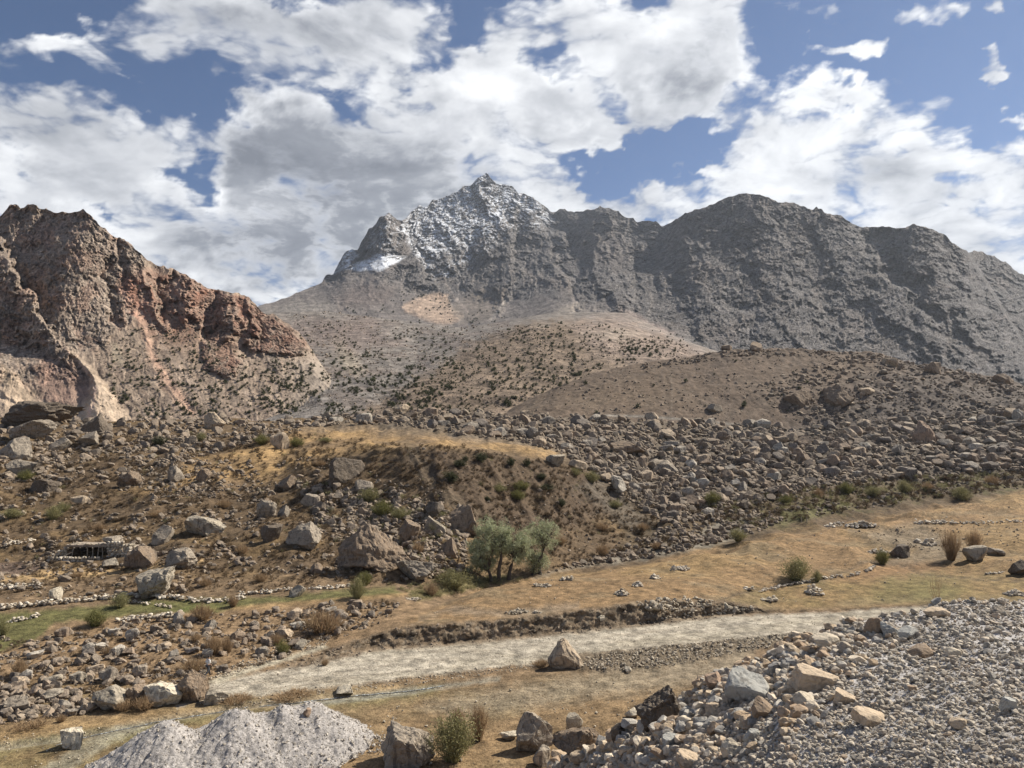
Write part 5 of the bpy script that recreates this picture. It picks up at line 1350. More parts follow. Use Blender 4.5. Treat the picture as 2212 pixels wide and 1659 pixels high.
def rel_label(x, y, noun, marks):
    d = [((x - a) / 1.6) ** 2 + ((y - b_) * 1.6) ** 2 for a, b_, c in marks]
    k = int(np.argmin(d)); a, b_, short = marks[k]
    dx, dy = x - a, y - b_
    if abs(dx) > 2.2 * abs(dy): w_ = 'left of' if dx < 0 else 'right of'
    elif abs(dy) > 2.2 * abs(dx): w_ = 'behind' if dy < 0 else 'in front of'
    else: w_ = ('up' if dy < 0 else 'down') + ' and ' + ('left' if dx < 0 else 'right') + ' from'
    return '%s %s %s' % (noun, w_, short), d[k]


def finish_labels(items):
    """items: (object, label, distance): same wording gets an order outward from its landmark"""
    by = {}
    for o, lb, d in items: by.setdefault(lb, []).append((d, o))
    for lb, lst in by.items():
        lst.sort(key=lambda q: q[0])
        for n_, (d, o) in enumerate(lst):
            o['label'] = lb + OUT[min(n_, len(OUT) - 1)]


TN = [('dark grey', (.19, .165, .15)), ('grey', (.29, .262, .235)), ('light grey', (.40, .37, .335)), ('brown', (.27, .21, .165)), ('tan', (.37, .30, .235))]
taken = {z: set() for z in ALLP}
items = []
for s_, zn, i in cand:
    x, y, s, p = (q[i] for q in ALLP[zn]); taken[zn].add(i)
    tn, tc = TN[rng.randint(5)]
    kd = ('block', 'slab', 'peak')[rng.choice(3, p=[.5, .3, .2])]
    asp = {'block': rng.uniform(.6, .85), 'slab': rng.uniform(.38, .55), 'peak': rng.uniform(.7, .95)}[kd]
    o = put_rock(x, y, s * rng.uniform(.95, 1.3), s * asp, MID[kd][rng.randint(6)], np.array(tc) * rng.uniform(.72, .95), sink=.3)
    if o is None: continue
    lb, dd_ = rel_label(x, y, tn + {'block': ' boulder', 'slab': ' flat boulder', 'peak': ' pointed boulder'}[kd], landmarks)
    tagobj(o, lb, 'boulder', 'boulders of the valley'); items.append((o, lb, dd_))
finish_labels(items)


def rest(names):
    X_, Y_, S_, P_ = [], [], [], []
    for zn in names:
        x, y, s, p = ALLP[zn]; k = np.ones(len(x), bool); k[list(taken.get(zn, []))] = False
        X_.append(x[k]); Y_.append(y[k]); S_.append(s[k]); P_.append(p[k])
    return map(np.concatenate, (X_, Y_, S_, P_))
r = np.random.RandomState(5)
x, y, s, p = rest(['field', 'hillright', 'hillbare', 'hillcrest', 'crestleft', 'slope', 'cluster', 'upslope', 'creek', 'brush', 'knoll', 'lower', 'lowleft', 'meadowR', 'bankstones'])
make_scatter('boulder_rubble', *stone_xf(x, y, s, p, r), SC_FIELD)
x, y, s, p = rest(['bankhead', 'spoil', 'roadedge', 'fg', 'fgl', 'meadow', 'trackL', 'roadgravel'])
make_scatter('loose_stones', *stone_xf(x, y, s, p, r, sink=.1), SC_PALE)

r = np.random.RandomState(31)
NP_ = 14000
M_pilest = rock_mat('pile_grain', [(.22, .205, .19), (.33, .305, .285), (.27, .25, .235), (.40, .375, .35)], 4.0, .02, streak=False)
SC_PILE = [rock_mesh('stone', 780 + i, 1, 'block', M_pilest) for i in range(6)]
qx = r.uniform(gx0 - .5, gx1 + 1, NP_); qy = r.uniform(45.0, 61, NP_)
iz = hh[np.clip(((qy - 45.5) / 15. * 199).astype(int), 0, 199), np.clip(((qx - gx0) / (gx1 - gx0) * 299).astype(int), 0, 299)]
k = (iz > -.28) & (r.rand(NP_) < np.where(iz < .3, 1.0, .55))
qs = np.minimum(sizes(k.sum(), .045, .34, r, 3.0), np.where(iz[k] < .4, .4, .2))
make_scatter('pile_stones', np.stack([qx[k], qy[k], np.maximum(iz[k], 0.03) - 20.71], 1), np.stack([qs * 1.2, qs, qs * .8], 1), r.uniform(0, 6, (k.sum(), 3)), SC_PILE)

# far rocks on the middle slopes
r = np.random.RandomState(8)
x, y = sample([(560, 690), (860, 650), (1000, 700), (1100, 700), (1480, 740), (1550, 780), (1200, 850), (1080, 890), (420, 905), (560, 850), (700, 800)], 3800, r, -.3, 300, (50, 22))
p, wch = place(x, y, LAYERS[:6]); k = wch == 2
make_scatter('valley_rocks', *stone_xf(x[k], y[k], sizes(k.sum(), 2.0, 7, r, 2.8), p[k], r), SC_FIELD)
x, y = sample([(170, 720), (420, 700), (700, 760), (800, 900), (200, 905), (240, 830)], 1500, r, -.1, 330, (40, 40))
p, wch = place(x, y, LAYERS[:6]); k = wch == 3
make_scatter('talus_rocks', *stone_xf(x[k], y[k], sizes(k.sum(), 1.8, 6, r, 2.8), p[k], r), SC_FIELD)

# ------------------------------------------------------------------ embankment rocks
EH = [
 (1617, 1516, 100, 60, 'peak', 'bluegrey', 'largest blue-grey rock of the rubble edge, cracked down its front', 'the largest blue-grey rock'),
 (1761, 1495, 100, 42, 'slab', 'tan', 'long flat tan rock lying on the rubble right of the blue-grey one', 'the long flat tan rock'),
 (1786, 1407, 62, 32, 'slab', 'pale', 'white-grey rounded rock near the top of the rubble edge', 'the white-grey rounded rock'),
 (1888, 1374, 42, 38, 'peak', 'brown', 'brown pointed rock standing at the top of the rubble pile', 'the brown pointed rock'),
 (1921, 1377, 34, 30, 'block', 'bluegrey', 'grey block right beside the brown pointed rock', 'the grey block by the pointed rock'),
 (1965, 1384, 42, 24, 'slab', 'bluegrey', 'dark grey slab rock right of the two rocks topping the pile', 'the dark grey slab'),
 (2021, 1338, 52, 22, 'slab', 'tan', 'tan rock on the far rim of the embankment', 'the tan rim rock'),
 (1990, 1423, 52, 26, 'slab', 'brown', 'brown wedge rock with a smaller one behind it on the gravel', 'the brown wedge rock'),
 (1652, 1553, 54, 36, 'block', 'brown', 'dark brown block below the largest blue-grey rock', 'the dark brown block'),
 (1736, 1524, 42, 22, 'block', 'pale', 'pale rounded rock in front of the long flat tan rock', 'the pale rounded rock'),
 (1546, 1494, 44, 36, 'peak', 'red', 'reddish rock at the outer lip left of the largest blue-grey rock', 'the reddish lip rock'),
 (1828, 1522, 48, 24, 'block', 'tan', 'tan rock alone right of the long flat tan rock', 'the lone tan rock'),
 (1877, 1573, 68, 34, 'slab', 'tan', 'broad layered tan rock on the middle of the gravel', 'the broad layered rock'),
 (2074, 1577, 40, 20, 'slab', 'tan', 'tan rock on the grey gravel at right', 'the tan gravel rock'),
 (2183, 1540, 36, 30, 'block', 'bluegrey', 'grey rock near the right picture edge', 'the grey right-edge rock'),
 (1585, 1640, 52, 34, 'block', 'pale', 'pale brown rock near the bottom edge of the rubble', 'the pale bottom rock'),
 (1487, 1662, 52, 32, 'block', 'tan', 'tan rock cut by the bottom edge', 'the tan bottom rock'),
 (1452, 1618, 42, 24, 'slab', 'bluegrey', 'blue-grey rock lowest left in the rubble', 'the lowest blue-grey rock'),
 (1624, 1607, 34, 26, 'block', 'bluegrey', 'small blue-grey rock above the pale bottom rock', 'the small blue-grey rock'),
 (1828, 1412, 34, 22, 'block', 'grey', 'round grey rock right of the white-grey rounded one', 'the round grey rock'),
 (1510, 1612, 34, 24, 'block', 'tan', 'tan block between the lowest blue-grey rock and the dark brown block', 'the tan rubble block'),
 (1545, 1556, 40, 30, 'peak', 'tan', 'sandy angular rock below the reddish lip rock', 'the sandy angular rock'),
 (2060, 1420, 30, 18, 'block', 'pale', 'pale rock among the grey gravel below the rim', 'the pale gravel rock'),
 (2155, 1330, 34, 18, 'block', 'grey', 'grey rock on the right end of the embankment rim', 'the grey rim rock'),
]
emarks = []
for i, (x, yb, w, h, kd, tone, lab, short) in enumerate(EH):
    me = rock_mesh('rock', 1300 + i, 4, kd, M_rubble, .045)
    o = put_rock(x, yb, w, h, me, np.array(TONE[tone]) * rng.uniform(.95, 1.08), name='rock', fat=.9)
    if o is None: print('MISS', short); continue
    tagobj(o, lab, 'rock', 'rocks of the gravel embankment'); emarks.append((x, yb - h * .4, short))
r = np.random.RandomState(21)
epoly = [(1180, 1675)] + [(x_, y_ - 16) for x_, y_ in EG[2:]] + [(2760, 1680)]
x, y = sample(epoly, 21500, r, -3, 400)
p, wch = place(x, y, LAYERS[:6]); k = wch == 5; x, y, p = x[k], y[k], p[k]
leftness = sm(x, 1900 + (1500 - y) * .9, 1480 + (1500 - y) * .9)
s = np.where(r.rand(len(x)) < leftness, sizes(len(x), 7, 34, r, 2.5), sizes(len(x), 3.5, 19, r, 2.8))
order = np.argsort(-s)
pick = [i for i in order if all(abs(x[i] - h_[0]) > (h_[2] + s[i]) * .4 or y[i] < h_[1] - h_[3] or y[i] > h_[1] + s[i] * .5 for h_ in EH) and x[i] < 2205 and y[i] < 1655][:300 - len(emarks)]
TE = [('tan', (.38, .295, .215)), ('grey', (.33, .315, .30)), ('pale', (.52, .46, .39)), ('brown', (.29, .22, .165)), ('dark grey', (.24, .235, .235)), ('sandy', (.42, .345, .265))]
items = []
for i in pick:
    tn, tc = TE[rng.randint(6)]
    if x[i] > 1900 and rng.rand() < .6: tn, tc = TE[rng.choice([1, 2, 4])]
    hr = rng.uniform(.45, .8)
    o = put_rock(x[i], y[i], s[i] * 1.15, s[i] * hr, RUBH[rng.randint(8)], np.array(tc) * rng.uniform(.85, 1.12), name='rock', sink=.25, rz=rng.uniform(0, 6.28), tilt=.4)
    if o is None: continue
    lb, dd_ = rel_label(x[i], y[i], tn + (' flat rock' if hr < .58 else ' rock'), emarks)
    tagobj(o, lb, 'rock', 'rocks of the gravel embankment'); items.append((o, lb, dd_))
finish_labels(items)
m = np.ones(len(x), bool); m[pick] = False
kk = m & (r.rand(len(x)) < leftness + .15)
make_scatter('crushed_rubble', *stone_xf(x[kk], y[kk], np.minimum(s[kk], 22), p[kk], r, sink=.15), SC_EMB)
kk = m & ~kk
make_scatter('road_gravel', *stone_xf(x[kk], y[kk], np.minimum(s[kk], 15), p[kk], r, sink=.15), SC_GRAV)
x, y = sample([(x_ + 10, y_ - 10) for x_, y_ in EG[3:]] + [(2760, 1680), (1350, 1675)], 22000, r, -3, 401)
p, wch = place(x, y, LAYERS[:6]); k = wch == 5
make_scatter('fine_gravel', *stone_xf(x[k], y[k], sizes(k.sum(), 1.6, 5, r, 2.6), p[k], r, sink=.1), SC_GRAV)

# ------------------------------------------------------------------ dry stone walls and clearance heaps: every stone its own part
STW = [rock_mesh('stone', 800 + i, 1 if i % 2 else 2, 'block', M_pale) for i in range(8)]
M_wall = rock_mat('wall_stone', [(.22, .19, .165), (.34, .305, .27), (.46, .42, .37), (.29, .25, .215), (.52, .48, .43)], 3.0, .04, streak=False)
STD = [rock_mesh('stone', 820 + i, 1 if i % 2 else 2, 'block', M_wall) for i in range(8)]


def empty(name, loc):
    o = bpy.data.objects.new(name, None); sc.collection.objects.link(o); o.location = loc; o.empty_display_size = .2
    return o


def wall(line, hpx, spx, label, pale=.5, n=None, name='dry_stone_wall', rows=2, group='dry stone walls between the fields'):
    pts = np.array(line, float); seg = np.hypot(*np.diff(pts, axis=0).T); cum = np.r_[0, np.cumsum(seg)]
    n = min(n or int(cum[-1] / spx * rows * 1.15), 290)
    c0, _ = place(*pts[len(pts) // 2]); root = empty(name, c0[0])
    t = np.sort(rng.uniform(0, cum[-1], n)); xx = np.interp(t, cum, pts[:, 0]); yy = np.interp(t, cum, pts[:, 1]) + rng.normal(0, 1.2, n)
    p, wch = place(xx, yy)
    for i in range(n):
        if wch[i] < 0: continue
        P = p[i, 1] * RAD; lev = rng.rand() ** 1.4
        S = spx * P * rng.uniform(.7, 1.4) * (1.15 - .3 * lev)
        q = Vector(p[i]) - Vector(root.location); q.z += lev * hpx * P * .75 + S * .2; q.y += rng.uniform(-.5, .5) * .6 * (1.2 - lev)
        add('stone', (STW if rng.rand() < pale * .7 else STD)[rng.randint(8)], q, (S * 1.2, S, S * rng.uniform(.6, .9)), (rng.uniform(-.3, .3), rng.uniform(-.3, .3), rng.uniform(0, 6.28)), None, root)
    tagobj(root, label, 'stone wall', group)


wall([(-10, 1316), (67, 1310), (168, 1300), (242, 1294), (275, 1290)], 11, 6.5, 'long pale dry stone wall above the green strip at far left', .8, rows=3)
wall([(-10, 1273), (67, 1270), (92, 1266)], 12, 6, 'short pale dry stone wall behind the white leaning slab at far left', .7, rows=3)
wall([(279, 1301), (330, 1307), (382, 1313)], 4, 4.5, 'single row of white stones across the green strip', .95, rows=1.4)
wall([(277, 1288), (330, 1290), (370, 1292), (420, 1300), (480, 1300), (530, 1294)], 9, 6, 'tumbled rubble wall below the large bright boulder', .35, rows=3)
wall([(517, 1286), (640, 1275), (700, 1272), (770, 1268)], 6, 5, 'thin dark stone wall along the upper side of the green strip in the centre', .3, rows=2)
wall([(253, 1342), (320, 1336), (392, 1329)], 9, 6.5, 'broken stone wall below the green strip next to the dark green shrub', .6, rows=3)
wall([(18, 1345), (50, 1340), (84, 1333)], 8, 6, 'short curved stone wall inside the green field at far left', .4, rows=2.4)
wall([(1976, 1131), (2020, 1131), (2066, 1131)], 7, 5, 'dark straight stone wall in the upper right meadow', .25, rows=3)
wall([(2066, 1131), (2140, 1130), (2220, 1126)], 3, 4, 'thin stone line running from the dark wall to the right edge', .4, rows=1.4)
wall([(1640, 1280), (1700, 1266), (1757, 1254), (1862, 1240), (1892, 1224)], 5, 5, 'low stone edging of the water channel beside the olive shrub', .6, rows=1.8)
wall([(5, 1181), (40, 1174), (72, 1168)], 7, 5, 'small stone wall above the ploughed plot at far left', .5, rows=2.4)


def heap(x, yb, w, h, label, pale=.5, spx=4.6, name='stone_heap'):
    c0, wch = place(x, yb - h * .35); c = c0[0]; P = c[1] * RAD
    root = empty(name, c)
    n = int(np.clip(w * h / spx ** 2 * 2.0, 26, 200))
    dep = max(h * 2.2, w * .35); lobes = [(rng.uniform(-.28, .28), rng.uniform(-.25, .25), rng.uniform(.12, .3)) for _ in range(4)]
    for i in range(n):
        a = rng.uniform(0, 6.283); q = rng.rand() ** .6; L_ = lobes[rng.randint(len(lobes))]
        ox, oy = L_[0] * w + math.cos(a) * q * w * L_[2], L_[1] * dep + math.sin(a) * q * dep * L_[2] * 1.2
        S = spx * P * rng.uniform(.5, 1.7)
        zz = (1 - q) * h * .55 * P * rng.uniform(.3, 1)
        dz_ = oy * P * .06
        add('stone', (STW if rng.rand() < pale else STD)[rng.randint(8)], (ox * P, oy * P, zz + dz_ + S * .1), (S * 1.2, S, S * rng.uniform(.6, .9)), (rng.uniform(-.4, .4), rng.uniform(-.4, .4), rng.uniform(0, 6.28)), None, root)
    tagobj(root, label, 'stone heap', 'clearance stone heaps')


heap(1472, 1237, 58, 17, 'dark stone heap in mid meadow, highest of the row of three left of centre meadow', .3)
heap(1413, 1255, 34, 15, 'middle stone heap of the row of three descending through the meadow', .8)
heap(1346, 1290, 44, 20, 'lowest brown and grey stone heap of the row of three in the meadow', .5)
heap(1382, 1272, 34, 16, 'dark stone heap joined to the lowest heap of the meadow row', .3)
heap(1840, 1143, 128, 20, 'broad dark gravelly stone heap at the upper meadow edge', .15, 4.2)
heap(1760, 1288, 50, 24, 'stone heap below the large olive shrub', .5)
heap(2185, 1292, 78, 20, 'stone heap at the right edge behind the embankment', .4)
heap(1618, 1277, 30, 9, 'small dark stone heap left of the olive shrub', .5)
heap(1662, 1304, 40, 17, 'white stone heap at the upper road edge', 1.0, 7)
heap(1168, 1272, 50, 14, 'flat pale stone heap under the willows on the meadow', .8, 3.6)
heap(1226, 1258, 34, 15, 'small pale stone heap right of the flat one under the willows', .9, 3.8)
heap(1903, 1200, 60, 15, 'stone heap leaning on the dark meadow boulder', .4)
heap(1998, 1183, 40, 22, 'stone heap between the dark meadow boulder and the tall upright shrub', .4, 5.5)
heap(1425, 1320, 90, 24, 'pale stone heap on the head of the cut road bank', .9, 6.5)
heap(895, 1300, 60, 10, 'grey stone heap at the left tip of the meadow', .8, 4)
heap(2150, 1242, 50, 7, 'thin scatter heap along the meadow channel at right', .6, 3.6)
heap(1135, 1327, 90, 12, 'spread of white stones on the edge of the road bank', 1.0, 3.6)

# ------------------------------------------------------------------ ruined hut
M_wood, b = new_mat('weathered_wood')
g = b.n('ShaderNodeNewGeometry').outputs['Position']
n1 = b.noise(b.vmath('MULTIPLY', g, (9, 9, 1.5)).outputs[0], 2, 5, .6)
p_ = b.n('ShaderNodeBsdfPrincipled'); p_.inputs['Roughness'].default_value = .9
b.l(b.mix(b.sstep(n1, .35, .65), (.20, .15, .10), (.42, .36, .29)), p_.inputs['Base Color'])
o_ = b.n('ShaderNodeOutputMaterial'); b.l(p_.outputs[0], o_.inputs[0])


def tube(pts, rad, seg=7):
    pts = [Vector(q) for q in pts]; rad = rad if isinstance(rad, (list, tuple)) else [rad] * len(pts)
    V, F = [], []
    for i, q in enumerate(pts):
        t = (pts[min(i + 1, len(pts) - 1)] - pts[max(i - 1, 0)]).normalized()
        a = t.cross(Vector((0, 0, 1)) if abs(t.z) < .95 else Vector((1, 0, 0))).normalized(); c = t.cross(a)
        for k in range(seg):
            th = 2 * math.pi * k / seg; V.append(q + (a * math.cos(th) + c * math.sin(th)) * rad[i])
    for i in range(len(pts) - 1):
        for k in range(seg):
            F.append((i * seg + k, i * seg + (k + 1) % seg, (i + 1) * seg + (k + 1) % seg, (i + 1) * seg + k))
    return np.array([v[:] for v in V]), np.array(F)


def box_np(x0, x1, y0, y1, z0, z1, n=6, jit=.04, sd=0):
    """a box of a subdivided, slightly uneven surface"""
    import bmesh
    bm = bmesh.new(); bmesh.ops.create_cube(bm, size=1.0)
    bmesh.ops.subdivide_edges(bm, edges=bm.edges[:], cuts=n, use_grid_fill=True)
    v = np.array([q.co[:] for q in bm.verts]) + .5; f = np.array([[w.index for w in q.verts] for q in bm.faces]); bm.free()
    v = v * np.array([x1 - x0, y1 - y0, z1 - z0]) + np.array([x0, y0, z0])
    rr_ = np.random.RandomState(sd); v += rr_.uniform(-jit, jit, v.shape)
    return v, f


def build_hut():
    c0, _ = place(192, 1206); c = c0[0]; P = c[1] * RAD
    root = empty('ruined_hut', c)
    root.scale = (1, 1, 1.4)
    M = lambda px: px * P
    def mk(name, vf, mat, parent=root, smooth=False):
        o = mesh_np(name, vf[0], vf[1], mat, smooth); o.parent = parent; return o
    M_mud = terrain_mat('hut_mud', 3.0, .05, 8, .3)
    def tint(o, c_):
        a = o.data.attributes.new('tint', 'FLOAT_COLOR', 'POINT'); a.data.foreach_set('color', np.tile(np.array([*c_, 1.], np.float32), len(o.data.vertices)))
    # x to the right of the post row's middle, y away, z up; metres
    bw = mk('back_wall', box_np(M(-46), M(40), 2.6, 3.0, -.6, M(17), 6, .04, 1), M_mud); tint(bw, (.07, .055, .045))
    rf = mk('roof', box_np(M(-48), M(44), -.25, 3.1, M(17.5), M(20.5), 8, .05, 2), M_mud); tint(rf, (.33, .27, .21))
    for i in range(26):
        S = rng.uniform(.22, .42)
        add('stone', STW[rng.randint(8)], (rng.uniform(M(-46), M(42)), rng.uniform(-.2, .6), M(20.5) + S * .15), (S * 1.3, S, S * .5), (0, 0, rng.uniform(0, 6)), None, rf)
    for xp, tl in ((-38, .3), (-4, 0), (8, -.05), (17, .22), (29, -.1)):
        o = mk('post', tube([(M(xp), .05, -.3), (M(xp) + tl, .0, M(17.2))], .075, 6), M_wood)
    for k in range(7):
        mk('roof_beam', tube([(M(-42 + k * 13), -.55, M(16.2)), (M(-42 + k * 13), 2.9, M(16.6))], .07, 6), M_wood)
    def stonewall(x0, y0, x1, y1, z0a, za, z1b, zb, n, nm='stone_wall', core=True):
        o = empty(nm, (0, 0, 0)); o.parent = root
        L_ = math.hypot(x1 - x0, y1 - y0)
        rowh = .30
        cnt = 0
        for row in range(40):
            z = row * rowh - .3
            kx = 0.0
            while kx < L_:
                t_ = kx / L_; top = za * (1 - t_) + zb * t_
                wdt = rng.uniform(.3, .6)
                if z < top and cnt < 280:
                    add('stone', (STW if rng.rand() < .6 else STD)[rng.randint(8)], (x0 + (x1 - x0) * t_ + rng.uniform(-.05, .05), y0 + (y1 - y0) * t_ + rng.uniform(-.12, .12), z + rowh * .5), (wdt * 1.15, .55, rowh * 1.25), (rng.uniform(-.15, .15), rng.uniform(-.15, .15), math.atan2(y1 - y0, x1 - x0) + rng.uniform(-.2, .2)), None, o)
                    cnt += 1
                kx += wdt
        return o
    stonewall(M(42), -.1, M(84), .1, 0, M(24), 0, M(20), 0, 'end_wall')
    stonewall(M(84), .2, M(90), 2.6, 0, M(20), 0, M(14), 0, 'side_wall')
    stonewall(M(-76), -1.0, M(-46), .2, 0, M(2), 0, M(19), 0, 'collapsed_wall')
    stonewall(M(-62), -1.6, M(34), -1.1, 0, M(1.2), 0, M(3.5), 0, 'front_wall')
    mk('leaning_pole', tube([(M(-60), -1.9, -.2), (M(-32), -.5, M(10))], [.09, .06], 6), M_wood)
    mk('leaning_pole', tube([(M(-62), -2.0, -.3), (M(-60), -1.5, M(9))], [.08, .05], 6), M_wood)
    tagobj(root, 'ruined stone hut with open front of wooden posts on the left slope', 'hut')
    bo = add('boulder', HI['slab'][2], tuple(c + np.array([M(42), .8, M(38)])), (M(42), M(30), M(17)), (0, .05, .3), TONE['grey'])
    tagobj(bo, 'grey boulder sitting on the back of the ruined hut roof', 'boulder', 'boulders of the valley')
build_hut()

# ------------------------------------------------------------------ plants
def leaf_mat(name, palette, trans=.25):
    m, b = new_mat(name)
    oi = b.n('ShaderNodeObjectInfo')
    gpos = b.n('ShaderNodeNewGeometry')
    rp = b.n('ShaderNodeValToRGB'); el = rp.color_ramp.elements
    for i, c in enumerate(palette):
        e = el[i] if i < 2 else el.new(.5)
        e.position = i / (len(palette) - 1)
    for e, c in zip(sorted(el, key=lambda q: q.position), palette): e.color = (*c, 1)
    rnd = gpos.outputs['Random Per Island']
    b.l(b.math('FRACT', b.math('ADD', rnd, b.math('MULTIPLY', oi.outputs['Random'], .35))), rp.inputs[0])
    d = b.n('ShaderNodeBsdfDiffuse'); b.l(rp.outputs[0], d.inputs[0])
    t = b.n('ShaderNodeBsdfTranslucent'); b.l(rp.outputs[0], t.inputs[0])
    ms = b.n('ShaderNodeMixShader'); ms.inputs[0].default_value = trans; b.l(d.outputs[0], ms.inputs[1]); b.l(t.outputs[0], ms.inputs[2])
    o = b.n('ShaderNodeOutputMaterial'); b.l(ms.outputs[0], o.inputs[0])
    return m


M_dry = leaf_mat('dry_twigs', [(.22, .14, .085), (.32, .22, .13), (.16, .105, .07), (.38, .28, .17)])
M_olive = leaf_mat('olive_leaves', [(.17, .16, .07), (.25, .23, .11), (.12, .11, .055), (.30, .27, .15)])
M_green = leaf_mat('green_leaves', [(.105, .115, .045), (.18, .175, .07), (.07, .075, .032), (.24, .215, .09)])
M_dkgreen = leaf_mat('dark_green_leaves', [(.045, .052, .03), (.075, .08, .045), (.035, .04, .025), (.11, .11, .07)])
M_silver = leaf_mat('willow_leaves', [(.27, .29, .15), (.38, .40, .24), (.18, .20, .10), (.47, .48, .33)], .3)
M_straw = leaf_mat('straw', [(.32, .225, .12), (.25, .175, .10), (.38, .28, .16), (.20, .14, .085)])
M_bark, b = new_mat('dark_bark')
p_ = b.n('ShaderNodeBsdfPrincipled'); p_.inputs['Roughness'].default_value = .9
b.l(b.mix(b.noise(b.n('ShaderNodeNewGeometry').outputs['Position'], 8, 4), (.05, .04, .03), (.12, .095, .075)), p_.inputs['Base Color'])
o_ = b.n('ShaderNodeOutputMaterial'); b.l(p_.outputs[0], o_.inputs[0])


def blades(P0, D, W, L_):
    """thin triangles: base points, unit directions, widths, lengths"""
    r_ = np.random.RandomState(1); s = np.cross(D, r_.normal(size=D.shape)); s /= np.linalg.norm(s, axis=1, keepdims=True)
    a = P0 - s * W[:, None] / 2; b_ = P0 + s * W[:, None] / 2; c = P0 + D * L_[:, None]
    V = np.stack([a, b_, c], 1).reshape(-1, 3); F = np.arange(len(V)).reshape(-1, 3)
    return V, F


def shrub_mesh(name, seed, mat, stems=90, leaves=1300, upright=.5, lsize=.055):
    """unit shrub: 1 wide, 1 high, foot at z=0; bent stems carrying clumped leaves"""
    r_ = np.random.RandomState(seed)
    a = r_.uniform(0, 6.283, stems); tl = r_.uniform(.05, 1.0, stems) * (1 - upright * .75)
    tip = np.stack([np.cos(a) * tl * .5, np.sin(a) * tl * .5, r_.uniform(.55, 1.0, stems) * np.sqrt(1 - .7 * tl ** 2)], 1)
    foot = np.stack([np.cos(a) * .10 * r_.rand(stems), np.sin(a) * .10 * r_.rand(stems), np.zeros(stems)], 1)
    mid = (tip + foot) / 2 + np.stack([np.cos(a) * .05, np.sin(a) * .05, np.full(stems, .05)], 1)
    V, F = [], []
    def seg(A, B, w):
        d = B - A; L_ = np.linalg.norm(d, axis=1); v, f = blades(A, d / L_[:, None], np.full(len(A), w), L_ * 1.03); return v, f
    for A, B, w in ((foot, mid, .022), (mid, tip, .016)):
        v, f = seg(A, B, w); F.append(f + sum(len(q) for q in V)); V.append(v)
    k = r_.randint(0, stems, leaves); t = r_.uniform(.25, 1.05, leaves)[:, None]
    pos = np.where(t < .5, foot[k] + (mid[k] - foot[k]) * t * 2, mid[k] + (tip[k] - mid[k]) * (t - .5) * 2)
    pos = pos + r_.normal(size=pos.shape) * np.array([.05, .05, .035])
    pos[:, 2] = np.abs(pos[:, 2])
    dr = r_.normal(size=pos.shape) + (tip - foot)[k] * 1.2; dr /= np.linalg.norm(dr, axis=1, keepdims=True)
    v, f = blades(pos, dr, np.full(leaves, lsize * .55) * r_.uniform(.6, 1.4, leaves), np.full(leaves, lsize * 1.5) * r_.uniform(.6, 1.4, leaves))
    F.append(f + sum(len(q) for q in V)); V.append(v)
    VV = np.concatenate(V); VV[:, :2] /= np.percentile(np.hypot(VV[:, 0], VV[:, 1]), 95) * 2; VV[:, 2] /= np.percentile(VV[:, 2], 98)
    o = mesh_np(name, VV, np.concatenate(F), mat, False, link=False); me = o.data; bpy.data.objects.remove(o)
    return me


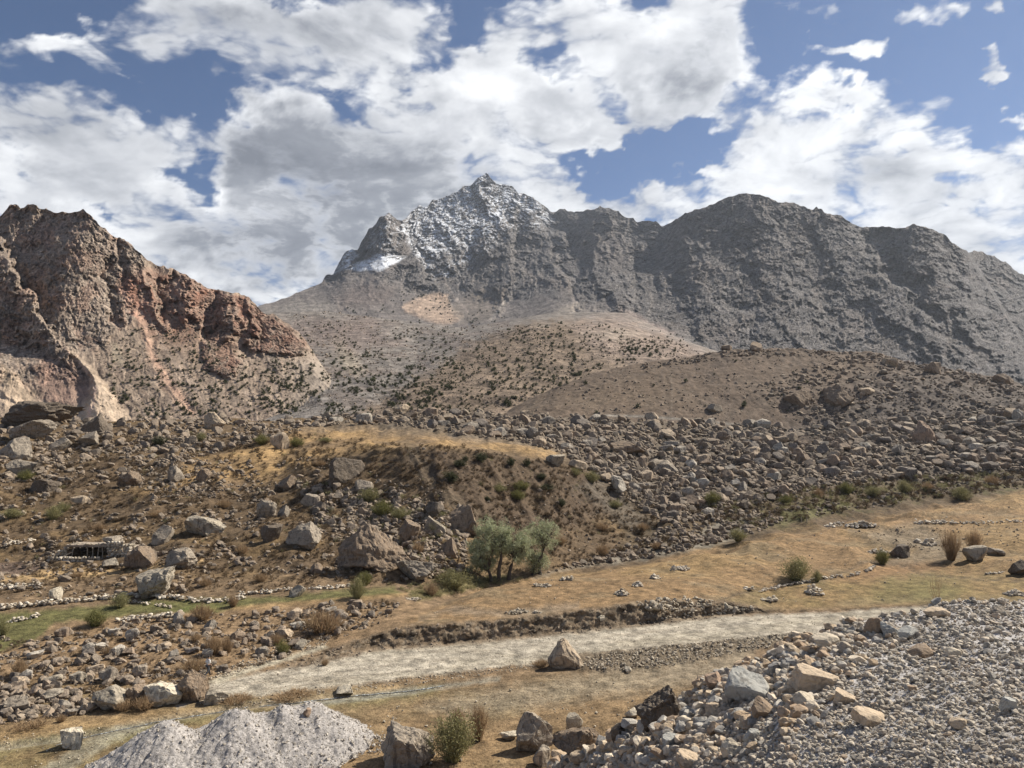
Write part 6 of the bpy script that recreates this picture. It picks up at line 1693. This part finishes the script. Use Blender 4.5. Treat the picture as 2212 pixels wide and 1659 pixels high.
SH = {
 'dry': [shrub_mesh('dry_shrub', 10 + i, M_dry, 300, 1500, .2, .026) for i in range(3)],
 'dryup': [shrub_mesh('dry_shrub', 20 + i, M_dry, 260, 1500, .35, .024) for i in range(2)],
 'olive': [shrub_mesh('olive_shrub', 30 + i, M_olive, 140, 3200, .15, .034) for i in range(3)],
 'green': [shrub_mesh('green_shrub', 40 + i, M_green, 140, 4200, .15, .032) for i in range(3)],
 'dark': [shrub_mesh('juniper', 50 + i, M_dkgreen, 60, 1500, .25, .06) for i in range(3)],
 'bare': [shrub_mesh('bare_sapling', 60, M_dry, 26, 60, .55, .02)],
}
BUSH = [  # x, base y, w, h, kind, label
 (1727, 1261, 66, 46, 'olive', 'largest olive shrub on the golden meadow beside the water channel'), (1768, 1259, 26, 22, 'olive', 'small olive shrub joined to the right of the largest meadow shrub'),
 (1598, 1172, 42, 24, 'olive', 'low dark olive shrub at the upper meadow edge'), (1911, 1223, 30, 28, 'green', 'small round yellow-green shrub by the dark meadow boulder'),
 (2064, 1214, 48, 58, 'dryup', 'tall upright brown shrub left of the pale leaning meadow slab'), (2112, 1195, 36, 44, 'dryup', 'slender upright shrub behind the pale leaning meadow slab'),
 (2029, 1305, 28, 58, 'bare', 'thin bare sapling at the rim of the embankment'), (2087, 1086, 40, 28, 'olive', 'olive shrub on the upper edge of the right meadow'),
 (1543, 1094, 34, 27, 'green', 'green shrub at the lower end of the boulder field'), (1960, 1069, 32, 26, 'olive', 'olive shrub under the right end of the boulder field'),
 (1832, 1071, 32, 24, 'green', 'yellow-green shrub in the middle of the brush band'), (1890, 1076, 34, 22, 'olive', 'dull shrub right of the yellow-green one in the brush band'),
 (1770, 1078, 26, 20, 'dry', 'brown shrub left of the yellow-green one in the brush band'), (1700, 1092, 30, 18, 'green', 'low green shrub over the grassy patch of the brush band'),
 (2010, 1062, 28, 18, 'dry', 'brown shrub right of the olive one under the boulder field'), (2150, 1050, 34, 20, 'dry', 'brown shrub at the right end of the brush band'),
 (109, 1126, 32, 27, 'olive', 'yellowish shrub on the far left grassy terraces'), (129, 1109, 30, 20, 'olive', 'shrub just above the yellowish terrace shrub'), (18, 1123, 46, 20, 'olive', 'wide low shrub at the left edge of the terraces'),
 (564, 964, 34, 22, 'green', 'green shrub left of the tall tan boulder on the crest'), (637, 968, 32, 20, 'green', 'green shrub right of the tall tan boulder on the crest'),
 (252, 1317, 42, 28, 'olive', 'brownish shrub standing on the green strip'), (197, 1358, 48, 32, 'green', 'dark green shrub at the head of the lower left stones'), (429, 1346, 56, 34, 'dry', 'brown twiggy shrub right of the broken stone wall'),
 (500, 1314, 28, 25, 'dry', 'orange-brown shrub by the footpath below the green strip'), (690, 1377, 90, 46, 'dry', 'widest brown twiggy shrub left of the meadow tip'),
 (455, 1419, 46, 38, 'dryup', 'bare brown shrub above the walking person'), (487, 1414, 26, 32, 'dryup', 'narrow brown shrub right of the bare one above the person'), (607, 1418, 30, 28, 'green', 'dark green shrub beside the narrow track'),
 (594, 1396, 32, 22, 'dry', 'brown tuft behind the dark green shrub by the track'), (412, 1457, 54, 26, 'dry', 'dark brown shrub left of the walking person'), (34, 1464, 34, 32, 'dry', 'brown shrub in the stones at the left edge'),
 (262, 1541, 38, 24, 'dry', 'dry tuft before the leftmost roadside boulder'), (303, 1539, 56, 26, 'dry', 'dry tuft before the brown roadside boulder'), (500, 1526, 72, 16, 'dry', 'reddish dry fringe right of the flat-topped roadside block'),
 (622, 1517, 90, 14, 'dry', 'long reddish dry fringe along the lower road edge'), (50, 1582, 76, 15, 'dry', 'low reddish tuft on the straw strip at far left'), (128, 1563, 20, 16, 'dry', 'small tuft on the straw strip'),
 (2, 1376, 26, 32, 'olive', 'shrub cut by the left edge beside the green field'), (785, 1268, 32, 26, 'green', 'green shrub under the largest pyramid boulder'), (770, 1298, 36, 40, 'olive', 'tall olive shrub beside the green strip centre'),
 (975, 1277, 72, 36, 'olive', 'wide olive shrub left of the willows at the meadow tip'), (930, 1290, 34, 24, 'dry', 'brown shrub at the left tip of the wide olive shrub'),
 (825, 1120, 46, 32, 'green', 'yellow-green shrub above the largest pyramid boulder'), (862, 1124, 38, 22, 'olive', 'olive shrub right of the yellow-green one above the pyramid'), (795, 1090, 44, 30, 'olive', 'olive shrub under the big dark knoll boulder'),
 (973, 1046, 34, 24, 'dark', 'dark shrub lowest on the knoll face'), (1040, 1000, 28, 20, 'dark', 'largest dark juniper high on the knoll face'), (992, 1012, 28, 16, 'dark', 'flat dark juniper left of the largest one on the knoll'),
 (1104, 1009, 18, 16, 'dark', 'round juniper right of the largest one on the knoll'), (1138, 1011, 15, 18, 'dark', 'rightmost upright juniper high on the knoll'), (1170, 1039, 22, 14, 'dark', 'juniper on the right flank of the knoll'), (1005, 999, 15, 12, 'dark', 'tiny juniper between the two upper left ones on the knoll'),
 (1125, 1063, 38, 20, 'green', 'upper yellow-green shrub in the knoll hollow'), (1118, 1083, 38, 20, 'green', 'lower yellow-green shrub in the knoll hollow'), (1077, 1066, 38, 16, 'olive', 'dull shrub left in the knoll hollow'), (1180, 1063, 42, 14, 'dark', 'dark shrub right in the knoll hollow'),
 (1212, 1097, 22, 16, 'dark', 'dark juniper at the right foot of the knoll'), (1052, 1084, 16, 10, 'dark', 'small juniper left foot of the knoll hollow'), (1276, 1046, 38, 24, 'olive', 'olive shrub where the boulder field meets the knoll'), (1240, 1030, 32, 16, 'olive', 'low shrub above the olive one where boulders meet the knoll'),
 (940, 1156, 30, 24, 'olive', 'dry olive shrub before the grey fin boulder'), (1303, 1204, 30, 24, 'dry', 'brown shrub in the stream bed stones'), (902, 1198, 32, 22, 'dry', 'brown shrub below the steep brown boulder'), (1210, 1180, 30, 18, 'dry', 'brown shrub right of the willow crowns'),
 (1300, 1150, 34, 18, 'dry', 'brown shrub on the dark slope right of the willows'), (1390, 1150, 30, 18, 'dry', 'brown shrub further right above the stream bed'), (1420, 1190, 26, 16, 'dry', 'brown shrub at the right part of the stream bed'), (1330, 1100, 26, 16, 'olive', 'shrub on the scree right of the knoll'),
 (976, 1658, 92, 88, 'olive', 'large olive-green shrub beside the big bottom-edge boulder'), (1033, 1606, 50, 68, 'dryup', 'tall brown broom-like shrub at the bottom centre'), (989, 1582, 34, 42, 'dryup', 'slim brown shrub behind the large bottom shrub'), (1168, 1445, 36, 16, 'dry', 'dry fringe left of the trapezoid road boulder'),
 (230, 1420, 30, 20, 'dry', 'small brown shrub in the lower left stone field'), (420, 1390, 28, 18, 'dry', 'brown tuft amid the lower left stones'), (700, 1440, 18, 14, 'dry', 'tiny tuft at the foot of the road bank'), (160, 1250, 26, 12, 'dry', 'low tuft right of the ploughed plot'),
 (330, 1120, 34, 16, 'dry', 'brown shrub on the terraces mid left'), (210, 1150, 32, 16, 'dry', 'brown shrub above the ruined hut'), (480, 1100, 34, 18, 'dry', 'brown shrub left of the jagged-front boulder'), (520, 1200, 36, 20, 'dry', 'brown shrub right of the white-topped boulder'),
 (560, 1260, 34, 18, 'dry', 'brown shrub above the centre stone wall'), (440, 1270, 30, 18, 'dry', 'brown shrub right of the large bright boulder'), (740, 1210, 30, 18, 'dry', 'brown shrub left foot of the largest pyramid boulder'), (690, 1010, 30, 14, 'dry', 'tuft on the golden slope above the dark knoll boulder'),
 (700, 958, 34, 12, 'olive', 'low tuft on the golden meadow top'), (340, 965, 30, 20, 'dark', 'dark shrub among the left crest boulders'), (430, 955, 24, 18, 'olive', 'shrub below the tan crest pyramid'), (48, 1042, 34, 22, 'green', 'green shrub before the low wide slope boulder'),
]
for i, (x, yb, w, h, kd, lab) in enumerate(BUSH):
    p, wch = place(x, yb - 1)
    if wch[0] < 0: print('MISS bush', lab); continue
    p = p[0]; P = p[1] * RAD
    nm = {'dry': 'dry_shrub', 'dryup': 'dry_shrub', 'olive': 'olive_shrub', 'green': 'green_shrub', 'dark': 'juniper', 'bare': 'bare_sapling'}[kd]
    o = add(nm, SH[kd][i % len(SH[kd])], (p[0], p[1] + w * P * .3, p[2] - .08), (w * P * 1.15, w * P * .9, h * P * 1.1), (0, 0, rng.uniform(0, 6.28)))
    tagobj(o, lab, 'shrub', 'shrubs of the valley')

# junipers on the far slopes
JV = [shrub_mesh('juniper', 90 + i, M_dkgreen, 10, 70, .3, .26) for i in range(5)]
JZ = [([(640, 770), (760, 790), (860, 800), (960, 770), (1020, 790), (960, 880), (780, 905), (600, 905), (560, 850)], 520, -.15), ([(800, 905), (900, 810), (1010, 750), (1110, 706), (1200, 695), (1330, 700), (1480, 750), (1300, 800), (1150, 860), (1080, 890)], 820, -.35),
      ([(240, 740), (300, 700), (420, 720), (560, 780), (680, 790), (640, 900), (300, 905), (230, 850)], 560, -.4), ([(260, 560), (420, 610), (560, 670), (560, 700), (300, 690)], 70, -.1), ([(640, 700), (860, 690), (1000, 720), (960, 780), (760, 790), (660, 770)], 220, -.15),
      ([(1250, 705), (1400, 700), (1520, 745), (1450, 775), (1300, 760)], 110, -.1), ([(700, 660), (860, 620), (980, 660), (1100, 680), (1100, 700), (860, 700)], 110, 0), ([(1110, 890), (1240, 830), (1400, 790), (1600, 770), (1900, 790), (1700, 900), (1400, 900)], 26, -.4)]
jx, jy, jp, js = [], [], [], []
r = np.random.RandomState(77)
for i, (poly, n, thr) in enumerate(JZ):
    x, y = sample(poly, n, r, thr, 500 + i, (70, 34)); p, wch = place(x, y, LAYERS[:5]); k = wch > 0
    jx.append(x[k]); jy.append(y[k]); jp.append(p[k]); js.append(sizes(k.sum(), 3.3, 9.5, r, 2.4) * np.interp(y[k], [680, 740, 800, 900], [.55, .75, 1, 1.1]))
jx, jy, jp, js = map(np.concatenate, (jx, jy, jp, js))
order = np.argsort(-js); top = order[:225]; oth = order[225:]
def jlab(x, y):
    if x < 600: return 'dark juniper dotting the scree of the left mountain', 'junipers on the left mountain'
    if y > 780 and x > 1100: return 'dark juniper on the bare brown hill at right', 'junipers on the bare hill'
    if x < 860: return 'dark juniper in the ravine left of the brown spur', 'junipers in the ravine'
    return 'dark juniper on the brown spur below the snowy peak', 'junipers on the brown spur'
JM = [(925, 665, 'the pale scree fan'), (735, 770, 'the small pale slide in the ravine'), (205, 850, 'the pale talus cone'), (600, 725, 'the red crag spur'), (470, 770, 'the purple crag'), (350, 790, 'the pink chute'), (545, 690, 'the red cliffs'),
      (865, 880, 'the boulder field rim bump'), (1140, 845, 'the dark rock at the spur foot'), (1235, 860, 'the left end of the bare hill'), (1000, 745, 'the upper left rim of the brown spur'), (1200, 695, 'the top of the brown spur'), (1340, 725, 'the pinkish talus above the spur'), (1100, 790, 'the middle of the brown spur'),
      (1500, 800, 'the bare hill crest'), (1543, 885, 'the lone oval hill boulder'), (640, 840, 'the valley foot left of centre'), (840, 760, 'the grey ravine head'), (465, 905, 'the tan crest pyramid'), (605, 900, 'the crest above the tall tan boulder')]
jit_ = []
for i in top:
    P = jp[i, 1] * RAD; S = js[i] * P
    o = add('juniper', JV[i % 5], tuple(jp[i] + np.array([0, 0, -S * .1])), (S * rng.uniform(1.1, 1.7), S * 1.3, S * rng.uniform(.8, 1.2)), (0, 0, rng.uniform(0, 6.28)))
    lb, gr = jlab(jx[i], jy[i]); tagobj(o, lb, 'juniper', gr)
    l2, dd_ = rel_label(jx[i], jy[i], 'dark juniper', JM); jit_.append((o, l2, dd_))
finish_labels(jit_)
P = jp[oth, 1] * RAD; S = js[oth] * P
make_scatter('juniper_scrub', jp[oth] - np.array([0, 0, .1]) * S[:, None], np.stack([S * 1.5, S * 1.3, S * 1.0], 1), np.stack([S * 0, S * 0, r.uniform(0, 6.28, len(S))], 1), JV)

# low brown scrub and grass tufts over the near slopes
M_scrub = leaf_mat('brown_scrub', [(.115, .08, .055), (.17, .12, .075), (.08, .06, .04), (.15, .125, .07), (.21, .15, .095)], .15)
TUFT = [shrub_mesh('tuft', 130 + i, M_scrub, 24, 110, .2, .11) for i in range(3)] + [shrub_mesh('tuft', 135 + i, M_straw, 20, 26, .35, .08) for i in range(3)]
TG = [shrub_mesh('tuft', 140 + i, M_olive, 14, 50, .25, .11) for i in range(3)]
def tufts(name, polys, meshes, sd, hs=.6):
    r = np.random.RandomState(sd); P_, S_ = [], []
    for poly, n, lo, hi, thr in polys:
        x, y = sample(poly, n, r, thr, sd + 3); p, wch = place(x, y, LAYERS[:6]); k = wch == 0
        P_.append(p[k]); S_.append(sizes(k.sum(), lo, hi, r, 2.5) * p[k][:, 1] * RAD)
    P_, S_ = np.concatenate(P_), np.concatenate(S_)
    make_scatter(name, P_ - np.array([0, 0, .02]), np.stack([S_ * 1.2, S_, S_ * hs], 1), np.stack([S_ * 0, S_ * 0, r.uniform(0, 6.28, len(S_))], 1), meshes)
SLOPE = [(-100, 950), (640, 935), (860, 960), (1000, 965), (1200, 1000), (1400, 1080), (1500, 1170), (1200, 1230), (860, 1262), (300, 1290), (-100, 1290)]
tufts('dry_scrub', [(SLOPE, 7000, 4, 14, -.2), (ZONES['brush'][0], 900, 5, 16, -.3), (ZONES['lower'][0], 1500, 4, 12, -.1), (ZONES['field'][0], 160, 5, 10, .2), (ZONES['creek'][0], 160, 5, 13, -.1)], TUFT[:3], 610, .7)
tufts('olive_scrub', [(ZONES['brush'][0], 420, 6, 18, -.1), (ZONES['cluster'][0], 160, 6, 18, 0), ([(860, 1270), (1010, 1250), (1160, 1250), (1010, 1280), (900, 1300)], 140, 6, 16, -.5), (SLOPE, 260, 4, 13, .2)], TG, 620, .75)
tufts('dry_grass', [([(-100, 1560), (440, 1525), (900, 1480), (1200, 1450), (1560, 1400), (1560, 1470), (1200, 1670), (-100, 1670)], 12000, 2.0, 6.5, -.2), ([(-100, 1340), (860, 1300), (640, 1420), (250, 1540), (-100, 1570)], 2600, 2, 4.5, -.3),
                    ([(900, 1340), (1060, 1272), (1400, 1216), (1750, 1152), (2212, 1070), (2400, 1040), (2400, 1298), (1950, 1303), (1650, 1310), (1400, 1297), (1200, 1315)], 9000, 1.4, 3.6, -.15)], TUFT[3:], 630, .55)


# ------------------------------------------------------------------ willows
def willow(x, yb, topx, topy, crown, lean, label, seed, nleaf=5200, trunks=1):
    """crown: (cx, cy, rx, ry) in the print"""
    p, _ = place(x, yb); p = p[0]; P = p[1] * RAD; r_ = np.random.RandomState(seed)
    root = empty('willow_tree', p)
    cx_, cy_, rx, ry = crown
    C0 = np.array([(cx_ - x) * P, 0.0, (yb - cy_) * P]); Rr_ = np.array([rx * P, rx * P * .9, ry * P])
    fork = np.array([lean * P, .1, (yb - cy_ - ry * .75) * P]); fork[2] = max(fork[2], 1.4)
    V, F = [], []
    def addt(pts, rad):
        v, f = tube(pts, rad, 6); F.append(f + sum(len(q) for q in V)); V.append(v)
    mids = [(0, 0, -.3), (fork[0] * .25 + r_.uniform(-.15, .15), .1, fork[2] * .35), (fork[0] * .8 + r_.uniform(-.2, .2), 0, fork[2] * .7), tuple(fork)]
    v, f = tube(mids, [.34, .27, .22, .19], 8)
    t_o = mesh_np('trunk', v, f, M_bark, True); t_o.parent = root
    tips = []
    for k in range(20):
        q = r_.normal(size=3); q /= np.linalg.norm(q); q[2] = q[2] * .7 + .25
        e = C0 + q * Rr_ * r_.uniform(.55, 1.0); m_ = (fork + e) / 2 + r_.normal(size=3) * .3
        addt([tuple(fork), tuple(m_), tuple(e)], [.10, .06, .025])
        for j in range(4):
            e2 = m_ + (e - m_) * r_.rand() + r_.normal(size=3) * Rr_ * .30; addt([tuple(m_ + (e - m_) * .4), tuple(e2)], [.035, .012]); tips.append(e2)
        tips.append(e)
    lo = mesh_np('limbs', np.concatenate(V), np.concatenate(F), M_bark, True); lo.parent = root
    tips = np.array(tips); k = r_.randint(0, len(tips), nleaf)
    pos = tips[k] + r_.normal(size=(nleaf, 3)) * (np.array([.34, .34, .30]) * r_.uniform(.5, 1.2, len(tips))[k][:, None])
    q = (pos - C0) / Rr_; nrm_ = np.linalg.norm(q, axis=1); keep = nrm_ < 1.12 + r_.rand(nleaf) * .15
    pos = pos[keep]; n_ = len(pos)
    dr = r_.normal(size=(n_, 3)) + np.array([0, 0, .35]) + (pos - C0) * .25; dr /= np.linalg.norm(dr, axis=1, keepdims=True)
    v, f = blades(pos, dr, r_.uniform(.06, .12, n_), r_.uniform(.2, .42, n_))
    c_o = mesh_np('crown', v, f, M_silver, False); c_o.parent = root
    tagobj(root, label, 'tree', 'willows at the meadow edge')
willow(1062, 1256, 0, 0, (1048, 1200, 40, 54), -6, 'leftmost and densest silvery green willow of the clump at the meadow edge', 1, 9500)
willow(1078, 1256, 0, 0, (1062, 1158, 38, 38), 3, 'willow behind the dense one, its pale top the highest of the clump', 5, 6500)
willow(1098, 1252, 0, 0, (1114, 1180, 40, 38), 12, 'middle willow with a dark crooked trunk at the meadow edge', 2, 7000)
willow(1148, 1242, 0, 0, (1172, 1160, 36, 36), 26, 'rightmost sparse willow leaning right beside the stream bed', 3, 4200)
willow(1168, 1240, 0, 0, (1160, 1212, 26, 26), -4, 'low bushy willow under the rightmost one', 7, 3200)

# ------------------------------------------------------------------ the walker
def skin_body(name, joints, edges, mat, parent, sub=2):
    me = bpy.data.meshes.new(name)
    names = list(joints)
    me.from_pydata([joints[n][0] for n in names], [(names.index(a), names.index(b_)) for a, b_ in edges], [])
    o = bpy.data.objects.new(name, me); sc.collection.objects.link(o)
    md = o.modifiers.new('skin', 'SKIN')
    for n, v in zip(names, me.skin_vertices[0].data): v.radius = (joints[n][1], joints[n][2] if len(joints[n]) > 2 else joints[n][1])
    me.skin_vertices[0].data[0].use_root = True
    s = o.modifiers.new('sub', 'SUBSURF'); s.levels = s.render_levels = sub
    me.materials.append(mat)
    for pl_ in me.polygons: pl_.use_smooth = True
    md.use_smooth_shade = True
    o.parent = parent
    return o
def plain(name, c, rough=.85):
    m, b = new_mat(name); p_ = b.n('ShaderNodeBsdfPrincipled'); p_.inputs['Roughness'].default_value = rough
    n_ = b.noise(b.n('ShaderNodeNewGeometry').outputs['Position'], 9, 5)
    b.l(b.mix(n_, tuple(q * .8 for q in c), tuple(min(q * 1.15, .9) for q in c)), p_.inputs['Base Color'])
    o = b.n('ShaderNodeOutputMaterial'); b.l(p_.outputs[0], o.inputs[0]); return m
def person():
    p, _ = place(448, 1461); root = empty('person', p[0]); root.rotation_euler = (0, 0, R(-35))
    skin, shirt, trou, hair, shoe = plain('skin', (.42, .27, .19)), plain('white_shirt', (.70, .69, .66)), plain('dark_trousers', (.055, .06, .07)), plain('dark_hair', (.03, .025, .02)), plain('shoe_leather', (.05, .04, .035))
    # walking away up the track, left foot forward
    J = {'pelvis': ((0, 0, .95), .13, .10), 'belly': ((0, .02, 1.12), .135, .10), 'chest': ((0, .05, 1.33), .165, .11), 'neck': ((0, .07, 1.49), .055), 'jaw': ((0, .10, 1.57), .075, .08), 'skull': ((0, .09, 1.66), .085, .10), 'crown': ((0, .085, 1.72), .05, .06),
         'shl': ((-.19, .05, 1.42), .06), 'ell': ((-.25, -.06, 1.15), .043), 'wrl': ((-.22, .04, .93), .03), 'hal': ((-.215, .07, .85), .035, .02),
         'shr': ((.19, .05, 1.42), .06), 'elr': ((.25, .02, 1.14), .043), 'wrr': ((.22, .20, .98), .03), 'har': ((.215, .24, .91), .035, .02),
         'hil': ((-.10, 0, .90), .095), 'knl': ((-.11, .22, .52), .062), 'anl': ((-.11, .30, .10), .042), 'tol': ((-.12, .46, .045), .035),
         'hir': ((.10, 0, .90), .095), 'knr': ((.11, -.02, .50), .062), 'anr': ((.11, -.34, .16), .042), 'tor': ((.12, -.22, .045), .035)}
    E = [('pelvis', 'belly'), ('belly', 'chest'), ('chest', 'neck'), ('neck', 'jaw'), ('jaw', 'skull'), ('skull', 'crown'), ('chest', 'shl'), ('shl', 'ell'), ('ell', 'wrl'), ('wrl', 'hal'), ('chest', 'shr'), ('shr', 'elr'), ('elr', 'wrr'), ('wrr', 'har'),
         ('pelvis', 'hil'), ('hil', 'knl'), ('knl', 'anl'), ('anl', 'tol'), ('pelvis', 'hir'), ('hir', 'knr'), ('knr', 'anr'), ('anr', 'tor')]
    skin_body('body', J, E, skin, root)
    g_ = lambda *k: {q: (J[q][0], J[q][1] + .022, (J[q][2] if len(J[q]) > 2 else J[q][1]) + .022) for q in k}
    js = g_('pelvis', 'belly', 'chest', 'shl', 'ell', 'shr', 'elr'); skin_body('shirt', js, [('pelvis', 'belly'), ('belly', 'chest'), ('chest', 'shl'), ('shl', 'ell'), ('chest', 'shr'), ('shr', 'elr')], shirt, root)
    jt = g_('pelvis', 'hil', 'knl', 'anl', 'hir', 'knr', 'anr'); skin_body('trousers', jt, [('pelvis', 'hil'), ('hil', 'knl'), ('knl', 'anl'), ('pelvis', 'hir'), ('hir', 'knr'), ('knr', 'anr')], trou, root)
    for s_ in ('l', 'r'):
        a, b_ = J['an' + s_][0], J['to' + s_][0]
        skin_body('shoe', {'heel': ((a[0], a[1] - .05, b_[2] + (.08 if s_ == 'r' else .0)), .05), 'toe': (b_, .045)}, [('heel', 'toe')], shoe, root)
        h_ = J['ha' + s_][0]
        for q in range(4):
            v, f = tube([h_, (h_[0] + (q - 1.5) * .012, h_[1] + .02, h_[2] - .05), (h_[0] + (q - 1.5) * .012, h_[1] + .035, h_[2] - .09 + abs(q - 1.5) * .01)], [.011, .010, .007], 5)
            o = mesh_np('finger', v, f, skin); o.parent = root
    v, f = ICO[3]; v = v * np.array([.092, .108, .085]) + np.array([0, .08, 1.695]); v = v[:, :]
    o = mesh_np('hair', v, f, hair); o.parent = root
    tagobj(root, 'person in a white shirt and dark trousers walking by the narrow gravel track', 'person')
person()

for x, lab in ((1731, 'left one of two thin brown posts beyond the meadow'), (1743, 'right one of two thin brown posts beyond the meadow')):
    p, _ = place(x, 1128); p = p[0]
    v, f = tube([(0, 0, -.2), (.04, 0, .55), (.0, .03, 1.15)], [.11, .10, .08], 7)
    o = mesh_np('wooden_post', v, f, M_wood); o.location = p; o.parent = None
    tagobj(o, lab, 'post', 'two posts beyond the meadow')

# ------------------------------------------------------------------ the rills: shallow moving water in their beds
M_water, b = new_mat('rill_water')
p_ = b.n('ShaderNodeBsdfPrincipled'); p_.inputs['Roughness'].default_value = .12; p_.inputs['Base Color'].default_value = (.16, .17, .165, 1)
gq = b.n('ShaderNodeNewGeometry').outputs['Position']; n_ = b.noise(gq, 5, 6, .6)
b.l(b.mix(b.sstep(n_, .5, .62), (.15, .155, .15), (.62, .66, .68)), p_.inputs['Base Color'])
b.l(b.mix(b.sstep(n_, .5, .62), .1, .6, 'FLOAT'), p_.inputs['Roughness'])
bp = b.n('ShaderNodeBump'); bp.inputs['Distance'].default_value = .05; b.l(n_, bp.inputs['Height']); b.l(bp.outputs[0], p_.inputs['Normal'])
o_ = b.n('ShaderNodeOutputMaterial'); b.l(p_.outputs[0], o_.inputs[0])
def ribbon(line, wm, up=.03, name='water'):
    pts = np.array(line, float); seg = np.r_[0, np.cumsum(np.hypot(*np.diff(pts, axis=0).T))]
    t = np.arange(0, seg[-1], 3.); xx = np.interp(t, seg, pts[:, 0]) + fbm(t / 30, t * 0, 3, 3) * 3; yy = np.interp(t, seg, pts[:, 1]) + fbm(t / 24, t * 0, 3, 7) * 1.2
    p, wch = place(xx, yy, [G]); p = p[wch >= 0]
    for _ in range(3): p[1:-1] = .25 * p[:-2] + .5 * p[1:-1] + .25 * p[2:]
    d = np.gradient(p, axis=0); n = np.stack([-d[:, 1], d[:, 0], d[:, 0] * 0], 1); n /= np.linalg.norm(n, axis=1, keepdims=True)
    ww_ = wm * (1 + .5 * fbm(np.arange(len(p)) / 6., np.zeros(len(p)), 3, 9))[:, None] * .5
    v = np.concatenate([p - n * ww_, p + n * ww_]); v[:, 2] += up; k = np.arange(len(p) - 1)
    f = np.stack([k, k + 1, k + 1 + len(p), k + len(p)], 1)
    o = mesh_np(name, v, f, M_water, True); o['kind'] = 'structure'
ribbon([(560, 1526), (640, 1519), (760, 1504), (880, 1493), (960, 1482)], .14)
ribbon([(120, 1610), (200, 1590), (330, 1562), (430, 1545), (540, 1528)], .12)

# ------------------------------------------------------------------ thin mountain air
hz = mesh_np('haze', np.array([(x, y, z) for z in (-30.0, 2100.0) for x, y in ((-5200, -300), (5200, -300), (5200, 6000), (-5200, 6000))], float),
             np.array([(0, 3, 2, 1), (4, 5, 6, 7), (0, 1, 5, 4), (1, 2, 6, 5), (2, 3, 7, 6), (3, 0, 4, 7)]), None, False)
M_haze, b = new_mat('air')
pv_ = b.n('ShaderNodeVolumePrincipled'); pv_.inputs['Color'].default_value = (.80, .88, 1.0, 1); pv_.inputs['Density'].default_value = HAZE; pv_.inputs['Anisotropy'].default_value = .35
o_ = b.n('ShaderNodeOutputMaterial'); b.l(pv_.outputs[0], o_.inputs['Volume'])
hz.data.materials.append(M_haze); hz['kind'] = 'stuff'
